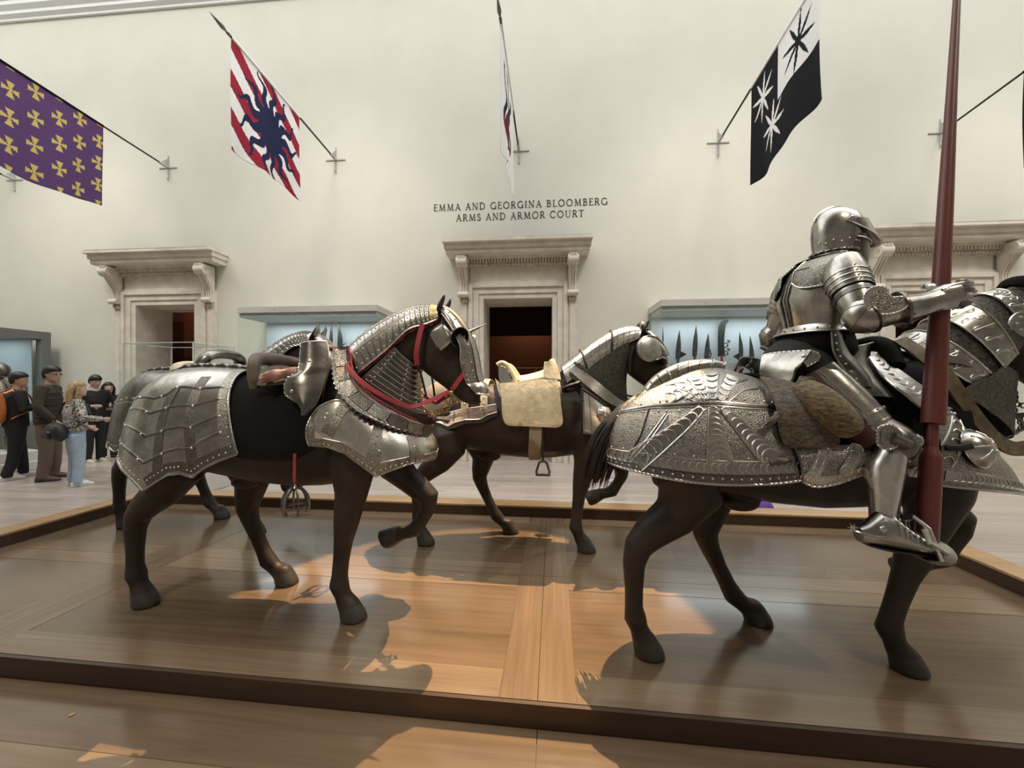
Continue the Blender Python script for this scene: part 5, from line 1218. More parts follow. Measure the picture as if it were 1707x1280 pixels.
# stirrup of the war saddle, part of the horse's gear
def st4(b):
    f = lerp(an_r, toe_r, .62) + V(0, 0, -.052); top = f + V(-.035, 0, .15)
    for sy in (-1, 1): b.tube([top, top + V(.015, sy * .045, -.03), f + V(.012, sy * .062, .0)], .006, STEEL_L, 6, flat=1.6)
    b.box((f.x - .03, f.y - .062, f.z - .012), (f.x + .04, f.y + .062, f.z - .001), STEEL_D, .003)
    LINEN = MATS.get('linen_wrap') or plain('linen_wrap', (.42, .41, .36), .85, var=.2, nscale=30, bump=.5, bscale=60)
    for k in range(6): q = f + V(.03 + .006 * k, 0, .012); b.tube([q + V(0, .058 * math.cos(t), .036 * math.sin(t)) for t in [2 * math.pi * i / 16 for i in range(17)]], .010, LINEN, 6, cap=False)
    b.tube([U4(1540, 882, .53), U4(1550, 905, .55), f + V(.035, -.06, .03)], .008, LINEN, 6)
    strap(b, [V(kn_r.x - .02, f.y + .05, 1.05), V(top.x - .03, f.y + .03, .85), top], .02, LEATHER_B, (1, 0, 0), .003)
ybuild(st4, 'stirrup', sd4)

# the lance, held in the right hand
LP = plain('oxblood_lance_paint', (.125, .028, .022), .42, var=.12, nscale=5, spec=.5)
p0, p1 = LN(-150), LN(914); lb = LN(914)
prof = [(914, .036), (764, .036), (757, .033), (747, .021), (742, .0195), (709, .0195), (707, .0195), (706, .0385), (677, .0385), (560, .034), (480, .030), (320, .0255), (160, .019), (0, .0138), (-150, .010)]
kz = V(X, Y_, PZ) + Matrix.Rotation(a_, 3, 'Z') @ lb
la = thing('jousting_lance', 'tall dark red wooden lance held upright in the knight\'s right hand', 'lance', kz, a_)
b = MB(); pts = [LN(y) - lb for y, r in prof]; b.tube(pts, [r for y, r in prof], LP, 24); b.build('shaft', la)
b = MB(); b.tube([pts[-1], pts[-1] + (pts[-1] - pts[-2]).normalized() * .05, pts[-1] + (pts[-1] - pts[-2]).normalized() * .16], [.012, .017, .001], STEEL, 10); b.build('lance_head', la)

# ================================================================== horse 3: cream saddle, back row
def U3(x, y, d): return U('H3', x, y, d)
CREAM = plain('ivory_bone', (.66, .56, .37), .5, var=.22, nscale=16, bump=.35, bscale=45)
BUFF = plain('buff_leather', (.30, .24, .17), .7, var=.2)
def rump3(b):
    top = [U3(*q) for q in ((700, 700, .22), (725, 694, .24), (748, 688, .26), (771, 682, .275), (800, 678, .285), (827, 674, .29))]
    low = [U3(*q) for q in ((700, 706, .25), (723, 703, .27), (735, 706, .28), (747, 711, .285), (757, 705, .288), (775, 700, .29), (801, 699, .295), (812, 692, .297), (829, 687, .30))]
    f = lambda u, v: lerp(sample(top, u), sample(low, u, False), v); s = Surf('H3', f, (0, 1), (0, 1)); s.mv = False
    if s.n(.5, .5).y > 0: s.sgn = -1
    s.plate(b, STEEL_L, 40, 6, .006, .004); rope_tube(b, [p for p, q in s.path([(0, 1), (1, 1)], 60, .004)], .0055, STEEL_L); b.tube([p for p, q in s.path([(0, 0), (1, 0)], 30, .004)], .004, STEEL_L, 5)
    s.strip(b, ETCH, [(.02, .45), (.98, .45)], .035, 30, .006, mirror=False)
    for k in range(5): b.tube([p for p, q in s.path([(.15 + .17 * k, .05), (.15 + .17 * k, .9)], 6, .006)], .003, STEEL_D, 5)
ybuild(rump3, 'crupper_band', h3)
ybuild(lambda b: chainplate(b, [U3(*q) for q in ((697, 708, .25), (723, 708, .27), (747, 717, .285), (775, 706, .29), (803, 705, .295), (830, 692, .30))], [U3(*q) for q in ((697, 700, .24), (723, 697, .26), (747, 700, .275), (775, 694, .28), (803, 692, .285), (830, 680, .29))], LEATHER_B, nu=3, nv=30, sm=False), 'band_lining', h3)
b = MB(); S = arch('H3', [(-.42, 1.437), (-.52, 1.427), (-.62, 1.395), (-.70, 1.335), (-.76, 1.24)], [(-.40, .272, 1.20), (-.50, .265, 1.17), (-.60, .245, 1.13), (-.70, .19, 1.10), (-.79, .05, 1.08)], e=.85, sgn=-1, rear=True)
S.plate(b, BUFF, 16, 30, .006); b.build('crupper_cover', h3)['label'] = 'buff leather over the rump'
for x in (-.30, -.14):
    b = MB(); S = arch('H3', [(x - .028, 1.425), (x + .028, 1.42)], [(x - .02, .292, 1.16), (x + .04, .297, 1.18)], e=.85, sgn=1); S.plate(b, CREAM, 2, 30, .008)
    for k in range(7): S.rivets(b, STEEL_L, [(.5, -.1 - .13 * k)], .009)
    b.build('crupper_strap', h3)
# cream war saddle
s3 = bpy.data.objects.new('saddle', None); COL.objects.link(s3); s3.parent = h3; s3['label'] = 'carved cream saddle with tall cantle and pommel'
def flap3(b):
    L_ = [U3(*q) for q in ((834, 640, .24), (836, 658, .275), (837, 675, .295), (838, 692, .305), (842, 704, .31), (850, 709, .31))]; R_ = [U3(*q) for q in ((928, 632, .24), (932, 650, .28), (935, 675, .30), (938, 700, .305), (936, 708, .31), (928, 712, .31))]
    f = chainplate(b, L_, R_, CREAM, nu=20, nv=20, thick=.016, bulge=.012)
    for e_ in (.04, .09): b.tube([f(e_, i / 20 * .93) for i in range(21)] + [f(lerp(e_, 1 - e_, i / 14), .93 - e_ * .3) for i in range(15)] + [f(1 - e_, .93 - i / 20 * .9) for i in range(20)], .003, BUFF, 5)
    for i in range(9): c = f(.12 + i * .095, .76); b.tube([c + V(.013 * math.cos(t), -.002, .013 * math.sin(t)) for t in [math.pi + math.pi * j / 6 for j in range(7)]], .003, BUFF, 5)
    for k in range(14): t = k / 13; c = f(.5 + .16 * math.sin(t * 9) * (1 - t), .12 + .5 * t); b.ball(c + V(0, -.002, 0), .012, CREAM, 6, (1.3, .5, 1))
ybuild(flap3, 'flap', s3)
b = MB(); S = arch('H3', [(.02, 1.455), (.1, 1.44), (.2, 1.45), (.30, 1.475), (.37, 1.50)], [(.0, .255, 1.33), (.1, .26, 1.32), (.2, .26, 1.32), (.31, .258, 1.33), (.42, .25, 1.34)], e=.8, sgn=1); S.plate(b, CREAM, 20, 30, .03, .012)
b.tube([S.f(i / 20, -.62) + V(0, -.01, .012) for i in range(21)], .004, BUFF, 5); b.tube([S.f(i / 20, .62) + V(0, .01, .012) for i in range(21)], .004, BUFF, 5); b.build('seat', s3)
cz = U3(832, 608, .10)
def can3(u, v):
    k = u * u; return V(lerp(.035, cz.x - .0, v) + .17 * k * (1 - v * .35), .235 * u * (1 - .12 * v * v), lerp(1.38, cz.z, v ** .9 * (1 - .42 * k)))
b = MB(); b.sheet(can3, CREAM, 24, 12, .026, .013, (-1, 1), (0, 1), 1); b.sheet(lambda u, v: can3(u * .85, .12 + .76 * v) + V(-.018, 0, 0), plain('grey_lining', (.16, .16, .15), .8), 20, 10, .006, 0, (-1, 1), (0, 1), 1)
b.tube([can3(-1 + i / 15, 1) for i in range(31)], [.015 + .010 * math.sin(math.pi * i / 30) for i in range(31)], CREAM, 10); b.build('cantle', s3)
GREYL = MATS['grey_lining']
def wing3(b):
    chainplate(b, [U3(*q) for q in ((831, 613, .20), (831, 624, .22), (833, 636, .235), (840, 650, .245))], [U3(*q) for q in ((839, 611, .19), (847, 622, .205), (854, 638, .225), (857, 655, .24))], GREYL, nu=5, nv=10, thick=.012)
    b.tube(curve([U3(*q) for q in ((829, 609, .19), (836, 605, .185), (845, 609, .19), (853, 620, .2), (860, 634, .22), (862, 648, .235), (860, 660, .25))], 22), .022, CREAM, 10)
    chainplate(b, [U3(*q) for q in ((826, 631, .225), (829, 645, .24), (834, 662, .26))], [U3(*q) for q in ((829, 634, .23), (845, 650, .25), (863, 668, .265))], CREAM, nu=5, nv=10, thick=.02)
ybuild(wing3, 'cantle_wing', s3)
def pwing3(b): chainplate(b, [U3(*q) for q in ((912, 606, .17), (908, 617, .19), (907, 632, .22))], [U3(*q) for q in ((919, 603, .16), (928, 616, .18), (933, 636, .22))], CREAM, nu=6, nv=12, thick=.035, bulge=.012)
ybuild(pwing3, 'pommel_wing', s3)
pz = U3(917, 603, .03)
def pom3(u, v):
    k = u * u; return V(lerp(.40, pz.x, v) - .05 * k * (1 - v) + .02, .235 * u * (1 - .62 * v), lerp(1.40, pz.z, v * (1 - .25 * k)))
b = MB(); b.sheet(pom3, CREAM, 20, 14, .035, .016, (-1, 1), (0, 1), 1); b.tube([pom3(-1 + i / 12, 1) for i in range(25)], [.014 + .016 * math.sin(math.pi * i / 24) for i in range(25)], CREAM, 10)
for i in range(8): b.ball(lerp(S.f(.55 + i * .05, -.2), pom3(-.2, .3 + .09 * i), .1 + .11 * i) + V(0, -.03, .0), .02, CREAM, 8)
b.build('pommel', s3)
ybuild(lambda b: strap(b, [U3(893, 708, .312), U3(892, 735, .306), U3(891, 752, .285), U3(892, 766, .255)], .10, BUFF, (0, -1, 0), .005), 'girth', s3)
q = U3(905, 786, .30); stirrup(q.x, q.y, q.z, h3, cage=False, top=1.02); stirrup(q.x + .04, -q.y, q.z + .05, h3, cage=False, top=1.02)
# neck
lowp = [U3(*q) for q in ((945, 637, .17), (968, 623, .155), (990, 610, .14), (1010, 596, .125), (1028, 582, .115), (1047, 572, .105), (1066, 563, .095))]
S = arch('H3', [(.50, 1.54), (.60, 1.61), (.75, 1.725), (.88, 1.805), (.98, 1.848), (1.08, 1.870), (1.18, 1.862)], [(p.x, abs(p.y), p.z) for p in lowp], e=.9, sgn=1)
b = MB(); S.plate(b, STEEL_L, 36, 28, .006, .004)
for k in range(1, 12): S.line(b, STEEL_D, [(k / 12, 0), (k / 12, -.98)], .003, 12, .004)
for k in (3, 7): rope_tube(b, [p + n_ * .006 for p, n_ in S.path([(k / 12, -1), (k / 12, 1)], 30, .004)], .009, LEATHER_B)
S.line(b, STEEL_L, [(0, -.55), (1, -.55)], .0045, 30, .004); S.strip(b, ETCH, [(.02, -.78), (.98, -.78)], .03, 30, .006); edge_v(S, b, STEEL, -1, .005, rope=False); edge_v(S, b, STEEL, 1, .005, rope=False)
b.build('crinet', h3)['label'] = 'bright steel crinet along the mane'
b = MB(); S = arch('H3', [(1.10, 1.13), (1.065, 1.25), (1.055, 1.37), (1.06, 1.47), (1.09, 1.56)], [(.66, .20, 1.45), (.76, .185, 1.54), (.86, .165, 1.61), (.96, .14, 1.68), (1.05, .115, 1.73)], e=.9, sgn=-1); S.plate(b, MAIL, 24, 28, .006, .002); b.build('neck_mail', h3)['label'] = 'fine mail over the neck'
def collar3(b):
    L_ = [U3(*q) for q in ((950, 618, .16), (968, 634, .22), (985, 649, .26), (1005, 664, .27), (1024, 676, .25), (1045, 683, .2))]; R_ = [U3(*q) for q in ((961, 610, .15), (980, 624, .2), (998, 638, .235), (1015, 652, .24), (1031, 663, .22), (1050, 672, .17))]
    chainplate(b, [q + V(-.02, .012, -.025) for q in L_], [q + V(.02, .012, .025) for q in R_], LEATHER_B, nu=4, nv=24, thick=.01); f = chainplate(b, L_, R_, STEEL, nu=5, nv=24); b.tube([f(0, i / 24) for i in range(25)], .004, STEEL_L, 5); b.tube([f(1, i / 24) for i in range(25)], .004, STEEL_L, 5)
    for t in (.3, .55, .8): b.tube([f(0, t), f(1, t)], .003, LEATHER_B, 5)
ybuild(collar3, 'neck_band', h3)
ybuild(lambda b: b.tube(curve([U3(938, 648, .2), U3(950, 643, .215), U3(962, 639, .21), U3(972, 633, .19)], 12), [.02, .024, .026, .028, .028, .028, .028, .028, .026, .024, .02, .012], LEATHER_B, 10, flat=.6), 'pad', h3)
S = wrap('H3', [(.655, -.31, 1.345), (.75, -.295, 1.28), (.85, -.255, 1.20), (.95, -.18, 1.13), (1.02, -.08, 1.10), (1.035, 0, 1.10)], [(.655, -.34, .995), (.78, -.34, .98), (.88, -.315, .975), (.98, -.245, .97), (1.05, -.12, .96), (1.07, 0, .96)], .02, sm=(True, True), sgn=-1)
b = MB(); S.plate(b, STEEL_L, 50, 12)
for u in (.97, .88, .70, .5, .3): S.line(b, STEEL_D, [(-u, .04), (-u, .96)], .003, 12)
for v in (.06, .94): S.rivets(b, STEEL_L, S.along([(-.98, v), (-.02, v)], 26), .006)
S.rivets(b, STEEL_L, S.along([(-.985, .08), (-.985, .92)], 9), .006); S.line(b, STEEL_D, [(-.95, .5), (-.5, .5)], .002, 20)
for v in (0, 1): edge_v(S, b, LEATHER_B, v, .011, 80, u0=-1, rope=False)
edge_u(S, b, LEATHER_B, -1, .011, v0=0, rope=False); edge_u(S, b, LEATHER_B, 1, .011, v0=0, rope=False)
p3 = b.build('peytral', h3); p3['label'] = 'bright riveted chest plate'
ub = S.uv(1007, 691)
for sg in (1, -1):
    b = MB(); p = S.f(ub[0] * sg, ub[1]); nn = S.n(ub[0] * sg, ub[1]); b.lathe(p - nn * .003, [(.068, 0), (.064, .02), (.045, .045), (.02, .056), (.001, .058)], STEEL_L, 24, axis=nn, cap0=False)
    o1 = nn.orthogonal().normalized(); o2_ = nn.cross(o1)
    for k in range(12): d_ = o1 * math.cos(k * math.pi / 6) + o2_ * math.sin(k * math.pi / 6); b.tube([p + d_ * .016 + nn * .054, p + d_ * .047 + nn * .041, p + d_ * .066 + nn * .014], .003, STEEL_D, 5)
    b.build('boss', p3)
# half shaffron
b = MB(); S = arch('H3', [(1.185, 1.862), (1.25, 1.838), (1.335, 1.755), (1.385, 1.665), (1.405, 1.60)], [(1.215, .085, 1.80), (1.255, .11, 1.745), (1.29, .125, 1.69), (1.335, .12, 1.645), (1.37, .09, 1.60)], e=.85, sgn=1); S.plate(b, STEEL_L, 24, 24); S.line(b, STEEL_D, [(.02, -.5), (.95, -.5)], .003, 20); edge_u(S, b, STEEL_L, 1, .005, rope=False)
sf3 = b.build('shaffron', h3)
def ck3(b):
    c = U3(1084, 581, .125); b.lathe(c, [(.105, 0), (.098, .012), (.06, .024), (.002, .028)], STEEL_L, 24, axis=(.25, -1, .15), cap0=False, sx=1.12); b.tube([c + V(.112 * math.cos(t), -.004 + .024 * math.cos(t), .104 * math.sin(t)) for t in [2 * math.pi * i / 28 for i in range(29)]], .005, STEEL, 5, cap=False)
    b.tube([U3(1094, 600, .13), U3(1103, 596, .115), U3(1110, 599, .09), U3(1112, 607, .07)], [.008, .014, .016, .008], STEEL_D, 8); b.ball(U3(1104, 604, .10), .026, BLACK, 8)
ybuild(ck3, 'eye_guard', sf3)
b = MB(); b.tube(curve([V(1.20, -.07, 1.83), V(1.19, -.05, 1.88), V(1.195, 0, 1.895), V(1.19, .05, 1.88), V(1.20, .07, 1.83)], 14), .022, STEEL_D, 10, flat=1.6); b.build('poll_plate', sf3)
b = MB(); S = arch('H3', [(1.425, 1.51), (1.438, 1.45), (1.448, 1.40)], [(1.35, .085, 1.49), (1.36, .08, 1.43), (1.375, .078, 1.385)], e=.85, sgn=1); S.plate(b, STEEL_D, 8, 18, .005, .003); S.rivets(b, STEEL_L, [(.2, -.6), (.5, -.6), (.8, -.6)], .006); b.build('nose_plate', sf3)
br3 = bpy.data.objects.new('bridle', None); COL.objects.link(br3); br3.parent = h3
ybuild(lambda b: strap(b, [U3(*q) for q in ((1056, 575, .115), (1051, 592, .125), (1050, 606, .125), (1049, 622, .11))], .022, LEATHER_B, (0, -1, 0), .004), 'cheek_strap', br3)
ybuild(lambda b: strap(b, [U3(*q) for q in ((957, 604, .15), (985, 625, .2), (1015, 645, .21), (1045, 659, .17), (1075, 662, .11), (1086, 652, .09))], .016, LEATHER_B, (0, -1, .3), .004, 30), 'rein', br3)

# ================================================================== horse 2: behind the front left horse
T2 = [(x - .01, z + .028) for x, z in T1]
B2 = [(.08, .33, .93), (0, .34, .90), (-.10, .345, .87), (-.18, .35, .85), (-.26, .35, .82), (-.34, .35, .79), (-.42, .345, .77), (-.50, .34, .78), (-.58, .33, .76), (-.67, .30, .79), (-.76, .25, .78), (-.84, .18, .81), (-.89, .09, .80), (-.91, 0, .82)]
S = arch('H2', T2, B2, e=.84, smB=True, sgn=-1, rear=True)
b = MB(); S.plate(b, STEEL_D, 60, 56)
S.line(b, STEEL, [(0, -.60), (1, -.60)], .005, 60); S.rivets(b, STEEL_L, S.along([(.03, -.56), (.97, -.56)], 12) + S.along([(.02, -.96), (.97, -.96)], 26), .007)
edge_v(S, b, STEEL, -1, .007); edge_v(S, b, STEEL, 1, .007); S.strip(b, ETCH_D, [(0, -.93), (1, -.93)], .05, 60)
o = b.build('crupper', h2); o['label'] = 'smooth dark steel crupper'
b = MB(); rope_tube(b, [V(x, 0, z + .008) for x, z in T2], .024, STEEL_D, 10, .09); b.build('roped_crest', o)
b = MB(); S = arch('H2', [(-.06, 1.455), (.1, 1.43), (.3, 1.44), (.55, 1.50)], [(.02, .32, .98), (.2, .335, .95), (.42, .33, .95), (.60, .31, 1.04)], e=.8, sgn=1); S.plate(b, BLACK, 20, 30, .012); b.build('saddle_cloth', h2)
s2 = bpy.data.objects.new('saddle', None); COL.objects.link(s2); s2.parent = h2
b = MB(); hk = U('H2', 386, 590, .05)
b.tube(curve([V(.12, -.25, 1.42), V(.17, -.24, 1.50), V(.22, -.18, hk.z - .03), V(.24, 0, hk.z), V(.22, .18, hk.z - .03), V(.17, .24, 1.50), V(.12, .25, 1.42)], 30), [.03] + [.045] * 28 + [.03], STEEL_D, 10, flat=1.4, up=(1, 0, 0)); b.build('pommel', s2)
b = MB(); b.tube(curve([V(-.02, -.25, 1.45), V(-.09, -.18, 1.55), V(-.11, 0, 1.575), V(-.09, .18, 1.55), V(-.02, .25, 1.45)], 24), .03, CREAM, 10, flat=1.8, up=(1, 0, 0)); b.build('cantle', s2)
S = arch('H2', [(-.10, 1.50), (0, 1.46), (.14, 1.47)], [(-.05, .27, 1.36), (.04, .27, 1.36), (.14, .265, 1.37)], e=.9, sgn=1); b = MB(); S.plate(b, LEATHER, 10, 20, .02); b.build('seat', s2)
S = arch('H2', [(.545, 1.572), (.689, 1.704), (.858, 1.813), (.983, 1.863), (1.083, 1.880), (1.165, 1.868)], [(.70, .175, 1.45), (.80, .158, 1.54), (.90, .14, 1.62), (1.02, .12, 1.72), (1.10, .103, 1.75), (1.17, .09, 1.78)], e=.9, sgn=1)
b = MB(); S.plate(b, STEEL_L, 30, 24)
for k in range(1, 15):
    for j_ in range(6): S.crescents(b, STEEL, [((k - .5) / 15 + (.5 / 15 if j_ % 2 else 0), -.08 - .16 * j_), ((k + .5) / 15 + (.5 / 15 if j_ % 2 else 0), -.08 - .16 * j_)], 1, .06, .003, 1)
b.build('crinet', h2)['label'] = 'scaled pale steel crinet'
S = arch('H2', [(1.185, 1.866), (1.25, 1.842), (1.335, 1.757), (1.39, 1.657), (1.42, 1.557), (1.438, 1.457), (1.455, 1.39)], [(1.215, .078, 1.80), (1.255, .105, 1.755), (1.295, .122, 1.69), (1.335, .12, 1.60), (1.335, .10, 1.52), (1.35, .085, 1.44), (1.37, .078, 1.375)], e=.85, sgn=1)
b = MB(); S.plate(b, STEEL, 24, 20); b.tube([V(1.36, 0, 1.71), V(1.43, 0, 1.74), V(1.49, 0, 1.77)], [.012, .008, .001], STEEL_D, 8); s2f = b.build('shaffron', h2)
ybuild(lambda b: b.tube([V(1.215, -.062, 1.835), V(1.235, -.066, 1.90), V(1.242, -.062, 1.955)], [.030, .022, .003], STEEL, 10, .5, up=(1, 0, .2)), 'ear_plate', s2f)
S = wrap('H2', [(.548, -.325, 1.24), (.70, -.315, 1.29), (.85, -.28, 1.22), (1.0, -.19, 1.13), (1.09, 0, 1.08)], [(.548, -.345, 1.0), (.70, -.352, .98), (.9, -.33, .93), (1.08, -.2, .92), (1.15, 0, .92)], .03, sm=(True, True), sgn=-1)
b = MB(); S.plate(b, STEEL_D, 40, 10); edge_v(S, b, STEEL, 1, .006, 80, u0=-1); b.build('peytral', h2)

# ================================================================== banners on the wall
WR = Matrix.Rotation(WYAW, 3, 'Z')
def wall_ray(px, py, off=0.0):
    """point in the wall's own frame, off = distance in front of the plaster"""
    n = WR @ V(0, -1, 0); o = V(*WO) + n * off - V(0, 0, 0); r = V((px - 853.5) / 640, 1, (640 - py) / 640); t = V(o.x, o.y, 0).dot(n) / r.dot(n)
    q = WR.inverted() @ (r * t - V(WO[0], WO[1], 0)); return V(q.x, q.y, CAM_H + r.z * t)
POLE = plain('black_pole', (.012, .012, .012), .4); IRON = plain('pale_iron', (.45, .45, .42), .5)
def cloth(name, col): return plain(name, col, .9, var=.05, nscale=30, spec=.15)
F_WHITE = cloth('white_flag_cloth', (.80, .80, .80)); F_RED = cloth('red_flag_cloth', (.30, .022, .045)); F_NAVY = cloth('navy_flag_cloth', (.018, .022, .07)); F_BLACK = cloth('black_flag_cloth', (.012, .012, .016)); F_PURP = cloth('purple_flag_cloth', (.115, .06, .17)); F_GOLD = cloth('gold_flag_cloth', (.62, .50, .15)); F_MAR = cloth('maroon_flag_cloth', (.11, .018, .03))
def star(dx, dy, R0, R1, n, ph=0, wig=0.0, sharp=1.6):
    r = math.hypot(dx, dy); a = math.atan2(dy, dx) + ph + wig * math.sin(r * 16)
    k = abs((a * n / (2 * math.pi)) % 1 - .5) * 2
    return r < R0 + (R1 - R0) * k ** sharp
def pat_sun(a, t, L, H):
    dx, dy = a - L * .52, t - H * .52
    r = math.hypot(dx, dy * .82); an = math.atan2(dy * .82, dx); k = abs(((an + .10 * math.sin(r * 22)) * 13 / (2 * math.pi)) % 1 - .5) * 2
    if r < .29 or r < .26 + .44 * k ** 1.35: return F_NAVY
    w_ = (t / H - .75 * a / L + .075) % .345
    return F_RED if w_ < .165 else F_WHITE
def pat_cross(a, t, L, H):
    cw, rh = .30, .42; i = round(a / cw - .5); dy0 = rh * .5 if i % 2 else 0; dx = a - (i + .5) * cw; j = round((t - dy0 - .12) / rh); dy = t - dy0 - .12 - j * rh
    if abs(dx) < .105 and abs(dy) < .12 and (abs(dx) < .006 + .36 * abs(dy) or abs(dy) < .006 + .36 * abs(dx)): return F_GOLD
    return F_PURP
def pat_quarter(a, t, L, H):
    if a < L * .54 and t < H * .50: return F_BLACK if star(a - L * .26, (t - H * .25) * .8, .055, .33, 8, .2, 0, 2.0) else F_WHITE
    if star(a - L * .79, (t - H * .26) * .8, .055, .30, 8, .2, 0, 2.0) or star(a - L * .62, (t - H * .66) * .8, .055, .30, 8, .1, 0, 2.0): return F_WHITE
    return F_BLACK
def pat_beast(a, t, L, H):
    dx, dy = (a - L * .5) / L, (t - H * .5) / H
    if abs(dx + .12 * math.sin(dy * 9)) < .13 - .12 * abs(dy) and abs(dy) < .42: return F_MAR if dy > -.1 else F_BLACK
    if abs(abs(dx) - .2 - .06 * math.sin(dy * 14)) < .035 and abs(dy) < .38: return F_BLACK if dy < .1 else F_MAR
    return F_WHITE
def banner(x, zb, tip, fl, H, pat, label, seed, group='heraldic banners on poles along the wall'):
    """x, zb: bracket on the wall; tip: (x, y, z) of the pole end in the wall frame; fl: flag extent (from tip, to wall) as shares of the pole"""
    base = V(x, 0, zb); t = thing('wall_banner', label, 'banner', wpt(x, -.001, zb), WYAW, group)
    tv = Vector(tip) - base; d = tv.normalized()
    b = MB(); b.box((-.21, -.016, -.012), (.21, -.001, .012), IRON); b.box((-.012, -.017, -.26), (.012, -.001, .26), IRON); b.tube([V(0, -.005, -.005), d * .22], .026, IRON, 12); b.tube([V(0, -.01, -.25), V(0, -.05, -.26)], .012, IRON, 8); b.prism([(0, .02), (0, .2), (.14, .06)], (-.006, -.01, 0), (0, -1, 0), (0, 0, 1), (.012, 0, 0), IRON); b.build('bracket', t)
    b = MB(); b.tube([d * .15, tv], .017, POLE, 10); b.build('pole', t)
    b = MB(); b.lathe(tv - d * .02, [(.02, 0), (.022, .05), (.012, .06), (.03, .13), (.026, .17), (.002, .34)], STEEL_D, 10, axis=d); b.build('finial', t)
    if pat:
        a0, a1 = tv * fl[0], tv * fl[1]; L = (a1 - a0).length; nu, nv = int(L / .0125), int(H / .0125); side = d.cross(V(0, 0, 1)).normalized(); rnd = random.Random(seed); ph = rnd.uniform(0, 6)
        b = MB(); vs, fs, ms = [], [], []
        for i in range(nu + 1):
            for j in range(nv + 1):
                a, tt = i / nu, j / nv; wv = (.03 * math.sin(a * 9 + ph) + .02 * math.sin(a * 17 + ph * 2 + tt * 2)) * tt; sag = .05 * tt * math.sin(a * math.pi)
                vs.append(lerp(a0, a1, a) + V(0, 0, -.015 - H * tt * (1 + .04 * math.sin(a * 5 + ph)) - sag * .4) + side * wv + d * (.02 * math.sin(tt * 3 + ph) * tt))
        for i in range(nu):
            for j in range(nv): q = i * (nv + 1) + j; fs.append((q, q + 1, q + nv + 2, q + nv + 1)); ms.append(pat((i + .5) / nu * L, (j + .5) / nv * H, L, H))
        b.v = [tuple(v) for v in vs]; b.f = fs; b.m = [b.mi(m) for m in ms]
        o = b.build('flag', t, recalc=False, ang=80); sd = o.modifiers.new('cloth_thickness', 'SOLIDIFY'); sd.thickness = .003
        b = MB(); b.tube([a0 * 1.0 + V(0, 0, .0), a1], .022, F_WHITE if pat in (pat_sun, pat_beast, pat_quarter) else F_BLACK, 10); b.build('pole_sleeve', t)
B0 = {k: wall_ray(px, py) for k, (px, py) in dict(a=(25, 300), b=(281, 280), c=(560, 267), d=(865, 252), e=(1197, 238), f=(1567, 222)).items()}
def tp(k, dx=0, L=2.75, dz=.17): q = B0[k]; return (q.x + dx, -L, q.z + dz)
banner(B0['a'].x, B0['a'].z, tp('a'), (1, .3), 1.5, None, 'banner pole at the far left edge, its flag out of sight', 1, None)
banner(B0['b'].x, B0['b'].z, tp('b', 0, 3.0, .19), (.99, .42), 1.55, pat_cross, 'purple banner strewn with gold crosses at the upper left of the wall', 2)
banner(B0['c'].x, B0['c'].z, tp('c', 0, 2.78, .15), (.985, .44), 1.5, pat_sun, 'red and white striped banner with a navy flaming sun', 3)
banner(B0['d'].x, B0['d'].z, tp('d', -.06, 2.78, .06), (.985, .42), 1.5, pat_beast, 'white banner with dark red figure, seen edge-on above the wall lettering', 4)
banner(B0['e'].x, B0['e'].z, tp('e', 0, 2.9, .33), (.96, .42), 1.55, pat_quarter, 'black and white quartered banner with spiky stars', 5)
banner(B0['f'].x, B0['f'].z, tp('f', 0, 3.0, .30), (.98, .42), 1.5, lambda a, t, L, H: F_BLACK, 'banner pole behind the red lance at the right edge', 6)

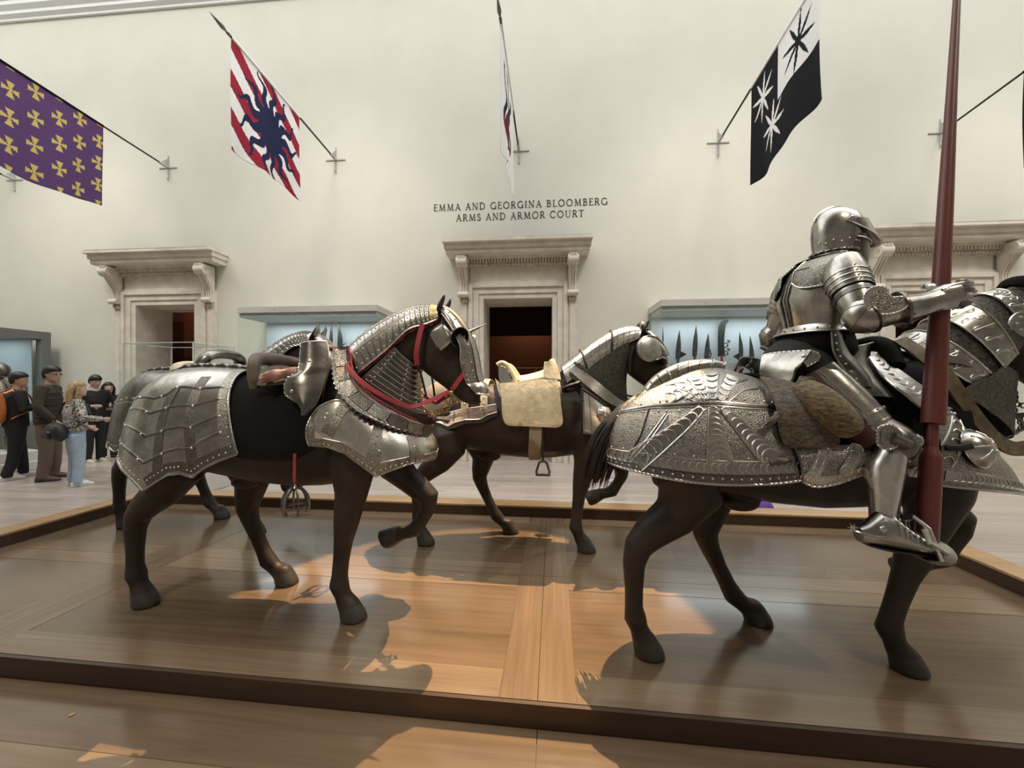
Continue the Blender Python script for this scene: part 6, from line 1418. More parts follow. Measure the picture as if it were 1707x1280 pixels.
# ------------------------------------------------------------------ lettering on the wall
INK = plain('dark_grey_lettering', (.035, .034, .03), .6)
TK, TN = .135, .07
def arc(cx, cy, rx, ry, a0, a1, n=14): return [(cx + rx * math.cos(R(lerp(a0, a1, i / n))), cy + ry * math.sin(R(lerp(a0, a1, i / n)))) for i in range(n + 1)]
def sf(x, y, w=.16): return ([(x - w, y), (x + w, y)], .065)
GL = {
 'E': (.58, [([(.12, 0), (.12, 1)], TK), ([(.03, .98), (.52, .98)], TN), ([(.03, .02), (.56, .02)], TN), ([(.12, .53), (.44, .53)], TN), ([(.52, 1), (.52, .86)], .065), ([(.56, 0), (.56, .16)], .065), ([(.44, .46), (.44, .60)], .065)]),
 'M': (1.02, [([(.16, 0), (.20, 1)], TN), ([(.20, 1), (.51, .04)], TK), ([(.51, .04), (.82, 1)], TN), ([(.82, 1), (.88, 0)], TK), sf(.15, .02, .11), sf(.88, .02, .13), sf(.15, .98, .07), sf(.86, .98, .07)]),
 'A': (.82, [([(.10, 0), (.41, 1)], TN), ([(.40, 1.02), (.73, 0)], TK), ([(.22, .36), (.60, .36)], TN), sf(.10, .02, .12), sf(.73, .02, .13)]),
 'N': (.88, [([(.15, 0), (.15, 1)], TN), ([(.14, 1), (.74, 0)], TK), ([(.74, 0), (.74, 1)], TN), sf(.15, .02, .12), sf(.12, .98, .1), sf(.74, .98, .12)]),
 'D': (.88, [([(.15, 0), (.15, 1)], TK), ([(.15, .975)] + arc(.34, .5, .44, .475, 90, -90) + [(.15, .025)], .11), sf(.12, .98, .1), sf(.12, .02, .1)]),
 'G': (.92, [(arc(.48, .5, .40, .48, 42, 318, 24), .115), ([(.80, .02), (.80, .42)], TK), sf(.80, .42, .13)]),
 'O': (.95, [(arc(.475, .5, .40, .48, 0, 360, 32), .115)]),
 'R': (.74, [([(.15, 0), (.15, 1)], TK), ([(.15, .975)] + arc(.33, .74, .24, .235, 90, -90) + [(.15, .505)], .105), ([(.34, .5), (.68, 0)], TK), sf(.13, .98, .1), sf(.15, .02, .13), sf(.70, .02, .07)]),
 'I': (.34, [([(.17, 0), (.17, 1)], TK), sf(.17, .98, .12), sf(.17, .02, .12)]),
 'B': (.70, [([(.15, 0), (.15, 1)], TK), ([(.15, .975)] + arc(.32, .765, .21, .21, 90, -90) + [(.15, .545)], .105), ([(.15, .545)] + arc(.34, .285, .25, .26, 90, -90) + [(.15, .025)], .11), sf(.12, .98, .1), sf(.12, .02, .1)]),
 'L': (.60, [([(.15, 0), (.15, 1)], TK), ([(.05, .02), (.56, .02)], TN), ([(.56, 0), (.56, .17)], .065), sf(.15, .98, .13)]),
 'S': (.58, [(arc(.30, .74, .19, .24, 30, 270, 16)[:-1] + arc(.29, .26, .21, .24, 90, -150, 16), .115), ([(.47, .80), (.47, .95)], .035), ([(.09, .05), (.09, .22)], .035)]),
 'C': (.86, [(arc(.48, .5, .40, .48, 42, 318, 24), .115), ([(.78, .76), (.78, .95)], .065)]),
 'U': (.86, [([(.17, 1), (.17, .34)], TK), (arc(.43, .32, .26, .31, 180, 360, 16), .07), ([(.69, .32), (.69, 1)], TN), sf(.17, .98, .13), sf(.69, .98, .12)]),
 'T': (.72, [([(.36, 0), (.36, 1)], TK), ([(.04, .97), (.68, .97)], TN), ([(.04, 1), (.04, .84)], .065), ([(.68, 1), (.68, .84)], .065), sf(.36, .02, .13)]),
}
def stroke(b, pts, w_, o, s, dep):
    n = len(pts); L_, R_ = [], []
    for i in range(n):
        p = Vector(pts[i]); t = (Vector(pts[min(i + 1, n - 1)]) - Vector(pts[max(i - 1, 0)])).normalized(); k = Vector((-t.y, t.x)) * w_ / 2
        for lst, q in ((L_, p + k), (R_, p - k)): lst.append(V(o.x + q.x * s, o.y, o.z + q.y * s))
    rings = [[L_[i], R_[i], R_[i] + V(0, dep, 0), L_[i] + V(0, dep, 0)] for i in range(n)]; b.rings(rings, INK)
def line_of(text, xc, zb, width, parent, base):
    tot = sum(GL[c][0] + .16 if c != ' ' else .52 for c in text) - .16; s = .138; k = width / (tot * s); x = -width / 2
    for word in text.split():
        b = MB()
        for c in word:
            w_, st = GL[c]
            for pts, t in st: stroke(b, pts, t, V(xc + x + w_ * s * (k - 1) / 2, -.006, zb) - base, s, .005)
            x += (w_ + .16) * s * k
        x += .52 * s * k; b.build('word', parent, smooth=False)
tl, tr = wall_ray(723, 352), wall_ray(1013, 342); base = V((tl.x + tr.x) / 2, -.001, 5.0)
t = thing('wall_lettering', 'two lines of dark capital lettering on the wall above the middle doorway', 'lettering', wpt(*base), WYAW)
z1 = wall_ray(868, 346.6).z; z2 = wall_ray(868, 365).z
line_of('EMMA AND GEORGINA BLOOMBERG', base.x, z1, tr.x - tl.x, t, base); line_of('ARMS AND ARMOR COURT', base.x, z2, wall_ray(972, 360).x - wall_ray(759, 365).x, t, base)

# ------------------------------------------------------------------ display cases on the wall
def wall_case(x0, x1, label):
    t = thing('display_case', label, 'display case', wpt((x0 + x1) / 2, -.42, 0), WYAW); hx = (x1 - x0) / 2; y0, y1 = -.40, .418; zt = 3.08
    b = MB(); b.box((-hx, y0, .002), (hx, y1, .95), GREYMETAL, .006); b.build('plinth', t, smooth=False)
    b = MB(); b.box((-hx, y0, zt - .12), (hx, y1, zt), GREYMETAL, .004); b.box((-hx + .03, y0 + .03, zt - .20), (hx - .03, y1 - .0, zt - .121), plain('light_baffle', (.45, .5, .5), .6) if 'light_baffle' not in MATS else MATS['light_baffle'])
    for k in (-.45, .35): b.lathe((k * hx, y0 - .001, zt - .07), [(.01, 0), (.008, .003)], DARKFRAME, 8, axis=(0, -1, 0))
    b.build('top_frame', t, smooth=False)
    b = MB(); b.box((-hx + .03, y1 - .05, .951), (hx - .03, y1 - .03, zt - .2), CASEBLUE); b.build('back_panel', t, smooth=False)
    b = MB(); b.box((-hx + .03, y0 + .25, .951), (hx - .03, y1 - .06, 1.06), plain('case_deck', (.55, .52, .52), .7) if 'case_deck' not in MATS else MATS['case_deck']); b.prism([(y1 - .10, 1.06), (y1 - .06, 1.06), (y1 - .06, 1.98)], (-hx + .03, 0, 0), (0, 1, 0), (0, 0, 1), (2 * hx - .06, 0, 0), MATS['case_deck']); b.build('deck', t, smooth=False)
    b = MB(); b.box((-hx + .004, y0 + .004, .951), (hx - .004, y0 + .012, zt - .121), GLASS); b.build('glass_front', t, smooth=False)
    for sx in (-1, 1):
        b = MB(); xx = sx * (hx - .008); b.box((xx - .004, y0 + .013, .951), (xx + .004, y1, zt - .121), GLASS); b.build('glass_side', t, smooth=False)
    l = bpy.data.lights.new('case_lamp', 'AREA'); l.shape = 'RECTANGLE'; l.size = 2 * hx - .3; l.size_y = .3; l.energy = 17; l.color = (.86, .95, 1); lo = bpy.data.objects.new('case_lamp', l); COL.objects.link(lo); lo.location = wpt((x0 + x1) / 2, -.42 - .05, zt - .23); lo.rotation_euler = (0, 0, WYAW)
    return t
wall_case(-5.31, -2.49, 'glass wall case of polearms left of the middle doorway, behind the front left horse')
wall_case(2.72, 5.5, 'glass wall case of polearms right of the middle doorway, behind the knight')
SHAFT = plain('polearm_shaft', (.06, .045, .032), .6); REDV = plain('red_velvet_sleeve', (.25, .03, .045), .8); BLADE = steel('grey_blade', (.07, .075, .07), (.20, .21, .20), .4); BLADE_D = plain('patinated_blade', (.055, .062, .05), .45, metal=.7, var=.4, nscale=30)
def polearm(px, py, wpx, ln_px, style, label, grp, lean=1, base_z=1.065):
    tip = wall_ray(px, py, .17); sc_ = (7.0 if px > 800 else 7.9) / 640; w_ = wpx * sc_; bl = ln_px * sc_
    t = thing('polearm', label, 'polearm', wpt(tip.x, tip.y, base_z), WYAW, grp); H = tip.z - base_z
    P = []; n = 12; zb = H - bl
    for i in range(n + 1): k = i / n; P.append((-w_ * .5 * (1 - k ** 2.2) + (lean * w_ * .35 * k ** 2), zb + bl * k))
    for i in range(n, -1, -1): k = i / n; P.append((w_ * .5 * (1 - k ** 2.6) * (.8 + .5 * math.sin(k * 3)) + (lean * w_ * .35 * k ** 2), zb + bl * k))
    if style == 'cleaver': P = [(-.5 * w_, zb), (-.5 * w_, zb + bl * .5), (-.42 * w_, zb + bl * .8), (-.1 * w_, zb + bl * .95), (.35 * w_, zb + bl), (.95 * w_, zb + bl * .985), (.5 * w_, zb + bl * .86), (.36 * w_, zb + bl * .6), (.3 * w_, zb + bl * .35), (.42 * w_, zb)]
    if style == 'spike': P = [(-w_ / 2, zb), (-w_ / 2, zb + bl * .6), (0, zb + bl), (w_ / 2, zb + bl * .6), (w_ / 2, zb)]
    b = MB(); P = [p for i, p in enumerate(P) if i == 0 or (Vector(p) - Vector(P[i - 1])).length > 1e-4]; b.prism(P, (0, -.006, 0), (1, 0, 0), (0, 0, 1), (0, .012, 0), BLADE_D if style == 'cleaver' else BLADE); b.build('blade', t, smooth=False)
    if style in ('hook', 'cleaver'):
        b = MB(); s_ = lean * (1 if style == 'cleaver' else 1)
        for k in range(3 if style == 'hook' else 4):
            z = zb + bl * (.02 + .11 * k); b.tube(curve([V(s_ * w_ * .3, 0, z), V(s_ * w_ * (.65 + .2 * (k % 2)), 0, z + .02), V(s_ * w_ * (.8 + .22 * (k % 2)), 0, z + .045), V(s_ * w_ * .7, 0, z + .06)], 10), .013, BLADE_D, 6)
        b.build('spurs', t)
    if style == 'prong':
        b = MB(); b.prism([(lean * w_ * .3, zb + .02), (lean * w_ * 1.9, zb + .10), (lean * w_ * .3, zb + .17)], (0, -.005, 0), (1, 0, 0), (0, 0, 1), (0, .01, 0), BLADE_D); b.build('spurs', t, smooth=False)
    b = MB(); b.tube([V(0, 0, zb - .30), V(0, 0, zb - .12), V(0, 0, zb + .02)], [.032, .024, .022], REDV if style == 'cleaver' else BLADE, 10); b.build('socket', t)
    b = MB(); b.tube([V(0, 0, 0), V(0, 0, zb - .28)], .022, SHAFT, 10); b.build('shaft', t)
g = 'polearms in the right wall case'
polearm(1105, 545, 2, 38, 'spike', 'needle-thin spike polearm, first from the left in the right case', g)
polearm(1130, 550, 8, 52, 'prong', 'leaf-bladed polearm with a side prong, second from the left in the right case', g)
polearm(1158, 542, 8, 55, 'leaf', 'slim curved glaive, third from the left in the right case', g)
polearm(1178, 556, 8, 45, 'hook', 'short glaive with curled spurs just left of the big cleaver blade', g)
polearm(1203, 533, 13, 64, 'cleaver', 'largest cleaver-like polearm with hooked tip and red sleeve', g)
polearm(1235, 553, 7, 52, 'prong', 'dark glaive with a left-pointing prong, right of the big cleaver', g, -1)
polearm(1253, 560, 8, 58, 'leaf', 'plain grey curved blade polearm, second from the right in the right case', g, -1)
polearm(1279, 548, 7, 42, 'prong', 'rightmost polearm in the right case, close to the knight', g, -1)
g = 'polearms in the left wall case'
polearm(530, 536, 7, 50, 'leaf', 'grey glaive behind the dark horse ears, leftmost in the left case', g)
polearm(551, 536, 6, 50, 'leaf', 'narrow glaive blade, middle one in the left case', g)
polearm(567, 536, 9, 62, 'leaf', 'broad curved glaive blade, rightmost in the left case', g, -1)

# dark framed case standing out from the wall at far left
t = thing('display_case', 'large dark grey framed glass case at the far left edge', 'display case', wpt(-10.98, -1.8, 0), WYAW)
b = MB(); b.box((-.75, -1.5, .002), (.75, 1.6, .75), DARKFRAME, .01); b.build('plinth', t, smooth=False)
b = MB(); 
for (lo, hi) in (((-.75, -1.5, 2.55), (.75, 1.6, 2.72)), ((.60, 1.44, .751), (.75, 1.6, 2.549)), ((.60, -1.5, .751), (.75, -1.34, 2.549)), ((-.75, 1.44, .751), (-.6, 1.6, 2.549)), ((-.75, -1.5, .751), (-.6, -1.34, 2.549))): b.box(lo, hi, DARKFRAME, .006)
b.build('frame', t, smooth=False)
b = MB(); b.box((-.5, -1.3, .751), (-.45, 1.4, 2.54), CASEBLUE); b.build('back_panel', t, smooth=False)
b = MB(); b.box((-.45, 1.38, .76), (.58, 1.4, 2.54), CASEBLUE); b.build('end_panel', t, smooth=False)
b = MB(); b.box((.69, -1.339, .751), (.70, 1.439, 2.549), GLASS); b.build('glass_front', t, smooth=False)
l = bpy.data.lights.new('case_lamp', 'AREA'); l.shape = 'RECTANGLE'; l.size = .8; l.size_y = 2.4; l.energy = 12; l.color = (.8, .95, 1); lo = bpy.data.objects.new('case_lamp', l); COL.objects.link(lo); lo.location = wpt(-10.9, -1.8, 2.53); lo.rotation_euler = (0, 0, WYAW)

# free-standing glass vitrine with a helmet
vx = V(-4.95, 5.75, 0)
t = thing('vitrine', 'free-standing clear glass vitrine in front of the left doorway', 'display case', vx, R(-6))
b = MB(); b.box((-.55, -.35, .002), (.55, .35, 1.0), GREYMETAL, .01); b.build('plinth', t, smooth=False)
zt = CAM_H + 69 / 640 * 5.4
b = MB()
for sx in (-.55, .544): b.box((sx, -.35, 1.001), (sx + .006, .35, zt), GLASS)
for sy in (-.35, .344): b.box((-.544, sy, 1.001), (.544, sy + .006, zt), GLASS)
b.box((-.544, -.344, zt - .006), (.544, .344, zt), GLASS); b.build('glass_cover', t, smooth=False)
EDGE = plain('glass_edge', (.75, .80, .76), .25)
b = MB()
for x in (-.55, .55):
    for y in (-.35, .35): b.box((x - .006, y - .006, 1.0), (x + .006, y + .006, zt + .004), EDGE)
for y in (-.35, .35): b.box((-.55, y - .006, zt - .006), (.55, y + .006, zt + .006), EDGE)
for x in (-.55, .55): b.box((x - .006, -.35, zt - .006), (x + .006, .35, zt + .006), EDGE)
b.build('edge_strips', t, smooth=False)
t = thing('helmet', 'small steel helmet on a stand inside the free-standing vitrine', 'helmet', vx + V(.08, -.05, 1.003), .3)
b = MB(); b.tube([V(0, 0, 0), V(0, 0, .62)], [.07, .05], GREYMETAL, 12); b.build('stand', t)
b = MB(); b.lathe((0, 0, .64), [(.16, -.02), (.13, 0), (.125, .11), (.105, .15), (.06, .20), (.015, .23), (.002, .24)], STEEL, 20, sx=1.15); b.tube([V(.14 * math.cos(R(a)), 0, .66 + .2 * math.sin(R(a))) for a in range(0, 181, 12)], .008, STEEL_L, 6); b.build('skull', t)

# suit of armour on a plinth at the far left edge
q = V(-9.35, 7.0, 0)
t = thing('armor_figure', 'empty suit of armor standing on a grey plinth at the far left edge', 'armor', q, R(-20))
b = MB(); b.box((-.5, -.5, .002), (.5, .5, .16), GREYMETAL, .01); b.box((-.38, -.38, .161), (.38, .38, .34), GREYMETAL, .01); b.build('plinth', t, smooth=False)
b = MB(); b.lathe((0, 0, 1.12), [(.15, 0), (.16, .11), (.19, .25), (.20, .38), (.16, .50), (.075, .57), (.07, .6)], STEEL, 20, sx=.78); b.build('cuirass', t)
b = MB(); b.lathe((.01, 0, 1.70), [(.085, 0), (.11, .05), (.12, .13), (.105, .2), (.06, .25), (.005, .275)], STEEL_D, 18, sx=1.15); b.prism([(.08, .10), (.2, .07), (.10, .02)], (0, -.05, 1.70), (1, 0, 0), (0, 0, 1), (0, .1, 0), STEEL_D); b.build('helmet', t)
for sy in (-1, 1):
    b = MB(); b.tube([V(0, sy * .22, 1.60), V(0, sy * .27, 1.5), V(0, sy * .29, 1.3), V(.05, sy * .28, 1.08), V(.08, sy * .27, .98)], [.085, .085, .06, .05, .045], STEEL, 12); b.build('arm_harness', t)
    b = MB(); b.tube([V(0, sy * .10, 1.14), V(.01, sy * .12, .95), V(.0, sy * .12, .78), V(0, sy * .12, .6), V(0, sy * .12, .42)], [.10, .085, .065, .06, .045], STEEL, 12); b.tube([V(-.05, sy * .12, .38), V(.06, sy * .13, .38), V(.2, sy * .15, .36)], [.045, .045, .02], STEEL, 10); b.build('leg_harness', t)
# purple bag on the floor behind the platform
q = pp(3.0, 4.45, .0)
t = thing('shoulder_bag', 'crumpled purple bag on the floor behind the platform edge', 'bag', (2.95, 4.62, 0.0), .4)
b = MB(); b.lathe((0, 0, .0), [(.12, 0), (.16, .03), (.17, .12), (.13, .2), (.07, .24), (.02, .25)], plain('purple_cloth', (.12, .045, .30), .8, var=.25), 16, sx=1.3); b.build('bag', t)
b = MB(); b.tube(curve([V(-.14, 0, .18), V(-.06, 0, .33), V(.06, 0, .33), V(.14, 0, .18)], 14), .012, MATS['purple_cloth'], 8); b.build('strap', t)

# ================================================================== visitors
SKIN = plain('skin', (.42, .26, .18), .55, var=.08); SKIN_P = plain('pale_skin', (.50, .34, .26), .55, var=.06)
HAIR_D = plain('near_black_hair', (.010, .008, .007), .5, var=.4, nscale=40); HAIR_B = plain('blond_hair', (.33, .22, .11), .5, var=.4, nscale=30)
def fabric(name, col, **k): return plain(name, col, .85, **k)
C_BLACK = fabric('black_clothing', (.010, .010, .011)); C_BROWN = fabric('brown_puffer', (.040, .030, .022), var=.3); C_TAUPE = fabric('taupe_trousers', (.12, .085, .062)); C_JEAN = fabric('light_blue_denim', (.36, .45, .56), var=.12); C_DENIM = fabric('dark_blue_denim', (.02, .03, .055)); C_SHIRT = fabric('cream_collar', (.55, .46, .36)); C_WHITE = fabric('white_trainer', (.72, .71, .68)); C_TAN = fabric('tan_shoe', (.50, .42, .32)); C_ORANGE = plain('orange_nylon', (.50, .15, .045), .5, var=.3); C_BAG = plain('black_bag', (.012, .012, .014), .45, var=.4)
def printed(name):
    m, nt, b = newmat(name); v = coords(nt); n = N(nt, 'ShaderNodeTexNoise', Scale=26.0, Detail=1.5, Distortion=2.5); nt.links.new(v, n.inputs['Vector'])
    r = ramp(nt, n.outputs['Fac'], [(.46, (.02, .02, .02)), (.54, (.60, .57, .52))]); nt.links.new(r.outputs['Color'], b.inputs['Base Color']); b.inputs['Roughness'].default_value = .85; return m
C_PRINT = printed('black_white_print')

def person(px, yfeet, D, h, face, label, top, legs, shoe, hair='short', hairm=None, skin=None, stance=.10, stride=.0, arms=((.10, -.26, .86), (.10, .26, .86)), head_yaw=0.0, head_pitch=0.0, name='person', open_collar=None, vest=False, top_len=.86, hood=False):
    """face: heading in degrees, 0 = towards +x (right), 90 = away from the camera. Built at 1.75 m and scaled."""
    s = h / 1.75; skin = skin or SKIN; hairm = hairm or HAIR_D
    X = (px - 853.5) / 640 * D; t = thing(name, label, 'person', (X, D, 0.0), R(face)); t.scale = (s, s, s)
    hy = R(head_yaw); HM = Matrix.Rotation(hy, 3, 'Z') @ Matrix.Rotation(R(head_pitch), 3, 'Y'); hc = V(.03, 0, 1.635)
    def hp(x, y, z): return hc + HM @ V(x, y, z)
    EXh, EYh, EZh = HM @ EX, HM @ EY, HM @ EZ
    fl, fr_ = (stride, stance, 0), (-stride, -stance, 0)
    sh = lambda sy: V(-.01, sy * .185, 1.42)
    b = MB()
    b.loft([(hp(cx, 0, z), EXh, rx, EYh, ry) for z, cx, rx, ry in ((-.115, .035, .045, .042), (-.09, .03, .065, .058), (-.04, .015, .088, .07), (.02, .002, .098, .077), (.065, -.005, .093, .075), (.095, -.008, .066, .055), (.112, -.01, .02, .02))], skin, 18)
    b.tube([hp(.088, 0, .02), hp(.105, 0, -.015), hp(.085, 0, -.028)], [.010, .016, .012], skin, 8); b.tube([hp(.082, -.022, -.062), hp(.09, 0, -.06), hp(.082, .022, -.062)], .009, skin, 6)
    for sy in (-1, 1): b.ball(hp(-.005, sy * .078, -.005), .024, skin, 8, (.8, .35, 1.2)); b.ball(hp(.078, sy * .032, .018), .015, skin, 8)
    b.tube([V(-.02, 0, 1.40), V(.0, 0, 1.48), hp(.0, 0, -.07)], [.062, .055, .056], skin, 12)
    b.loft([(V(0, 0, z), EX, rx, EY, ry) for z, rx, ry in ((.85, .10, .15), (1.0, .10, .14), (1.2, .11, .155), (1.36, .095, .15), (1.43, .06, .09))], skin, 16)
    hands = []
    for sy, (ax, ay, az) in ((-1, arms[0]), (1, arms[1])):
        a = sh(sy); w_ = V(ax, ay, az); d = w_ - a; mid = (a + w_) / 2; bend = math.sqrt(max(0, .285 ** 2 - (d.length / 2) ** 2)); bd = V(-.6, sy * .5, -.6); bd = (bd - d.normalized() * bd.dot(d.normalized())).normalized(); e = mid + bd * bend; hands.append((sy, a, e, w_))
        b.tube([a, lerp(a, e, .5), e, lerp(e, w_, .5), w_], [.05, .045, .038, .035, .026], skin, 10)
        hd = (w_ - e).normalized(); pl = V(0, sy, 0) - hd * hd.y * sy; pl = pl.normalized() if pl.length > .1 else V(0, 0, 1); sd = hd.cross(pl)
        b.tube([w_, w_ + hd * .045, w_ + hd * .09], [.026, .038, .036], skin, 10, flat=.5, up=tuple(pl))
        for k in range(4):
            r0 = w_ + hd * .085 + sd * (.028 - .019 * k); L_ = (.07, .08, .074, .058)[k]; b.tube([r0, r0 + hd * L_ * .5 - pl * .006, r0 + hd * L_ * .85 - pl * .024], [.010, .009, .007], skin, 6)
        r0 = w_ + hd * .03 + sd * .034; b.tube([r0, r0 + hd * .03 + sd * .022, r0 + hd * .06 + sd * .025 - pl * .01], [.012, .011, .008], skin, 6)
    for sy, f in ((1, fl), (-1, fr_)): f = Vector(f); b.tube([V(0, sy * .09, .88), lerp(V(0, sy * .09, .88), f, .45) + V(.015, 0, 0), f + V(0, 0, .10)], [.085, .06, .042], skin, 12)
    bo = b.build('body', t); voxel(bo, .0125, 2, .4)
    b = MB()   # trousers
    b.loft([(V(-.005, 0, z), EX, rx, EY, ry) for z, rx, ry in ((.80, .105, .165), (.88, .125, .172), (.96, .118, .160), (1.02, .112, .152))], legs, 20)
    for sy, f in ((1, fl), (-1, fr_)):
        f = Vector(f); hpj = V(-.005, sy * .088, .87); k_ = lerp(hpj, f, .46) + V(.018, 0, 0); b.tube([hpj, lerp(hpj, k_, .5), k_, lerp(k_, f, .45), f + V(-.01, 0, .12), f + V(-.01, 0, .05)], [.105, .098, .08, .074, .066, .068], legs, 16)
    o = b.build('trousers', t); voxel(o, .0125, 3)
    b = MB(); zl = top_len
    b.loft([(V(-.005, 0, z), EX, rx, EY, ry) for z, rx, ry in ((zl, .14, .19), (zl + .06, .145, .19), (1.1, .135, .178), (1.25, .145, .19), (1.36, .125, .19), (1.43, .085, .13), (1.475, .066, .075))], top, 22)
    for sy, a, e, w_ in hands:
        b.tube([lerp(V(0, 0, 1.38), a, .7), a, lerp(a, e, .5), e, lerp(e, w_, .5), lerp(e, w_, .93)], [.07, .075, .066, .058, .052, .044], top, 14)
    o = b.build('jacket' if not vest else 'puffer_jacket', t); voxel(o, .0125, 2)
    if vest:
        b = MB()
        for k in range(6): z = .92 + .085 * k; rx, ry = .147, .196; b.tube([V(-.005 + rx * math.cos(an), ry * math.sin(an), z) for an in [2 * math.pi * i / 24 for i in range(25)]], .006, LEATHER_B, 6, cap=False)
        b.build('quilting', o)
    if open_collar: b = MB(); b.loft([(V(-.01, 0, 1.44), EX, .085, EY, .10), (V(-.005, 0, 1.50), EX, .068, EY, .07), (V(0, 0, 1.53), EX, .07, EY, .07)], open_collar, 16, False, False); b.build('collar', t)
    for sy, f in ((1, fl), (-1, fr_)):
        f = Vector(f); b = MB(); b.loft([(f + V(x, 0, z), EY, wy, EZ, hz) for x, z, wy, hz in ((-.085, .045, .02, .03), (-.06, .05, .038, .045), (.0, .055, .042, .05), (.07, .042, .048, .038), (.13, .032, .046, .028), (.17, .026, .03, .02), (.185, .022, .01, .01))], shoe, 14)
        b.loft([(f + V(x, 0, .010), EY, wy, EZ, .010) for x, wy in ((-.09, .02), (-.06, .042), (.0, .045), (.08, .052), (.14, .048), (.185, .02))], C_WHITE if shoe is not C_TAUPE else LEATHER_B, 12); b.build('shoe', t)
    b = MB()
    b.loft([(hp(cx, 0, z), EXh, rx, EYh, ry) for z, cx, rx, ry in ((-.05, -.055, .050, .070), (-.01, -.040, .072, .088), (.035, -.026, .098, .092), (.072, -.010, .108, .088), (.108, -.006, .094, .074), (.135, -.010, .058, .048), (.147, -.014, .012, .01))], hairm, 18)
    b.loft([(hp(cx, 0, z), EXh, rx, EYh, ry) for z, cx, rx, ry in ((-.075, -.072, .012, .05), (-.03, -.06, .04, .072), (.02, -.045, .06, .082))], hairm, 14)
    if hair == 'long':
        for sy in (-1, 0, 1): b.tube(curve([hp(-.03, sy * .06, .07), hp(-.075, sy * .075, -.02), hp(-.085, sy * .075, -.14), hp(-.085, sy * .07, -.26), hp(-.075, sy * .05, -.36)], 12), [.035, .042, .046, .048, .05, .05, .05, .048, .044, .036, .026, .008], hairm, 10)
        for sy in (-1, 1): b.tube(curve([hp(.03, sy * .075, .06), hp(.02, sy * .088, -.02), hp(.0, sy * .088, -.14), hp(.0, sy * .08, -.26)], 10), [.016, .022, .026, .028, .03, .03, .028, .024, .018, .006], hairm, 8)
    ho = b.build('hair', t)
    def face(b):
        pass
    for sy in (-1, 1): b = MB(); b.ball(hp(.086, sy * .032, .018), .0085, BLACK, 8); b.build('eye', bo)
    b = MB(); b.tube([hp(.086, -.024, -.060), hp(.097, 0, -.060), hp(.086, .024, -.060)], .0055, MATS.get('lip') or plain('lip', (.30, .12, .10), .5), 6); b.build('lips', bo)
    return t, hands, hp

# backpack man at the left edge
t, hands, hp = person(27, 797, 6.44, 1.76, 68, 'dark-haired man in black trousers and white sneakers wearing an orange backpack, far left', C_BLACK, C_BLACK, C_WHITE, stance=.12, stride=.12, arms=((.25, -.16, 1.18), (.25, .14, 1.2)), head_pitch=8, head_yaw=-38)
b = MB(); b.loft([(V(-.24, 0, z), EX, rx, EY, ry) for z, rx, ry in ((.93, .08, .13), (.98, .12, .165), (1.15, .13, .175), (1.32, .115, .165), (1.42, .07, .13), (1.45, .02, .06))], C_ORANGE, 20, p=.7)
b.loft([(V(-.34, 0, z), EX, rx, EY, ry) for z, rx, ry in ((.98, .03, .10), (1.02, .05, .13), (1.12, .05, .13), (1.18, .02, .10))], C_ORANGE, 14, p=.7)
for sy in (-1, 1): strap(b, [V(-.16, sy * .12, 1.42), V(-.02, sy * .13, 1.475), V(.115, sy * .13, 1.36), V(.12, sy * .15, 1.15), V(-.10, sy * .18, 1.0)], .05, C_ORANGE, (1, 0, .3), .006)
bp = b.build('backpack', None); q = t.matrix_basis.copy(); bp.location = t.location; bp.rotation_euler = t.rotation_euler; bp.scale = t.scale; tag(bp, 'orange backpack on the back of the man at the far left', 'backpack')
# tall man in a brown puffer jacket
t, hands, hp = person(82, 803, 6.35, 1.86, 28, 'tall man with glasses in a brown quilted jacket and taupe trousers', C_BROWN, C_TAUPE, C_TAUPE, stance=.15, arms=((.16, -.24, .92), (.22, .2, 1.05)), head_yaw=-22, head_pitch=10, vest=True)
b = MB()
for sy in (-1, 1): b.tube([hp(.098, sy * .034, .018) + V(0, .02 * math.cos(a), .015 * math.sin(a)) for a in [2 * math.pi * i / 14 for i in range(15)]], .0028, BLACK, 5, cap=False); b.tube([hp(.095, sy * .055, .022), hp(.0, sy * .082, .022)], .0028, BLACK, 5)
b.tube([hp(.1, -.014, .02), hp(.1, .014, .02)], .0028, BLACK, 5); b.build('glasses', t)
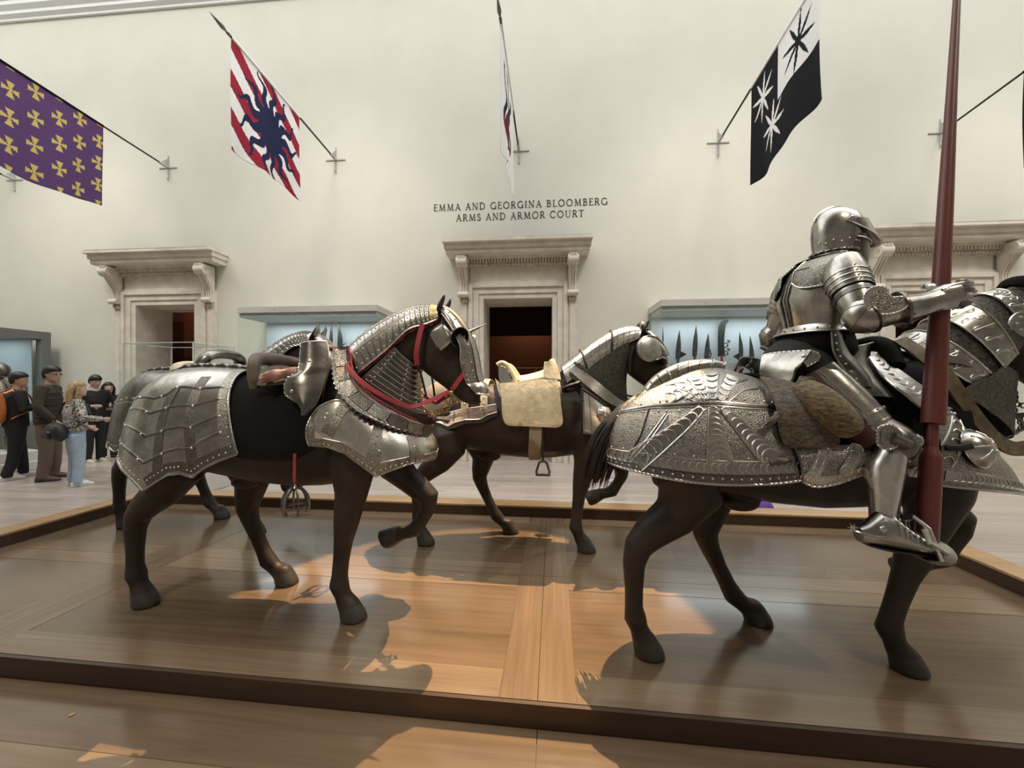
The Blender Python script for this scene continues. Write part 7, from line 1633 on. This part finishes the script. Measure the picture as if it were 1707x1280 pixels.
# blond woman
t, hands, hp = person(126, 805, 5.98, 1.60, 62, 'blond woman in a black and white patterned top and light blue jeans', C_PRINT, C_JEAN, C_WHITE, hair='long', hairm=HAIR_B, skin=SKIN_P, stance=.12, arms=((.28, -.2, 1.12), (.2, .22, .98)), head_yaw=-25, top_len=.93)
bag = MB(); bag.loft([(V(-.20, .10, z), EX, rx, EY, ry) for z, rx, ry in ((.78, .05, .20), (.83, .09, .26), (.95, .11, .27), (1.04, .08, .22), (1.08, .02, .12))], C_BAG, 20, p=.5); bag.loft([(V(-.31, .10, z), EX, rx, EY, ry) for z, rx, ry in ((.82, .02, .16), (.86, .035, .18), (.93, .035, .18), (.96, .015, .15))], C_BAG, 16, p=.5); strap(bag, [V(-.2, .24, 1.03), V(-.14, .2, 1.25), V(-.06, .1, 1.47), V(.06, -.05, 1.44), V(.13, -.17, 1.2), V(-.02, -.2, 1.02), V(-.16, -.05, 1.0)], .03, C_BAG, (0, 0, 1), .005)
bo_ = bag.build('shoulder_bag', None); bo_.location = t.location; bo_.rotation_euler = t.rotation_euler; bo_.scale = t.scale; tag(bo_, 'black bag slung behind the blond woman in light jeans', 'bag')
# couple near the wall
person(157, 767, 7.75, 1.74, -15, 'dark-haired man with a pale collar and black top, looking down beside the doorway', C_BLACK, C_BLACK, C_TAN, stance=.10, arms=((.22, -.14, 1.15), (.22, .14, 1.15)), head_pitch=24, open_collar=C_SHIRT, skin=SKIN_P)
t, hands, hp = person(181, 760, 8.2, 1.60, -50, 'woman with long black hair all in black, standing by the left doorway', C_BLACK, C_BLACK, C_BLACK, hair='long', skin=SKIN_P, stance=.09, arms=((.24, -.10, 1.1), (.26, .08, 1.16)), head_yaw=15, top_len=.72)
b = MB(); p = hands[0][3] + V(.07, .03, .06); b.box((p.x - .01, p.y - .04, p.z - .02), (p.x + .002, p.y + .04, p.z + .12), plain('grey_phone', (.25, .25, .26), .3), .003); ph = b.build('phone', None); ph.location = t.location; ph.rotation_euler = t.rotation_euler; ph.scale = t.scale; tag(ph, 'grey phone held by the woman dressed in black', 'phone')
# two more, mostly hidden behind the horses
person(1034, 803, 6.2, 1.58, 150, 'visitor in dark blue jeans and white sneakers, mostly hidden behind the brown-tailed horse', C_BLACK, C_DENIM, C_WHITE, stance=.13)
person(1228, 818, 5.68, 1.56, 75, 'visitor of whom only a pale sneaker shows under the fluted crupper', C_BLACK, C_BLACK, C_WHITE, stance=.08)
